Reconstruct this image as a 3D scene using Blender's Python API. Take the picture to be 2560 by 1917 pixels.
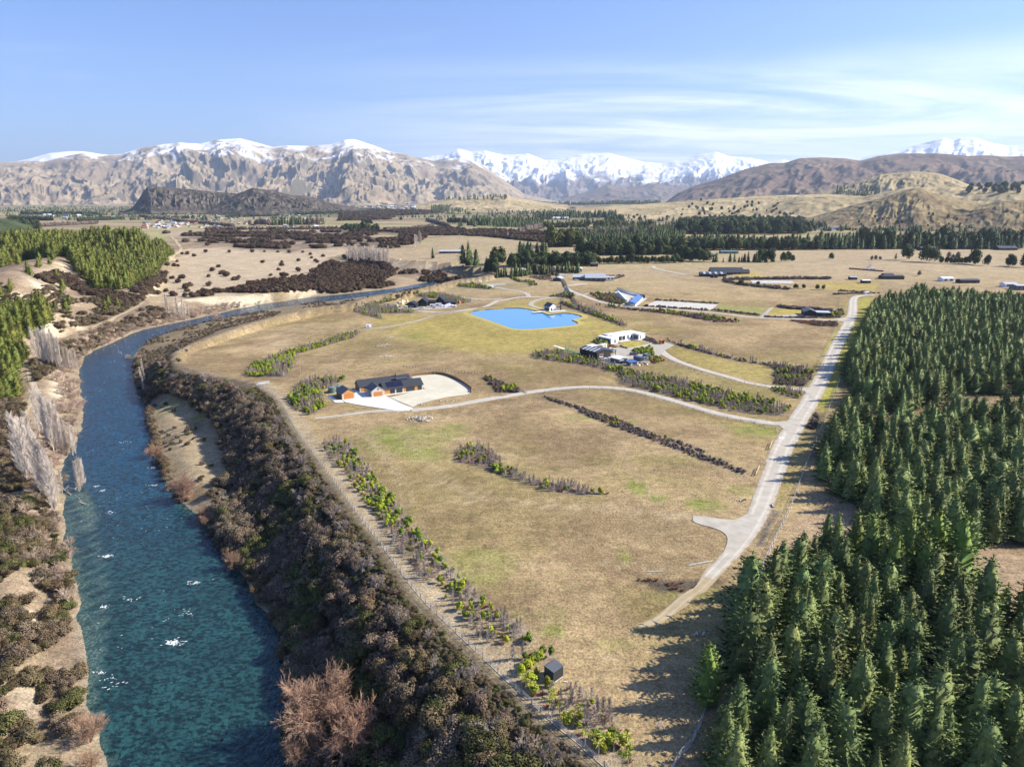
import bpy, bmesh, math, random
import numpy as np
from mathutils import Vector, Matrix
random.seed(7); RNG = np.random.default_rng(7)
for o in list(bpy.data.objects): bpy.data.objects.remove(o)
sc = bpy.context.scene; COL = sc.collection

# ---------------------------------------------------------------- camera
CAM_H = 80.0; PITCH = math.radians(14.6); FPX = 1778.0; W0, H0 = 2560.0, 1917.0
cd = bpy.data.cameras.new('camera'); cam = bpy.data.objects.new('camera', cd); COL.objects.link(cam)
cam.location = (0, 0, CAM_H); cam.rotation_euler = (math.pi/2 - PITCH, 0, 0)
cd.sensor_fit = 'HORIZONTAL'; cd.sensor_width = 36.0; cd.lens = 36.0*FPX/W0
cd.clip_start = 1.0; cd.clip_end = 80000.0
sc.camera = cam

# ---------------------------------------------------------------- sky
SUN_EL = math.radians(34); SUN_AZ = math.radians(6)      # azimuth measured from +X towards +Y
sun_dir = Vector((math.cos(SUN_EL)*math.cos(SUN_AZ), math.cos(SUN_EL)*math.sin(SUN_AZ), math.sin(SUN_EL)))
wd = bpy.data.worlds.new('World'); sc.world = wd; wd.use_nodes = True
nt = wd.node_tree; nt.nodes.clear()
def wn(t): return nt.nodes.new(t)
sky = wn('ShaderNodeTexSky'); sky.sky_type = 'NISHITA'; sky.sun_disc = False
sky.sun_elevation = SUN_EL; sky.sun_rotation = math.pi/2 - SUN_AZ
sky.altitude = 300; sky.air_density = 1.0; sky.dust_density = 0.6; sky.ozone_density = 2.2
tc = wn('ShaderNodeTexCoord'); sep = wn('ShaderNodeSeparateXYZ'); nt.links.new(tc.outputs['Generated'], sep.inputs[0])
def wmath(op, a, b=None, clamp=False):
    n = wn('ShaderNodeMath'); n.operation = op; n.use_clamp = clamp
    for i, v in enumerate((a, b)):
        if v is None: continue
        if isinstance(v, (int, float)): n.inputs[i].default_value = v
        else: nt.links.new(v, n.inputs[i])
    return n.outputs[0]
zc = wmath('MAXIMUM', sep.outputs[2], 0.02)
zc2 = wmath('ADD', zc, 0.05)
cx = wmath('DIVIDE', sep.outputs[0], zc2); cy = wmath('DIVIDE', sep.outputs[1], zc2)
comb = wn('ShaderNodeCombineXYZ'); nt.links.new(cx, comb.inputs[0]); nt.links.new(cy, comb.inputs[1])
mp = wn('ShaderNodeMapping'); mp.inputs['Scale'].default_value = (0.30, 0.55, 1); mp.inputs['Rotation'].default_value = (0, 0, math.radians(-14))
mp.inputs['Location'].default_value = (1.35, 0.4, 0)
nt.links.new(comb.outputs[0], mp.inputs[0])
n1 = wn('ShaderNodeTexNoise'); n1.inputs['Scale'].default_value = 1.1; n1.inputs['Detail'].default_value = 9; n1.inputs['Roughness'].default_value = 0.62
n1.inputs['Distortion'].default_value = 0.9
nt.links.new(mp.outputs[0], n1.inputs['Vector'])
n2 = wn('ShaderNodeTexNoise'); n2.inputs['Scale'].default_value = 0.35; n2.inputs['Detail'].default_value = 2
nt.links.new(mp.outputs[0], n2.inputs['Vector'])
# a bank of thin cirrus lies low over the right of the valley: direction (x/y) and height limit it
az = wmath('DIVIDE', sep.outputs[0], wmath('MAXIMUM', wmath('ABSOLUTE', sep.outputs[1]), 0.05))
azm = wn('ShaderNodeMapRange'); azm.interpolation_type = 'SMOOTHSTEP'; nt.links.new(az, azm.inputs[0])
azm.inputs[1].default_value = -0.42; azm.inputs[2].default_value = 0.25
elm = wn('ShaderNodeMapRange'); elm.interpolation_type = 'SMOOTHSTEP'; nt.links.new(sep.outputs[2], elm.inputs[0])
elm.inputs[1].default_value = 0.185; elm.inputs[2].default_value = 0.10
cmask = wmath('MULTIPLY', azm.outputs[0], elm.outputs[0])
cr = wn('ShaderNodeMapRange'); cr.interpolation_type = 'SMOOTHSTEP'
nsum = wmath('ADD', wmath('MULTIPLY', n1.outputs[0], 0.75), wmath('MULTIPLY', n2.outputs[0], 0.25))
nt.links.new(nsum, cr.inputs[0]); cr.inputs[1].default_value = 0.33; cr.inputs[2].default_value = 0.62
cl = wmath('MULTIPLY', cmask, cr.outputs[0])
# thin wisps elsewhere
cr2 = wn('ShaderNodeMapRange'); cr2.interpolation_type = 'SMOOTHSTEP'
nt.links.new(nsum, cr2.inputs[0]); cr2.inputs[1].default_value = 0.58; cr2.inputs[2].default_value = 0.75
cl = wmath('ADD', wmath('MULTIPLY', cl, 0.85), wmath('MULTIPLY', cr2.outputs[0], 0.10), True)
tint = wn('ShaderNodeMix'); tint.data_type = 'RGBA'; tint.blend_type = 'MULTIPLY'; tint.inputs[0].default_value = 1.0
nt.links.new(sky.outputs[0], tint.inputs[6]); tint.inputs[7].default_value = SKYTINT = (.80, .98, 1.42, 1)
mixc = wn('ShaderNodeMix'); mixc.data_type = 'RGBA'
nt.links.new(cl, mixc.inputs[0]); nt.links.new(tint.outputs[2], mixc.inputs[6]); mixc.inputs[7].default_value = (12.6, 12.6, 13.4, 1)
bg = wn('ShaderNodeBackground'); bg.inputs[1].default_value = 0.069
wo = wn('ShaderNodeOutputWorld')
nt.links.new(mixc.outputs[2], bg.inputs[0]); nt.links.new(bg.outputs[0], wo.inputs[0])

sl = bpy.data.lights.new('sun', 'SUN'); sl.energy = 5.0; sl.angle = math.radians(0.5); sl.color = (1.0, 0.92, 0.80)
so = bpy.data.objects.new('sun', sl); COL.objects.link(so)
so.rotation_euler = sun_dir.to_track_quat('Z', 'Y').to_euler(); so.location = (200, 100, 400)
sc.view_settings.view_transform = 'Standard'; sc.view_settings.look = 'None'
sc.view_settings.exposure = 1.02; sc.view_settings.gamma = 1.0; sc.view_settings.use_curve_mapping = False
sc.render.engine = 'CYCLES'
sc.cycles.max_bounces = 5; sc.cycles.diffuse_bounces = 2; sc.cycles.transparent_max_bounces = 6; sc.cycles.volume_bounces = 0

# ---------------------------------------------------------------- pixel helpers (measured in the photograph, turned into world points once)
Z = dict(F=(0,0,1), d=(0,0,1.15779), a=(0,300,.38878), b=(850,300,.38878), c=(1700,300,.38878), e=(0,700,.36232), f=(600,700,.31646),
  g=(1250,650,.31646), h=(1860,650,.36232), i=(0,1250,.40282), j=(650,1000,.36166), k=(650,1400,.31217), l=(1200,1450,.28195),
  m=(1700,1350,.38878), n=(1350,1000,.36166), o=(680,900,.27125), p=(1280,780,.22604), q=(900,660,.31646), r=(960,720,.090416), s=(840,920,.099458))
cP, sP = math.cos(PITCH), math.sin(PITCH)
def px(k, x, y):
    a = Z[k]; return (a[0]+x*a[2], a[1]+y*a[2])
def ray(u, v):
    X = (np.asarray(u, float)-W0/2)/FPX; Y = -(np.asarray(v, float)-H0/2)/FPX
    return X, cP + Y*sP, -sP + Y*cP
def U(u, v, z=0.0):
    dx, dy, dz = ray(u, v); t = (z-CAM_H)/dz; return dx*t, dy*t
def UK(k, pts, z=0.0):
    """list of (x,y) measured in crop k -> array of world xy on height z"""
    out = []
    for p in pts:
        u, v = px(k, p[0], p[1]); out.append(U(u, v, p[2] if len(p) > 2 else z))
    return np.array(out)
def proj(x, y, z):
    xc = x; yc = np.asarray(y); zc = np.asarray(z)-CAM_H
    dep = yc*cP - zc*sP; up = yc*sP + zc*cP
    dep = np.where(dep < 1, 1, dep)
    return W0/2 + FPX*xc/dep, H0/2 - FPX*up/dep, dep
# ---------------------------------------------------------------- noise in numpy
def _h(ix, iy, s):
    n = (ix.astype(np.int64)*374761393 + iy.astype(np.int64)*668265263 + s*974634777) & 0xffffffff
    n = ((n ^ (n >> 13))*1274126177) & 0xffffffff
    return ((n ^ (n >> 16)) & 0xffff)/65535.0
def vn(x, y, s=0):
    x = np.asarray(x, float); y = np.asarray(y, float)
    ix = np.floor(x); iy = np.floor(y); fx = x-ix; fy = y-iy
    fx = fx*fx*fx*(fx*(fx*6-15)+10); fy = fy*fy*fy*(fy*(fy*6-15)+10)
    a = _h(ix, iy, s); b = _h(ix+1, iy, s); c = _h(ix, iy+1, s); d = _h(ix+1, iy+1, s)
    return a+(b-a)*fx+(c-a)*fy+(a-b-c+d)*fx*fy
def fbm(x, y, s=0, o=4, g=0.5):
    t = 0; a = 1; n = 0
    for k in range(o):
        t = t + a*vn(x*2**k+k*17.3, y*2**k-k*9.1, s+k); n += a; a *= g
    return t/n
def ridged(x, y, s=0, o=5, g=0.5):
    t = 0; a = 1; n = 0
    for k in range(o):
        t = t + a*(1-np.abs(2*vn(x*2**k+k*31.7, y*2**k+k*11.9, s+k)-1)); n += a; a *= g
    return t/n
def sstep(a, b, x):
    t = np.clip((x-a)/(b-a), 0, 1); return t*t*(3-2*t)
def inpoly(x, y, P):
    x = np.asarray(x, float); y = np.asarray(y, float); r = np.zeros(x.shape, bool)
    n = len(P)
    for i in range(n):
        x1, y1 = P[i]; x2, y2 = P[(i+1) % n]
        if y1 == y2: continue
        c = ((y1 > y) != (y2 > y)) & (x < (x2-x1)*(y-y1)/(y2-y1)+x1)
        r ^= c
    return r
def dline(x, y, P, closed=False):
    x = np.asarray(x, float); y = np.asarray(y, float); best = np.full(x.shape, 1e18)
    n = len(P)
    for i in range(n if closed else n-1):
        ax, ay = P[i]; bx, by = P[(i+1) % n]
        vx, vy = bx-ax, by-ay; L = vx*vx+vy*vy+1e-9
        t = np.clip(((x-ax)*vx+(y-ay)*vy)/L, 0, 1)
        best = np.minimum(best, (x-ax-t*vx)**2+(y-ay-t*vy)**2)
    return np.sqrt(best)
def smooth_line(P, step=3.0, it=2):
    P = np.asarray(P, float)
    for _ in range(it):
        Q = [P[0]]
        for i in range(len(P)-1):
            Q.append(P[i]*.75+P[i+1]*.25); Q.append(P[i]*.25+P[i+1]*.75)
        Q.append(P[-1]); P = np.array(Q)
    seg = np.hypot(*(np.diff(P, axis=0).T)); s = np.concatenate([[0], np.cumsum(seg)])
    n = max(2, int(s[-1]/step)+1); t = np.linspace(0, s[-1], n)
    return np.column_stack([np.interp(t, s, P[:, i]) for i in range(P.shape[1])])

# ---------------------------------------------------------------- object helpers
def link(o, parent=None):
    COL.objects.link(o)
    if parent is not None: o.parent = parent
    return o
def tag(o, label=None, cat=None, group=None, kind=None):
    if label: o['label'] = label
    if cat: o['category'] = cat
    if group: o['group'] = group
    if kind: o['kind'] = kind
    return o
def empty(name, loc, rz=0, sc_=1.0):
    o = bpy.data.objects.new(name, None); o.location = loc; o.rotation_euler = (0, 0, rz); o.empty_display_size = .5
    if sc_ != 1: o.scale = (sc_, sc_, sc_)
    return link(o)
def mesh_np(name, V, F, mats, midx=None, smooth=False, vnorm=None):
    """V (n,3), F (m,k) uniform arrays -> mesh"""
    me = bpy.data.meshes.new(name); V = np.asarray(V, np.float32); F = np.asarray(F, np.int32)
    me.vertices.add(len(V)); me.vertices.foreach_set('co', V.ravel())
    k = F.shape[1]; me.loops.add(F.size); me.loops.foreach_set('vertex_index', F.ravel())
    me.polygons.add(len(F)); me.polygons.foreach_set('loop_start', np.arange(0, F.size, k, dtype=np.int32))
    me.polygons.foreach_set('loop_total', np.full(len(F), k, np.int32))
    for m in (mats if isinstance(mats, (list, tuple)) else [mats]): me.materials.append(m)
    if midx is not None: me.polygons.foreach_set('material_index', np.asarray(midx, np.int32))
    me.polygons.foreach_set('use_smooth', np.full(len(F), smooth, bool))
    me.update(calc_edges=True)
    if vnorm is not None: me.normals_split_custom_set_from_vertices(vnorm.tolist())
    return me
class MB:
    """collects boxes, prisms and tubes, builds ONE mesh object"""
    def __init__(s): s.v = []; s.f = []
    def quadbox(s, c8):
        n = len(s.v); s.v += [tuple(c) for c in c8]
        s.f += [(n,n+3,n+2,n+1),(n+4,n+5,n+6,n+7),(n,n+1,n+5,n+4),(n+1,n+2,n+6,n+5),(n+2,n+3,n+7,n+6),(n+3,n,n+4,n+7)]; return s
    def box(s, x0, x1, y0, y1, z0, z1):
        return s.quadbox([(x0,y0,z0),(x1,y0,z0),(x1,y1,z0),(x0,y1,z0),(x0,y0,z1),(x1,y0,z1),(x1,y1,z1),(x0,y1,z1)])
    def beam(s, p, q, w, h=None, up=(0,0,1)):
        h = h or w; p = Vector(p); q = Vector(q); d = (q-p)
        if d.length < 1e-6: return s
        d.normalize(); u = Vector(up)
        if abs(d.dot(u)) > .98: u = Vector((1,0,0))
        a = d.cross(u).normalized()*w/2; b = a.cross(d).normalized()*h/2
        return s.quadbox([p-a-b,p+a-b,p+a+b,p-a+b,q-a-b,q+a-b,q+a+b,q-a+b])
    def poly(s, pts):
        n = len(s.v); s.v += [tuple(p) for p in pts]; s.f.append(tuple(range(n, n+len(pts)))); return s
    def prism(s, outline, z0, z1):
        """outline: ccw list of xy; z may be number"""
        n = len(s.v); m = len(outline)
        s.v += [(x, y, z0) for x, y in outline]+[(x, y, z1) for x, y in outline]
        s.f.append(tuple(range(n+m-1, n-1, -1))); s.f.append(tuple(range(n+m, n+2*m)))
        for i in range(m): j = (i+1) % m; s.f.append((n+i, n+j, n+m+j, n+m+i))
        return s
    def xprism(s, prof, x0, x1):
        """profile in (y,z) extruded along x"""
        n = len(s.v); m = len(prof)
        s.v += [(x0, y, z) for y, z in prof]+[(x1, y, z) for y, z in prof]
        s.f.append(tuple(range(n, n+m))); s.f.append(tuple(range(n+2*m-1, n+m-1, -1)))
        for i in range(m): j = (i+1) % m; s.f.append((n+i, n+m+i, n+m+j, n+j))
        return s
    def cyl(s, c, r, z0, z1, n=12, r2=None):
        r2 = r if r2 is None else r2; b = len(s.v)
        for rr, z in ((r, z0), (r2, z1)):
            for i in range(n): a = 2*math.pi*i/n; s.v.append((c[0]+rr*math.cos(a), c[1]+rr*math.sin(a), z))
        s.f.append(tuple(range(b+n-1, b-1, -1))); s.f.append(tuple(range(b+n, b+2*n)))
        for i in range(n): j = (i+1) % n; s.f.append((b+i, b+j, b+n+j, b+n+i))
        return s
    def hcyl(s, p, q, r, n=10):
        p = Vector(p); q = Vector(q); d = (q-p).normalized(); u = Vector((0,0,1)) if abs(d.z) < .9 else Vector((1,0,0))
        a = d.cross(u).normalized(); c = a.cross(d); b = len(s.v)
        for w in (p, q):
            for i in range(n): t = 2*math.pi*i/n; s.v.append(tuple(w+a*r*math.cos(t)+c*r*math.sin(t)))
        s.f.append(tuple(range(b, b+n))); s.f.append(tuple(range(b+2*n-1, b+n-1, -1)))
        for i in range(n): j = (i+1) % n; s.f.append((b+i, b+n+i, b+n+j, b+j))
        return s
    def mesh(s, name, mat, smooth=False):
        me = bpy.data.meshes.new(name); me.from_pydata(s.v, [], s.f); me.materials.append(mat)
        if smooth: me.polygons.foreach_set('use_smooth', [True]*len(me.polygons))
        me.validate(); me.update()
        bm = bmesh.new(); bm.from_mesh(me); bmesh.ops.recalc_face_normals(bm, faces=bm.faces); bm.to_mesh(me); bm.free()
        return me
    def build(s, name, mat, parent=None, smooth=False):
        return link(bpy.data.objects.new(name, s.mesh(name, mat, smooth)), parent)

# ---------------------------------------------------------------- materials
MAT = {}
def orient(V, F, out):
    """turn quads to face along out (one vector per quad)"""
    a = V[F[:,1]]-V[F[:,0]]; b = V[F[:,3]]-V[F[:,0]]; n = np.cross(a, b); m = (n*out).sum(1) < 0; F = F.copy(); F[m] = F[m][:, ::-1]; return F
def mat(name, c1, c2=None, scale=1.0, rough=0.85, bump=0.0, bscale=None, spec=0.3, metal=0.0, rnd=0.0, c3=None, detail=4, coords='Object', stretch=None, transl=0.0):
    if name in MAT: return MAT[name]
    m = bpy.data.materials.new(name); m.use_nodes = True; t = m.node_tree; b = t.nodes['Principled BSDF']; L = t.links.new
    b.inputs['Roughness'].default_value = rough; b.inputs['Specular IOR Level'].default_value = spec; b.inputs['Metallic'].default_value = metal
    tcn = t.nodes.new('ShaderNodeTexCoord'); vec = tcn.outputs[coords]
    if stretch:
        mpn = t.nodes.new('ShaderNodeMapping'); mpn.inputs['Scale'].default_value = stretch; L(vec, mpn.inputs[0]); vec = mpn.outputs[0]
    c2 = c2 or tuple(min(1, k*1.25) for k in c1)
    no = t.nodes.new('ShaderNodeTexNoise'); no.inputs['Scale'].default_value = scale; no.inputs['Detail'].default_value = detail; no.inputs['Roughness'].default_value = .6
    L(vec, no.inputs['Vector'])
    rp = t.nodes.new('ShaderNodeValToRGB'); L(no.outputs[0], rp.inputs[0]); e = rp.color_ramp.elements
    e[0].position = .36; e[0].color = (*c1, 1); e[1].position = .64; e[1].color = (*c2, 1)
    if c3: x = rp.color_ramp.elements.new(.76); x.color = (*c3, 1)
    out = rp.outputs[0]
    if rnd:
        oi = t.nodes.new('ShaderNodeObjectInfo'); hs = t.nodes.new('ShaderNodeHueSaturation')
        mr = t.nodes.new('ShaderNodeMapRange'); L(oi.outputs['Random'], mr.inputs[0]); mr.inputs[3].default_value = 1-rnd; mr.inputs[4].default_value = 1+rnd
        mh = t.nodes.new('ShaderNodeMath'); mh.operation = 'MULTIPLY_ADD'; mh.inputs[1].default_value = 7.13; mh.inputs[2].default_value = 0; L(oi.outputs['Random'], mh.inputs[0])
        mf = t.nodes.new('ShaderNodeMath'); mf.operation = 'FRACT'; L(mh.outputs[0], mf.inputs[0])
        m2 = t.nodes.new('ShaderNodeMapRange'); L(mf.outputs[0], m2.inputs[0]); m2.inputs[3].default_value = .5-rnd*.07; m2.inputs[4].default_value = .5+rnd*.05
        L(mr.outputs[0], hs.inputs['Value']); L(m2.outputs[0], hs.inputs['Hue']); L(out, hs.inputs['Color']); out = hs.outputs[0]
    L(out, b.inputs['Base Color'])
    if bump:
        bn = t.nodes.new('ShaderNodeTexNoise'); bn.inputs['Scale'].default_value = bscale or scale*4; bn.inputs['Detail'].default_value = 3; L(vec, bn.inputs['Vector'])
        bp = t.nodes.new('ShaderNodeBump'); bp.inputs['Strength'].default_value = min(1, bump); bp.inputs['Distance'].default_value = .1; L(bn.outputs[0], bp.inputs['Height']); L(bp.outputs[0], b.inputs['Normal'])
    MAT[name] = m; return m
# ================================================================ TERRAIN
ZW = -15.0
def A(*arrs): return np.concatenate([np.asarray(a, float) for a in arrs])
# terrace edge (fence line) from the foreground up to the far river bend
TEdge = A(UK('F', [(1560,1975),(1482,1901),(1425,1850),(1369,1805),(1284,1726),(1200,1647),(1112,1562),(1056,1509),(1018,1462),(978,1406),(925,1333),
      (889,1286),(845,1224),(795,1155),(737,1080),(715,1036),(695,1001),(652,968),(634,959),(543,939),(449,917),(447,882),(470,868),(543,841),(616,816),(700,791),(760,778),
      (821,766),(885,760),(916,747),(980,735),(1043,725),(1138,703),(1180,696),(1225,690)], 0))
NShore = UK('b', [(1010,985),(1000,945),(900,928),(780,918),(600,908),(400,893),(330,880),(260,858),(130,830),(0,838)], 0)
CliffTop = A(UK('a', [(2110,885),(2060,960),(1990,1060)], -6), UK('e', [(1932,92),(1800,98),(1650,108),(1500,114),(1350,128),(1200,150)], -7),
      UK('a', [(1180,1150),(1080,1190),(1000,1200)], -6))
PlainW = UK('a', [(960,1150),(1010,1060),(1060,990),(1110,920),(1150,870),(1165,830)], 0)
RB = A(UK('d', [(700,1900),(655,1656),(640,1560),(625,1480),(610,1390),(565,1310),(520,1240),(480,1190),(440,1130),(390,1090),(366,1050),(340,985),(322,920),(315,870),(302,830),(292,790),(285,765),
      (320,735),(370,715),(440,697),(510,682),(570,670),(640,659),(710,651),(770,643),(840,633),(890,624),(940,613),(985,604),(1015,598),(1030,601),(1056,599)], ZW))
LB = A(UK('d', [(235,1900),(222,1656),(205,1590),(192,1520),(182,1400),(172,1300),(158,1230),(145,1150),(138,1080),(135,1010),(160,960),(180,905),(178,850),(172,800),(180,775),(205,757),(250,738),(300,714),(360,701),
      (410,691),(460,680),(510,668),(570,656),(630,647),(690,640),(740,636),(800,629),(860,622),(905,613),(945,606),(985,599),(1010,591)], ZW))
TIP = UK('b', [(890,1000),(860,985),(780,966),(700,948),(600,940),(480,943),(360,944)], ZW)
NB = UK('b', [(340,933),(420,930),(560,932),(680,930),(780,938),(870,950),(945,965),(975,985),(960,1003)], ZW)
RIVER = A(RB, NB[::-1], TIP[::-1], LB[::-1])
RIVER = smooth_line(A(RIVER, RIVER[:1]), 4.0, 2)[:-1]; RIVER = RIVER+np.column_stack([(fbm(RIVER[:,1]/7, RIVER[:,0]/7, 8, 3)-.5)*3.6, (fbm(RIVER[:,0]/9, RIVER[:,1]/9, 12, 3)-.5)*2.4])
RBs = smooth_line(A(RB), 6, 1); LBs = smooth_line(LB, 6, 1)
# left hill and banks: lines with heights
HL = []   # (polyline, z)
HL.append((UK('F', [(640,799),(700,784),(760,771),(821,760),(885,752),(930,743),(985,730),(1043,720),(1100,708),(1138,699),(1190,690)], -7), -7.5))
HL.append((UK('F', [(720,772),(800,759),(880,748),(960,736),(1040,723),(1120,706)], -12), -12.5))
HL.append((TEdge, 0.0)); HL.append((NShore, 0.0)); HL.append((CliffTop[:3], -6.0)); HL.append((CliffTop[2:9], -7.0)); HL.append((CliffTop[8:], -6.0)); HL.append((PlainW[:3], -5.0)); HL.append((PlainW[2:5], -2.5)); HL.append((PlainW[4:], -.5))
HL.append((RB, -15.0)); HL.append((LB, -15.0)); HL.append((TIP, -15.0)); HL.append((NB, -15.0))
HL.append((UK('d', [(370,885),(400,950),(440,1030),(475,1110),(515,1180)], -12.5), -12.6))
HL.append((UK('d', [(345,740),(430,708),(520,692),(600,680),(700,664)], -12.5), -12.8))
HL.append((UK('b', [(20,930),(200,960),(380,990),(560,980),(700,1000)], -11), -11.5))
HL.append((UK('b', [(0,880),(130,872),(260,890)], -10), -10.5))
HL.append((UK('d', [(-400,1750),(-60,1500),(-30,1300),(20,1150),(60,1050),(75,950)], -10), -10.0))
HL.append((UK('e', [(150,950),(190,850),(230,740),(205,660),(215,570),(300,490)], -9), -9.0))
HL.append((UK('e', [(450,420),(700,300)], -6), -6.0)); HL.append((UK('e', [(800,250),(900,205),(975,165)], -6), -6.2))
HL.append((UK('e', [(1200,215),(1400,195),(1560,178),(1750,160),(1932,146)], -12.5), -12.8))      # cliff foot
HL.append((UK('a', [(620,1120),(820,1095),(930,1060),(1010,1010)], 2), 2.0))
HL.append((UK('a', [(0,985),(140,935),(290,893),(430,862)], 24), 24.0))
HL.append((UK('a', [(-700,960),(-300,980),(0,1010)], 22), 22.0))
HL.append((UK('e', [(0,330),(180,260),(300,230),(420,220)], 7), 7.0))
HL.append((UK('a', [(-1200,700),(-500,740),(0,795),(300,765),(600,748),(860,768)], 31), 31.0))
HL.append((UK('a', [(1000,830),(950,800)], 14), 14.0))
HL.append((np.array([(-330,1380),(-500,1500),(-900,1550),(-1500,1500),(-1800,1000),(-1500,200),(-900,-200)], float), 0.0))
HL.append((np.array([(-900,-200),(-300,-260),(60,-240),(90,0)], float), -6.0))
V_BACK = np.array([(-330,1380),(-500,1500),(-900,1550),(-1500,1500),(-1800,1000),(-1500,200),(-900,-200),(-300,-300),(140,-300)], float)
VZONE = A(TEdge, NShore, CliffTop, PlainW[::1], V_BACK, [TEdge[0]*np.array([1.0,0.5])])
def undul(x, y):
    d = np.hypot(x, y)
    return (fbm(x/95, y/95, 3, 3)-.5)*1.5 + (fbm(x/420, y/420, 9, 2)-.5)*np.clip(d/900, 0, 5)*2.0
MOUNDS = []   # low grassed mounds by the upstream houses
for (k, x, y, r, h) in (('b',640,1135,22,.5),('b',1000,1110,30,1.2),('b',1150,1050,30,2.2),('b',1330,1050,24,2.2),('b',780,1100,22,1.0),('c',560,1000,40,1.5)):
    u, v = px(k, x, y); a, b_ = U(u, v, 0); MOUNDS.append((a, b_, r, h))
def terrain(x, y):
    z = np.zeros(x.shape)
    for a, b_, r, h in MOUNDS:
        z += h*np.exp(-(((x-a)/(r*1.6))**2+((y-b_)/r)**2))
    # far swells: low tan hills beyond 2.6 km, stronger to the right
    far = sstep(2300, 5200, y)
    rightness = sstep(-300, 2600, x)
    z += far*(rightness*(fbm(x/900, y/700, 21, 5)-.38)*120 + (fbm(x/1500, y/800, 5, 4)-.5)*26*(1-rightness))
    m = inpoly(x, y, VZONE)
    k = (~m) & (y > 350) & (y < 1500) & (x < 50) & (x > -900); z[k] += -7.0*sstep(420, 0, dline(x[k], y[k], CliffTop))
    xs, ys = x[m], y[m]
    num = np.zeros(xs.shape); den = np.zeros(xs.shape); dmin = np.full(xs.shape, 1e9)
    for P, h in HL:
        d = dline(xs, ys, P)+.25; w = 1/d**2.2; num += w*h; den += w
        dmin = np.minimum(dmin, d)
    zz = num/den
    rough = sstep(3, 30, dmin)
    zz += rough*((fbm(xs/38, ys/38, 31, 4)-.5)*6 + (ridged(xs/60, ys/60, 37, 4)-.6)*5*sstep(2, 18, zz))
    # rill erosion on steep bare faces
    inr = inpoly(xs, ys, RIVER); dr = dline(xs, ys, RIVER, True)
    zz = np.where(inr, -15.02-np.clip(dr*.35, 0, 3.5), np.maximum(zz, -15.02+np.clip(dr*.22, 0, 1.2)))
    z[m] = zz
    z = z + undul(x, y)*np.where(m, .3, 1.0)*sstep(0, 12, dline_fast(x, y))
    k = (y > 380) & (y < 640) & (x > -120) & (x < 160); dd = np.full(x.shape, 99.); dd[k] = np.where(inpoly(x[k], y[k], PONDR), -1, dline(x[k], y[k], PONDR, True)); w = sstep(34, 7, dd)
    return z*(1-w)+(-.12-.5*(dd < 0))*w
def dline_fast(x, y):
    out = np.full(x.shape, 99.0); m = (y < 1100) & (x < 300) & (y > -100)
    out[m] = dline(x[m], y[m], TEdge); return out
PONDR = UK('b', [(830,1240),(870,1226),(980,1216),(1080,1211),(1180,1211),(1290,1236),(1410,1240),(1470,1240),(1556,1262),(1540,1300),(1520,1320),(1480,1330),(1220,1352),(1140,1350),(1030,1318),(930,1280)], 0)
def axis(lo, hi, near, g, g2=.035, far=3500):
    s = [0.0]
    while s[-1] < hi: a = s[-1]; s.append(a+max(near, g*a)*(1 if a < far else g2/g))
    t = [0.0]
    while t[-1] > lo: a = -t[-1]; t.append(-(a+max(near, g*a)*(1 if a < far else g2/g)))
    return np.array(t[:0:-1]+s)
GX = axis(-32000, 32000, 1.3, .0135); gy = axis(0, 40000, 1.2, .0115); GY = np.concatenate([np.linspace(-700, -60, 12), np.linspace(-50, -4, 10), gy])
XX, YY = np.meshgrid(GX, GY); GZ = terrain(XX.ravel(), YY.ravel()).reshape(XX.shape)
def hz(x, y):
    x = np.asarray(x, float); y = np.asarray(y, float)
    i = np.clip(np.searchsorted(GX, x)-1, 0, len(GX)-2); j = np.clip(np.searchsorted(GY, y)-1, 0, len(GY)-2)
    fx = np.clip((x-GX[i])/(GX[i+1]-GX[i]), 0, 1); fy = np.clip((y-GY[j])/(GY[j+1]-GY[j]), 0, 1)
    return (GZ[j, i]*(1-fx)+GZ[j, i+1]*fx)*(1-fy)+(GZ[j+1, i]*(1-fx)+GZ[j+1, i+1]*fx)*fy
def G(u, v):
    """pixel -> point on the terrain (ray march)"""
    u = np.atleast_1d(np.asarray(u, float)); v = np.atleast_1d(np.asarray(v, float))
    dx, dy, dz = ray(u, v); n = len(u); t = np.full(n, 60.0); done = np.zeros(n, bool); prev = t.copy()
    for _ in range(900):
        x, y, z = dx*t, dy*t, CAM_H+dz*t
        below = z < hz(x, y); done |= below
        if done.all() or t.min() > 30000: break
        prev = np.where(done, prev, t); t = np.where(done, t, t*1.012+.2)
    lo, hi = prev, t
    for _ in range(14):
        m = (lo+hi)/2; b_ = (CAM_H+dz*m) < hz(dx*m, dy*m); hi = np.where(b_, m, hi); lo = np.where(b_, lo, m)
    return dx*hi, dy*hi, hz(dx*hi, dy*hi)
def GK(k, pts):
    uv = np.array([px(k, p[0], p[1]) for p in pts]); x, y, z = G(uv[:, 0], uv[:, 1]); return np.column_stack([x, y])
def G1(k, x, y):
    p = GK(k, [(x, y)])[0]; return float(p[0]), float(p[1]), float(hz(p[0], p[1]))

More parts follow.
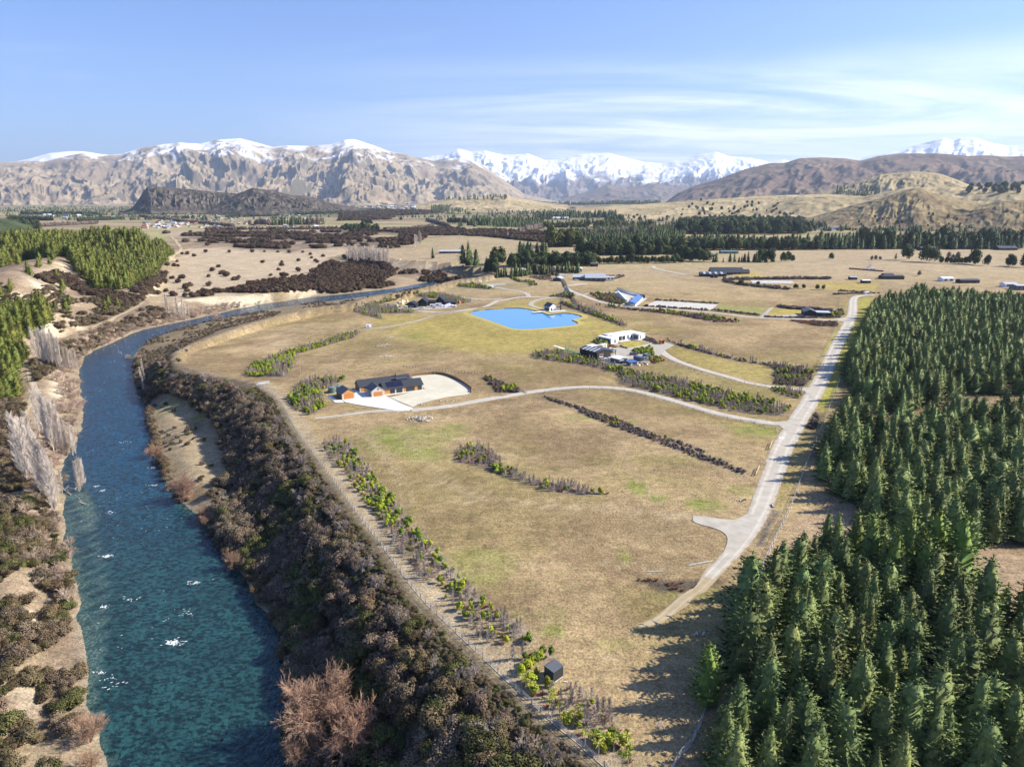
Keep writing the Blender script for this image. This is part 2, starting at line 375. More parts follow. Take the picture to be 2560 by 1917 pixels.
# ---------------------------------------------------------------- planting strips and cover polygons (world xy)
def GP(*parts):
    return np.concatenate([GK(k, p) for k, p in parts])
S1 = GP(('F', [(806,1105),(867,1102),(903,1145),(975,1235),(1030,1307),(1084,1369),(1174,1463),(1207,1499)]), ('l', [(200,290),(430,440),(495,560),(350,590),(170,590),(0,560)]),
     ('F', [(1177,1568),(1118,1503),(1071,1447),(1044,1452),(975,1351),(925,1275),(881,1217),(852,1173),(813,1137)]))
S2 = GP(('l', [(230,700),(330,640),(640,620),(650,690),(520,770),(600,930),(900,960),(1000,1040),(1180,1200),(1230,1280),(1350,1400),(1420,1656),(1080,1560),(780,1330),(600,1190),(400,960),(330,850)]))
S3 = GP(('f', [(370,960),(480,820),(640,780),(830,790),(700,855),(645,870),(680,1000),(560,1070),(440,1030)]))
S4 = GP(('f', [(40,735),(130,665),(340,570),(600,505),(800,440),(960,405),(900,455),(700,515),(440,590),(430,690),(360,765),(60,765)]))
S5 = GP(('j', [(1340,430),(1360,340),(1540,305),(1590,345),(1690,460),(1900,560),(2212,585)]), ('n', [(250,605),(500,655),(300,655),(0,622)]), ('j', [(1900,590),(1650,510),(1500,445)]))
S6 = GP(('g', [(240,745),(430,710),(700,785),(1000,865),(1100,895),(1400,950),(1700,1020),(2000,1090),(2212,1130)]), ('h', [(100,985),(330,1020),(280,1065),(100,1078)]),
     ('g', [(2212,1232),(1850,1195),(1500,1115),(1200,1035),(980,985),(900,885),(700,835),(260,775)]))
S7 = GP(('g', [(280,1052),(500,1120),(1000,1280),(1200,1372),(1500,1462),(1700,1552)]), ('n', [(800,255),(1000,332),(1250,420),(1430,492),(1400,520),(1250,460),(1000,370),(800,290),(500,180),(250,80)]), ('g', [(600,1180),(400,1110)]))
S8 = GP(('g', [(1290,625),(1500,685),(1900,790),(2140,825)]), ('h', [(280,730),(400,740),(490,770),(430,870),(200,862),(215,760),(150,725),(0,700)]), ('g', [(1900,800),(1450,690)]))
S9 = GP(('h', [(160,880),(410,908),(390,960),(250,930)]))
S10 = GP(('h', [(300,418),(640,428),(655,460),(500,457)]))
S11 = GP(('h', [(540,400),(600,362),(690,345),(685,380),(600,402)]))
S12 = GP(('g', [(460,322),(700,385),(860,450),(1015,527),(985,533),(820,470),(650,412),(480,345)]))
S13 = GP(('g', [(700,347),(1000,383),(1250,403),(1600,430),(1905,492),(1700,492),(1450,445),(1250,418),(1000,395)]))
S14 = GP(('g', [(700,263),(900,272),(1005,350),(900,347),(780,312)]))
S15 = GP(('g', [(385,292),(520,258),(592,286),(500,297)]))
S16 = GP(('b', [(80,1218),(160,1182),(330,1130),(345,1140),(215,1195),(400,1215),(500,1242),(250,1242),(285,1288)]))
S17 = GP(('b', [(470,1112),(600,1118),(850,1168),(800,1181),(480,1124)]))
S18 = GP(('b', [(740,1053),(850,1045),(1000,1093),(880,1083)]))
S19 = GP(('b', [(1100,1007),(1260,1060),(1230,1068),(1090,1015)])); S20 = GP(('b', [(1210,1010),(1350,998),(1365,1030),(1290,1030)]))
S21 = GP(('f', [(1910,752),(2212,860),(2215,890),(2030,888)]))
S22 = GP(('n', [(1840,200),(1890,95),(1942,100),(1900,205)])); S23 = GP(('n', [(650,1238),(1100,1242),(1290,1250),(1100,1292),(1000,1328),(830,1325)]))
S24 = GP(('g', [(1035,715),(1200,692),(1225,752),(1065,745)]))
S25 = GP(('n', [(1490,1000),(1600,770),(1650,760),(1540,1020)]))
STRIPS = [S1,S2,S3,S4,S5,S6,S7,S8,S9,S10,S11,S12,S13,S14,S15,S16,S17,S18,S19,S20,S21,S22,S23]
FOREST = [GP(('F', [(1740,1990),(1772,1800),(1815,1680),(1888,1530),(1950,1425),(2070,1388),(2200,1400),(2330,1430),(2430,1520),(2600,1560),(2700,1990)])),
     GP(('F', [(2045,1222),(2066,1130),(2098,1045),(2205,1095),(2330,1045),(2620,1040),(2640,1380),(2400,1352),(2250,1330),(2150,1290)])),
     GP(('F', [(2112,1005),(2130,920),(2158,845),(2184,773),(2300,752),(2600,770),(2700,1000),(2540,985),(2380,1000),(2230,1050)]))]
PINEHILL = GP(('a', [(-300,900),(0,950),(150,905),(300,890),(440,880),(500,990),(640,1100),(820,1085),(1000,985),(1120,860),(1020,830),(860,770),(600,755),(300,770),(0,800),(-300,780)]))
SCARP = GP(('F', [(1480,2100),(1420,1905),(1330,1800),(1240,1720),(1160,1650),(1080,1570),(1010,1490),(940,1400),(880,1310),(830,1240),(770,1140),(700,1050),(640,990),(560,950),(440,925),(395,900)]),
     ('e', [(1100,560),(1000,520),(940,560),(960,700),(990,810),(1300,840),(1480,960),(1560,1150),(1560,1300),(1580,1500)]), ('F', [(600,1250),(560,1200),(520,1230),(560,1330),(620,1420),(690,1520),(735,1620),(745,1750),(760,2100)]))

# ---------------------------------------------------------------- ground colours (albedo only)
px_, py_ = XX.ravel(), YY.ravel(); pz_ = GZ.ravel()
col = np.zeros((len(px_), 3))
def C(*c): return np.array(c, float)
TAN, BROWN, OLIVE, GREEN, STRAW = C(.405,.30,.16), C(.275,.197,.105), C(.245,.215,.065), C(.20,.245,.045), C(.46,.35,.175)
PALE, MULCH, GRAVEL, CLIFF, SOIL = C(.50,.40,.275), C(.20,.165,.15), C(.52,.48,.41), C(.66,.56,.40), C(.30,.235,.16)
LAWN, SAGE, SCRUB = C(.385,.315,.095), C(.40,.36,.18), C(.20,.165,.12)
n1_ = fbm(px_/70, py_/55, 41, 4); n2_ = fbm(px_/22, py_/18, 43, 4); n3_ = fbm(px_/6, py_/6, 44, 3)
t = sstep(.40, .62, n1_*.6+n2_*.4)[:, None]
col[:] = TAN*(1-t)+BROWN*t
t = (sstep(.52, .70, fbm(px_/45, py_/40, 47, 4))*.35)[:, None]; col[:] = col*(1-t)+OLIVE*t
t = (sstep(.55, .75, fbm(px_/18, py_/12, 49, 3))*.30)[:, None]; col[:] = col*(1-t)+STRAW*t
def paint(mask, c, a=1.0):
    a = (np.asarray(mask, float)*a)[:, None]; col[:] = col*(1-a)+c*a
def soft(P, w, jit=0.0, box=None):
    """soft polygon mask; edge noise jit metres"""
    P = np.asarray(P); m = np.zeros(len(px_)); pad = w+jit+2
    s = (px_ > P[:,0].min()-pad) & (px_ < P[:,0].max()+pad) & (py_ > P[:,1].min()-pad) & (py_ < P[:,1].max()+pad)
    if not s.any(): return m
    x, y = px_[s], py_[s]; d = dline(x, y, P, True); d = np.where(inpoly(x, y, P), d, -d)
    if jit: d = d+(fbm(x/5, y/5, 77, 3)-.5)*2*jit
    m[s] = sstep(-w, w, d); return m
def blob(k, x, y, rx, ry, jit=.6):
    """soft elliptical mask: centre in crop k, radii in crop pixels"""
    c = GK(k, [(x, y)])[0]; e = GK(k, [(x+rx, y)])[0]; f_ = GK(k, [(x, y+ry)])[0]; g_ = GK(k, [(x, y-ry)])[0]
    RX = np.hypot(*(e-c)); RY = np.hypot(*(g_-f_))/2
    d = np.sqrt(((px_-c[0])/RX)**2+((py_-c[1])/RY)**2)+(n2_-.5)*jit*2
    return sstep(1.2, .35, d)*(.45+.55*sstep(.35, .6, n3_))
# distance palette: far land paler and tidier
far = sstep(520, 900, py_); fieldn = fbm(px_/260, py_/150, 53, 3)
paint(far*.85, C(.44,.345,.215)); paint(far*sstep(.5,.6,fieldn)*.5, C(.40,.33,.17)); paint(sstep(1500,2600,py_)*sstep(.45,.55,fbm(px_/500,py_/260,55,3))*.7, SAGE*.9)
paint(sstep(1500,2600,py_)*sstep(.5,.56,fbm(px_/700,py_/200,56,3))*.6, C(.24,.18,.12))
bz = fbm(px_/420, py_/75, 151, 4); bz2 = fbm(px_/300, py_/60, 153, 4); fz = sstep(1150, 1600, py_)
paint(fz*sstep(.52,.56,bz), C(.20,.145,.095), .7); paint(fz*sstep(.56,.60,bz2), C(.26,.27,.10), .55); paint(fz*sstep(.44,.40,bz2), C(.46,.36,.21), .5); paint(sstep(2600,3400,py_)*sstep(.48,.54,bz), C(.13,.12,.08), .6)
# lawn round the pond
pond_lawn = GP(('b', [(560,1270),(860,1225),(1250,1190),(1480,1230),(1650,1270),(1860,1340),(2000,1350),(1700,1400),(1640,1440),(1500,1480),(1250,1500),(900,1500),(520,1440),(330,1380),(360,1330)]))
paint(soft(pond_lawn, 14, 6), LAWN, .9)
paint(soft(GP(('b', [(190,1260),(500,1250),(560,1240),(420,1310),(200,1320)])), 5, 4), LAWN, .75)
paint(soft(GP(('b', [(1100,1150),(1500,1150),(1350,1190),(1210,1210),(1000,1200)])), 5, 3), LAWN, .6)
paint(soft(GP(('b', [(240,1170),(450,1130),(700,1230),(420,1200)])), 5, 3), LAWN, .5)
paint(blob('b', 500, 1390, 140, 35), C(.22,.24,.06), .5); paint(blob('b', 900,1330,300,60), C(.40,.32,.11), .4)
# greener patches of the near paddock
for k, x, y, rx, ry, a in (('j',900,230,260,70,.75),('j',1350,220,120,50,.9),('j',1150,380,160,50,.6),('j',1700,500,180,60,.35),('j',1500,1150,220,160,.5),('j',1050,760,80,50,.4),
      ('n',1150,720,130,45,.85),('n',680,600,70,55,.85),('n',820,680,70,25,.85),('n',590,1090,70,80,.8),('n',1480,200,200,40,.7),('n',1180,1330,250,40,.55),('n',1400,620,90,30,.4),
      ('l',650,300,200,90,.5),('l',650,440,150,80,.7),('l',300,330,200,120,.4),('l',1650,150,220,50,.5),('l',1180,560,200,80,.3),
      ('n',1000,420,320,40,.3),('g',2050,1330,160,35,.7),('g',650,1240,140,25,.5),('g',1050,1270,60,15,.5),('d',840,960,120,30,.6),('s',420,1000,130,40,.7),('n',2150,60,0.1,1,0)):
    if a: paint(blob(k, x, y, rx, ry), GREEN*1.02, a*.95)
for k, x, y, rx, ry, a in (('n',850,900,330,110,.55),('n',1150,1000,250,120,.6),('n',900,480,350,70,.6),('n',1450,420,120,60,.4),('j',1750,200,300,110,.45),('j',2100,700,200,60,.4),('g',500,900,250,80,.45),
      ('g',1700,560,300,60,.25),('g',1400,1160,350,60,.3),('l',1750,900,250,120,.35),('o',1700,480,300,40,.5),('n',300,300,300,90,.3),('f',900,620,350,60,.3)):
    paint(blob(k, x, y, rx, ry), BROWN*.92, a)
for k, x, y, rx, ry, a in (('j',1500,700,250,25,.5),('j',1000,250,300,10,.35),('n',500,250,200,40,.35),('l',1150,680,70,40,.5),('n',940,800,100,22,.8),('j',1380,270,60,15,.6),('b',0,0,1,1,0),('f',500,400,500,60,.4),('f',300,500,250,60,.4)):
    if a: paint(blob(k, x, y, rx, ry), C(.50,.385,.235), a)
for k_, pts_ in (('j', [(760,170),(780,280),(850,380),(960,520),(1010,660),(1020,730)]), ('j', [(980,170),(1000,260),(1100,380),(1250,520),(1400,620),(1550,690)]), ('j', [(1100,560),(1300,580),(1500,640),(1800,720),(2200,760)]), ('n', [(0,680),(300,725),(600,755),(900,800),(1050,825)]), ('n', [(0,705),(300,748),(600,775),(880,812)]), ('f', [(600,1130),(800,1160),(1000,1230),(1180,1400)]), ('n', [(480,1120),(640,1150),(760,1170),(1000,1160),(1180,1130)]), ('f', [(60,560),(400,470),(800,370),(960,385)]),
   ('o', [(1300,560),(1500,520),(1800,470),(2212,410)]), ('g', [(0,1160),(200,1140),(420,1110)]), ('n', [(550,300),(600,450),(700,560),(800,700)]), ('j', [(1500,300),(1650,380),(1900,420),(2212,440)]), ('f', [(1350,800),(900,640),(600,600),(450,640)])):
    Lq = smooth_line(GK(k_, pts_), 3, 2); s_ = (px_ > Lq[:,0].min()-6) & (px_ < Lq[:,0].max()+6) & (py_ > Lq[:,1].min()-6) & (py_ < Lq[:,1].max()+6); d_ = np.full(len(px_), 99.); d_[s_] = dline(px_[s_], py_[s_], Lq); paint(sstep(1.0, .3, np.abs(d_-1.1))*(.4+.6*n2_), C(.45,.35,.21), .5)
# lawns along the roads at the right
vergeL = GP(('h', [(850,255),(785,265),(780,380),(740,470),(600,720),(560,830),(480,1010),(560,1050),(620,930),(740,650),(820,470),(880,330),(900,262)]))
paint(soft(vergeL, 1.5), C(.36,.33,.075), .95)
paint(soft(GP(('h', [(700,260),(720,360),(640,470),(560,600),(520,760),(430,880),(500,840),(560,700),(630,560),(700,430),(735,400),(720,330),(705,255)])), 2), C(.36,.33,.075), .9)
paint(soft(GP(('n', [(1700,230),(1800,240),(1930,120),(1990,60),(1960,240),(1880,340),(1790,560),(1690,760),(1620,760)])), 2), C(.34,.27,.11), .8)
paint(soft(GP(('g', [(1300,710),(1420,690),(1900,820),(2150,840),(2140,970),(1900,930),(1500,820)])), 4, 2), C(.36,.30,.09), .75)
paint(soft(GP(('g', [(1120,850),(1300,810),(1900,960),(2212,1010),(2212,1100),(1700,1010),(1400,940)])), 4, 2), C(.30,.26,.09), .6)
paint(soft(GP(('g', [(950,650),(1100,640),(1190,660),(1000,695)])), .8), C(.40,.34,.08), .95)
paint(soft(GP(('h', [(470,150),(940,150),(920,215),(570,205)])), 3), C(.42,.33,.10), .8)
paint(soft(GP(('c', [(350,980),(480,975),(560,1010),(380,1015)])), 3), C(.45,.36,.10), .8)
paint(soft(GP(('h', [(190,335),(400,345),(400,375),(170,380)])), 1), C(.42,.34,.08), .9)
paint(soft(GP(('c', [(250,1190),(560,1205),(520,1265),(220,1230)])), 2), C(.30,.30,.10), .8)
# valley zone: banks, scarps
mv = inpoly(px_, py_, VZONE)
g1, g0 = np.gradient(GZ, GY, GX); slope = np.hypot(g0, g1).ravel()
dR = np.full(len(px_), 1e3); mm = mv & (py_ < 1500) & (px_ > -900); dR[mm] = dline(px_[mm], py_[mm], RIVER, True)
leftside = np.zeros(len(px_), bool)
LEFTP = A(LB[:20], UK('e', [(1200,215)], -11), CliffTop[::-1][:1], V_BACK[3:])
leftside[mm] = inpoly(px_[mm], py_[mm], A(LB, CliffTop[::1][::1], PlainW, V_BACK[:-1]))
nn = fbm(px_/14, py_/14, 61, 4)
paint(mv, C(.33,.26,.16)); paint(mv*sstep(.45,.6,nn), C(.27,.20,.12), .8)
paint(mv & (px_ > -900) & leftside, C(.37,.285,.185), .8)
sl_ = sstep(.28,.5,slope)*mv
paint(sl_*leftside*sstep(.46,.52,nn), CLIFF, .9)
paint(mv*sstep(.42,.6,fbm(px_/30,py_/30,63,3))*leftside, C(.24,.175,.12), .75)
cl_band = soft(A(CliffTop[3:9], UK('e', [(1200,210),(1400,190),(1560,172),(1750,155),(1932,140)][::-1], -11.0)[::1][::-1][::-1]), 2)
paint(cl_band, C(.70,.60,.42), .95)
paint(soft(A(NShore[5:], UK('b', [(0,880),(130,878),(260,888),(330,895)], -8)), 3), C(.70,.62,.45), .9)
paint(mv & (~leftside) & (py_ > 330), C(.235,.185,.115), .75)
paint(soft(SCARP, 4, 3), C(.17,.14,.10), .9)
benchP = GP(('e', [(1000,850),(1300,850),(1420,950),(1450,1080),(1540,1180),(1560,1330),(1450,1420),(1300,1400),(1150,1180),(1040,1060)]))
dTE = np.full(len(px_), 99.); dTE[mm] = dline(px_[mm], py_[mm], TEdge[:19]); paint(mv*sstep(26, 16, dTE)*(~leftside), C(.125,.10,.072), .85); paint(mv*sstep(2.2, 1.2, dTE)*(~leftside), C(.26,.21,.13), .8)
paint(soft(benchP, 3, 2), C(.44,.345,.21), .95); paint(blob('e',1250,1050,130,90), C(.18,.14,.11), .8); paint(blob('e',1080,930,60,90), C(.36,.33,.12), .6); paint(blob('e',1400,930,60,50), C(.30,.28,.08), .6)
paint(sstep(2.6,.8,dR)*mv, C(.34,.29,.21), .6)
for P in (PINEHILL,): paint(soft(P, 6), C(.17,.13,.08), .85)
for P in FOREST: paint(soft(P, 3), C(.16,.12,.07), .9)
paint(soft(GP(('F', [(1935,1390),(2060,1230),(2330,1340),(2600,1400),(2600,1530),(2430,1500),(2200,1400)])), 3, 3), C(.40,.29,.18), .8)
for i_, P in enumerate(STRIPS): paint(soft(P, 1.2, .6), (C(.31,.26,.215) if i_ < 2 else MULCH) if i_ not in (21, 22) else C(.075,.065,.06), .85)
paint(soft(S25, .6, .5), C(.13,.12,.115), .9)
# grass verge + wheel track inside the terrace fence
TR = smooth_line(TEdge[:19]+np.array([3.2, 0.4]), 3)
tx = np.full(len(px_), 99.); ms = (py_ < 420) & (px_ < 120) & (px_ > -260); tx[ms] = dline(px_[ms], py_[ms], TR)
side = ~mv
paint(sstep(6.5, 4.5, tx)*side, C(.43,.33,.17), .8); paint(sstep(.9,.5,np.abs(tx-.9))*side, C(.40,.34,.27), .55); paint(sstep(.7,.3,np.abs(tx-2.6))*side, C(.42,.36,.27), .3)
# far-left plain
plainL = GP(('a', [(1000,1190),(1060,1000),(1140,880),(1170,790),(1060,720),(2212,700),(2212,860),(2060,960),(1990,1080),(1500,1140)]))
paint(soft(plainL, 20, 10)*(~mv), PALE, .85)
paint(soft(GP(('a', [(930,720),(1050,720),(1085,790),(1000,770)])), 8)*1.0, C(.38,.40,.15), .8)
scr = GP(('a', [(1080,725),(2212,715)]), ('b', [(600,690),(1340,720),(1310,790),(900,745),(540,760),(250,830),(0,818)]), ('a', [(1900,850),(1500,830),(1200,760)]))
paint(soft(scr, 30, 20)*sstep(.38,.5,fbm(px_/60,py_/45,67,3)), C(.17,.125,.095), .8)
paint(soft(GP(('b', [(0,575),(300,580),(700,590),(500,610),(340,620),(330,650),(0,640)])), 40, 20), C(.16,.125,.10), .8)
paint(soft(GP(('c', [(290,565),(900,560),(880,580),(320,590)])), 20), C(.24,.16,.11), .9)
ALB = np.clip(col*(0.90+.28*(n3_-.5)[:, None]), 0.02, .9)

# ground mesh
nx, ny = len(GX), len(GY)
I = np.arange(nx*ny).reshape(ny, nx); Fq = np.column_stack([I[:-1,:-1].ravel(), I[:-1,1:].ravel(), I[1:,1:].ravel(), I[1:,:-1].ravel()])
gm = bpy.data.materials.new('ground_cover'); gm.use_nodes = True; tt = gm.node_tree; bb = tt.nodes['Principled BSDF']; LL = tt.links.new
bb.inputs['Roughness'].default_value = .95; bb.inputs['Specular IOR Level'].default_value = .1
at = tt.nodes.new('ShaderNodeAttribute'); at.attribute_name = 'cover'
gp = tt.nodes.new('ShaderNodeNewGeometry')
def tnoise(scale, det, dist=0, stretch=None, rough=.6):
    n = tt.nodes.new('ShaderNodeTexNoise'); n.inputs['Scale'].default_value = scale; n.inputs['Detail'].default_value = det; n.inputs['Distortion'].default_value = dist; n.inputs['Roughness'].default_value = rough
    if stretch:
        m = tt.nodes.new('ShaderNodeMapping'); m.inputs['Scale'].default_value = stretch[0]; m.inputs['Rotation'].default_value = (0,0,stretch[1]); LL(gp.outputs['Position'], m.inputs[0]); LL(m.outputs[0], n.inputs['Vector'])
    else: LL(gp.outputs['Position'], n.inputs['Vector'])
    return n.outputs[0]
def tmap(v, a, b, c, d):
    m = tt.nodes.new('ShaderNodeMapRange'); LL(v, m.inputs[0])
    for i, q in enumerate((a, b, c, d)): m.inputs[i+1].default_value = q
    return m.outputs[0]
def tm(op, a, b):
    m = tt.nodes.new('ShaderNodeMath'); m.operation = op
    for i, q in enumerate((a, b)):
        if isinstance(q, (int, float)): m.inputs[i].default_value = q
        else: LL(q, m.inputs[i])
    return m.outputs[0]
tuss = tmap(tnoise(1.9, 3, 0, None, .7), .34, .62, .60, 1.22)
fine = tmap(tnoise(5.5, 2), .35, .65, .88, 1.12)
mid = tmap(tnoise(.35, 5, .6), .3, .7, .70, 1.25)
strk = tmap(tnoise(.5, 4, .3, ((.25, 3.2, 1), math.radians(38))), .35, .65, .90, 1.08)
big = tmap(tnoise(.045, 4, .8), .35, .65, .90, 1.08)
f_ = tm('MULTIPLY', tm('MULTIPLY', tuss, fine), tm('MULTIPLY', mid, tm('MULTIPLY', strk, big)))
vm = tt.nodes.new('ShaderNodeVectorMath'); vm.operation = 'SCALE'; LL(at.outputs['Color'], vm.inputs[0]); LL(f_, vm.inputs['Scale'])
hs = tt.nodes.new('ShaderNodeHueSaturation'); LL(vm.outputs[0], hs.inputs['Color']); LL(tmap(tnoise(.9, 4), .35, .65, .485, .515), hs.inputs['Hue'])
LL(hs.outputs[0], bb.inputs['Base Color'])
bp = tt.nodes.new('ShaderNodeBump'); bp.inputs['Strength'].default_value = .8; bp.inputs['Distance'].default_value = .28; LL(tnoise(1.9, 4, 0, None, .7), bp.inputs['Height']); LL(bp.outputs[0], bb.inputs['Normal'])
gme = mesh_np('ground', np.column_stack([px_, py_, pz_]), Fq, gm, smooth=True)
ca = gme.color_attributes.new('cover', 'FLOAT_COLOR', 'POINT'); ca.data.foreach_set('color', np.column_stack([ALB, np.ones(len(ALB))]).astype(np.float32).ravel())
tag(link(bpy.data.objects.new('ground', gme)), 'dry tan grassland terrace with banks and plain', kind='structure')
# ================================================================ WATER
def fan_poly_mesh(name, P, z, m, cell=6.0, attr=None):
    """grid-clipped polygon sheet: triangulated with bmesh"""
    bm = bmesh.new(); vs = [bm.verts.new((p[0], p[1], z)) for p in P]; bm.faces.new(vs)
    bmesh.ops.triangulate(bm, faces=bm.faces[:]); me = bpy.data.meshes.new(name); bm.to_mesh(me); bm.free(); me.materials.append(m)
    if me.polygons[0].normal.z < 0: me.flip_normals()
    return me
wm = bpy.data.materials.new('river_water'); wm.use_nodes = True; t_ = wm.node_tree; b_ = t_.nodes['Principled BSDF']; L_ = t_.links.new
b_.inputs['Roughness'].default_value = .16; b_.inputs['IOR'].default_value = 1.33; b_.inputs['Specular IOR Level'].default_value = .5
ge = t_.nodes.new('ShaderNodeNewGeometry'); at = t_.nodes.new('ShaderNodeAttribute'); at.attribute_name = 'shallow'
def N_(scale, det=4, stretch=None, dist=0, rot=0):
    n = t_.nodes.new('ShaderNodeTexNoise'); n.inputs['Scale'].default_value = scale; n.inputs['Detail'].default_value = det; n.inputs['Distortion'].default_value = dist
    m = t_.nodes.new('ShaderNodeMapping'); m.inputs['Scale'].default_value = stretch or (1,1,1); m.inputs['Rotation'].default_value = (0,0,rot); L_(ge.outputs['Position'], m.inputs[0]); L_(m.outputs[0], n.inputs['Vector']); return n.outputs[0]
def R_(v, a, b, c=0, d=1, sm=True):
    m = t_.nodes.new('ShaderNodeMapRange'); m.interpolation_type = 'SMOOTHSTEP' if sm else 'LINEAR'; L_(v, m.inputs[0])
    for i, q in enumerate((a, b, c, d)): m.inputs[i+1].default_value = q
    return m.outputs[0]
def X_(f, a, b):
    m = t_.nodes.new('ShaderNodeMix'); m.data_type = 'RGBA'
    if isinstance(f, float): m.inputs[0].default_value = f
    else: L_(f, m.inputs[0])
    for i, q in ((6, a), (7, b)):
        if isinstance(q, tuple): m.inputs[i].default_value = (*q, 1)
        else: L_(q, m.inputs[i])
    return m.outputs[2]
def M_(op, a, b):
    m = t_.nodes.new('ShaderNodeMath'); m.operation = op
    for i, q in enumerate((a, b)):
        if isinstance(q, (int, float)): m.inputs[i].default_value = q
        else: L_(q, m.inputs[i])
    return m.outputs[0]
pa_ = t_.nodes.new('ShaderNodeAttribute'); pa_.attribute_name = 'far_sky_blue'; far_sky_blue = pa_.outputs['Fac']
deep = X_(R_(N_(.09, 5), .35, .65), X_(far_sky_blue, (.015,.052,.052), (.006,.046,.105)), X_(far_sky_blue, (.021,.076,.072), (.008,.066,.135)))  # blue sky reflection of the far reach is painted into the base colour
weed = X_(R_(N_(1.3, 7, (.7,1,1), .25), .40, .60), (.006,.020,.022), deep)
bed = X_(R_(N_(1.6, 5), .4, .62), (.03,.065,.058), (.10,.155,.13))
shal = R_(M_('ADD', at.outputs['Fac'], M_('MULTIPLY', M_('SUBTRACT', N_(.25, 4), .5), .55)), .30, .75)
wc = X_(shal, weed, bed)
L_(wc, b_.inputs['Base Color'])
bp = t_.nodes.new('ShaderNodeBump'); bp.inputs['Strength'].default_value = .9; bp.inputs['Distance'].default_value = .55
L_(M_('ADD', N_(.85, 4, (1,.55,1), .6, .3), M_('MULTIPLY', N_(3.2, 2, (1,.5,1), 0, .3), .25)), bp.inputs['Height']); L_(bp.outputs[0], b_.inputs['Normal'])
# river sheet: fine cells with a 'shallow' attribute
RP = RIVER
def polysheet(name, P, z, m, st):
    x0, x1, y0, y1 = P[:,0].min()-8, P[:,0].max()+8, P[:,1].min()-8, P[:,1].max()+8
    gx = np.arange(x0, x1+st, st); gy_ = np.arange(y0, y1+st, st); X, Y = np.meshgrid(gx, gy_); xf, yf = X.ravel(), Y.ravel()
    d = dline(xf, yf, P, True); ins = inpoly(xf, yf, P); keep = ins | (d < 4.5)
    I = np.arange(len(xf)).reshape(X.shape); q = np.column_stack([I[:-1,:-1].ravel(), I[:-1,1:].ravel(), I[1:,1:].ravel(), I[1:,:-1].ravel()])
    q = q[keep[q].all(1)]; used = np.unique(q); mp_ = -np.ones(len(xf), int); mp_[used] = np.arange(len(used))
    return np.column_stack([xf[used], yf[used], np.full(len(used), z)]), mp_[q], d[used], ins[used]
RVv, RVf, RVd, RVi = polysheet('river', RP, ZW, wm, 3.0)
dL = dline(RVv[:,0], RVv[:,1], LB); dRr = dline(RVv[:,0], RVv[:,1], RB)
sh = np.maximum(sstep(4.5, .3, dL)*.75*sstep(320, 150, RVv[:,1]), sstep(4, 0, np.minimum(dL, dRr))*.6)
bars = UK('e', [(420,1500),(560,1480),(620,1640),(600,1700)], ZW); bars2 = UK('i', [(560,100),(600,330),(640,520),(650,700),(620,950),(600,1100)], ZW)
sh = np.maximum(sh, np.maximum(sstep(4.5, .5, dline(RVv[:,0], RVv[:,1], bars))*.8, sstep(3.6, .2, dline(RVv[:,0], RVv[:,1], bars2))*.62))
rme = mesh_np('river', RVv, RVf, wm, smooth=True); pv = rme.attributes.new('far_sky_blue', 'FLOAT', 'POINT'); pv.data.foreach_set('value', (sstep(150, 265, RVv[:,1])*.95+.05).astype(np.float32)); av = rme.attributes.new('shallow', 'FLOAT', 'POINT'); av.data.foreach_set('value', sh.astype(np.float32))
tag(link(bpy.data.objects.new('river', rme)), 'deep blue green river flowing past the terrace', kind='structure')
# white water: broken crests raised a little over standing waves
foam_m = mat('white_water', (.72,.78,.80), (.9,.93,.95), 3, .5, .3)
def foam(name, cx_, cy_, w, l, n, seed, ang=.6):
    r = random.Random(seed); V = []; F = []
    for i in range(n):
        a = cx_+r.gauss(0, w/2.2); b = cy_+r.gauss(0, l/2.2); ln = r.uniform(.12, .42)*min(1, l*.8); th = r.uniform(.02, .06); an = ang+r.gauss(0, .35); c, s = math.cos(an), math.sin(an)
        k = len(V); z = ZW+.05+r.random()*.12
        for (p, q, dz) in ((-ln,0,0),(-ln*.3,-th,.03),(ln*.5,-th*.7,.03),(ln,0,0),(ln*.4,th,.06),(-ln*.4,th*.9,.06)): V.append((a+p*c-q*s, b+p*s+q*c, z+dz))
        F.append((k,k+1,k+2,k+3)); F.append((k,k+3,k+4,k+5))
    return mesh_np(name, V, F, foam_m)
fo = []
for j, (k, x, y, w, l, n) in enumerate([('i',1080,885,2.2,1.5,70),('i',660,350,1.7,1.0,45),('i',645,665,1.1,.8,26),('i',1215,515,2,1.2,22),('i',620,1075,1.8,.7,20),('i',680,1110,1.6,.5,14),('i',810,615,3.0,1.2,9),('i',1150,700,4,3,14),
       ('e',665,1425,1.2,.8,18),('e',708,1455,1.5,.8,20),('e',1060,1418,3.5,1,12),('e',845,1120,2.2,1.5,8),('e',1050,1295,2.5,1.5,8),('e',750,1605,3,1.5,12),('i',700,1150,3,2,10)]):
    u, v = px(k, x, y); a, b = U(u, v, ZW); o_ = link(bpy.data.objects.new('foam_patch', foam('foam_patch', a, b, w, l, n, j)))
    tag(o_, 'white foam breaking on the river surface', kind='stuff')
r = random.Random(5); V = []; F = []
for i in range(800):
    q = r.randrange(len(RVv)); a, b, _z = RVv[q]
    if RVd[q] < 3 or not RVi[q]: continue
    a += r.uniform(-1.5,1.5); b += r.uniform(-1.5,1.5)
    if vn(np.array([a/18]), np.array([b/25]), 3)[0] < .45 and b < 500: continue
    s_ = r.uniform(.08,.34)*(1 if b < 400 else 2.2); th = .045 if b < 400 else .2; an = .5+r.gauss(0,.4); c, s = math.cos(an)*s_, math.sin(an)*s_; k = len(V); z = ZW+.06
    V += [(a-c,b-s,z),(a+s*th/s_*1,b-c*th/s_,z+.02),(a+c,b+s,z),(a-s*th/s_,b+c*th/s_,z+.05)]; F.append((k,k+1,k+2,k+3))
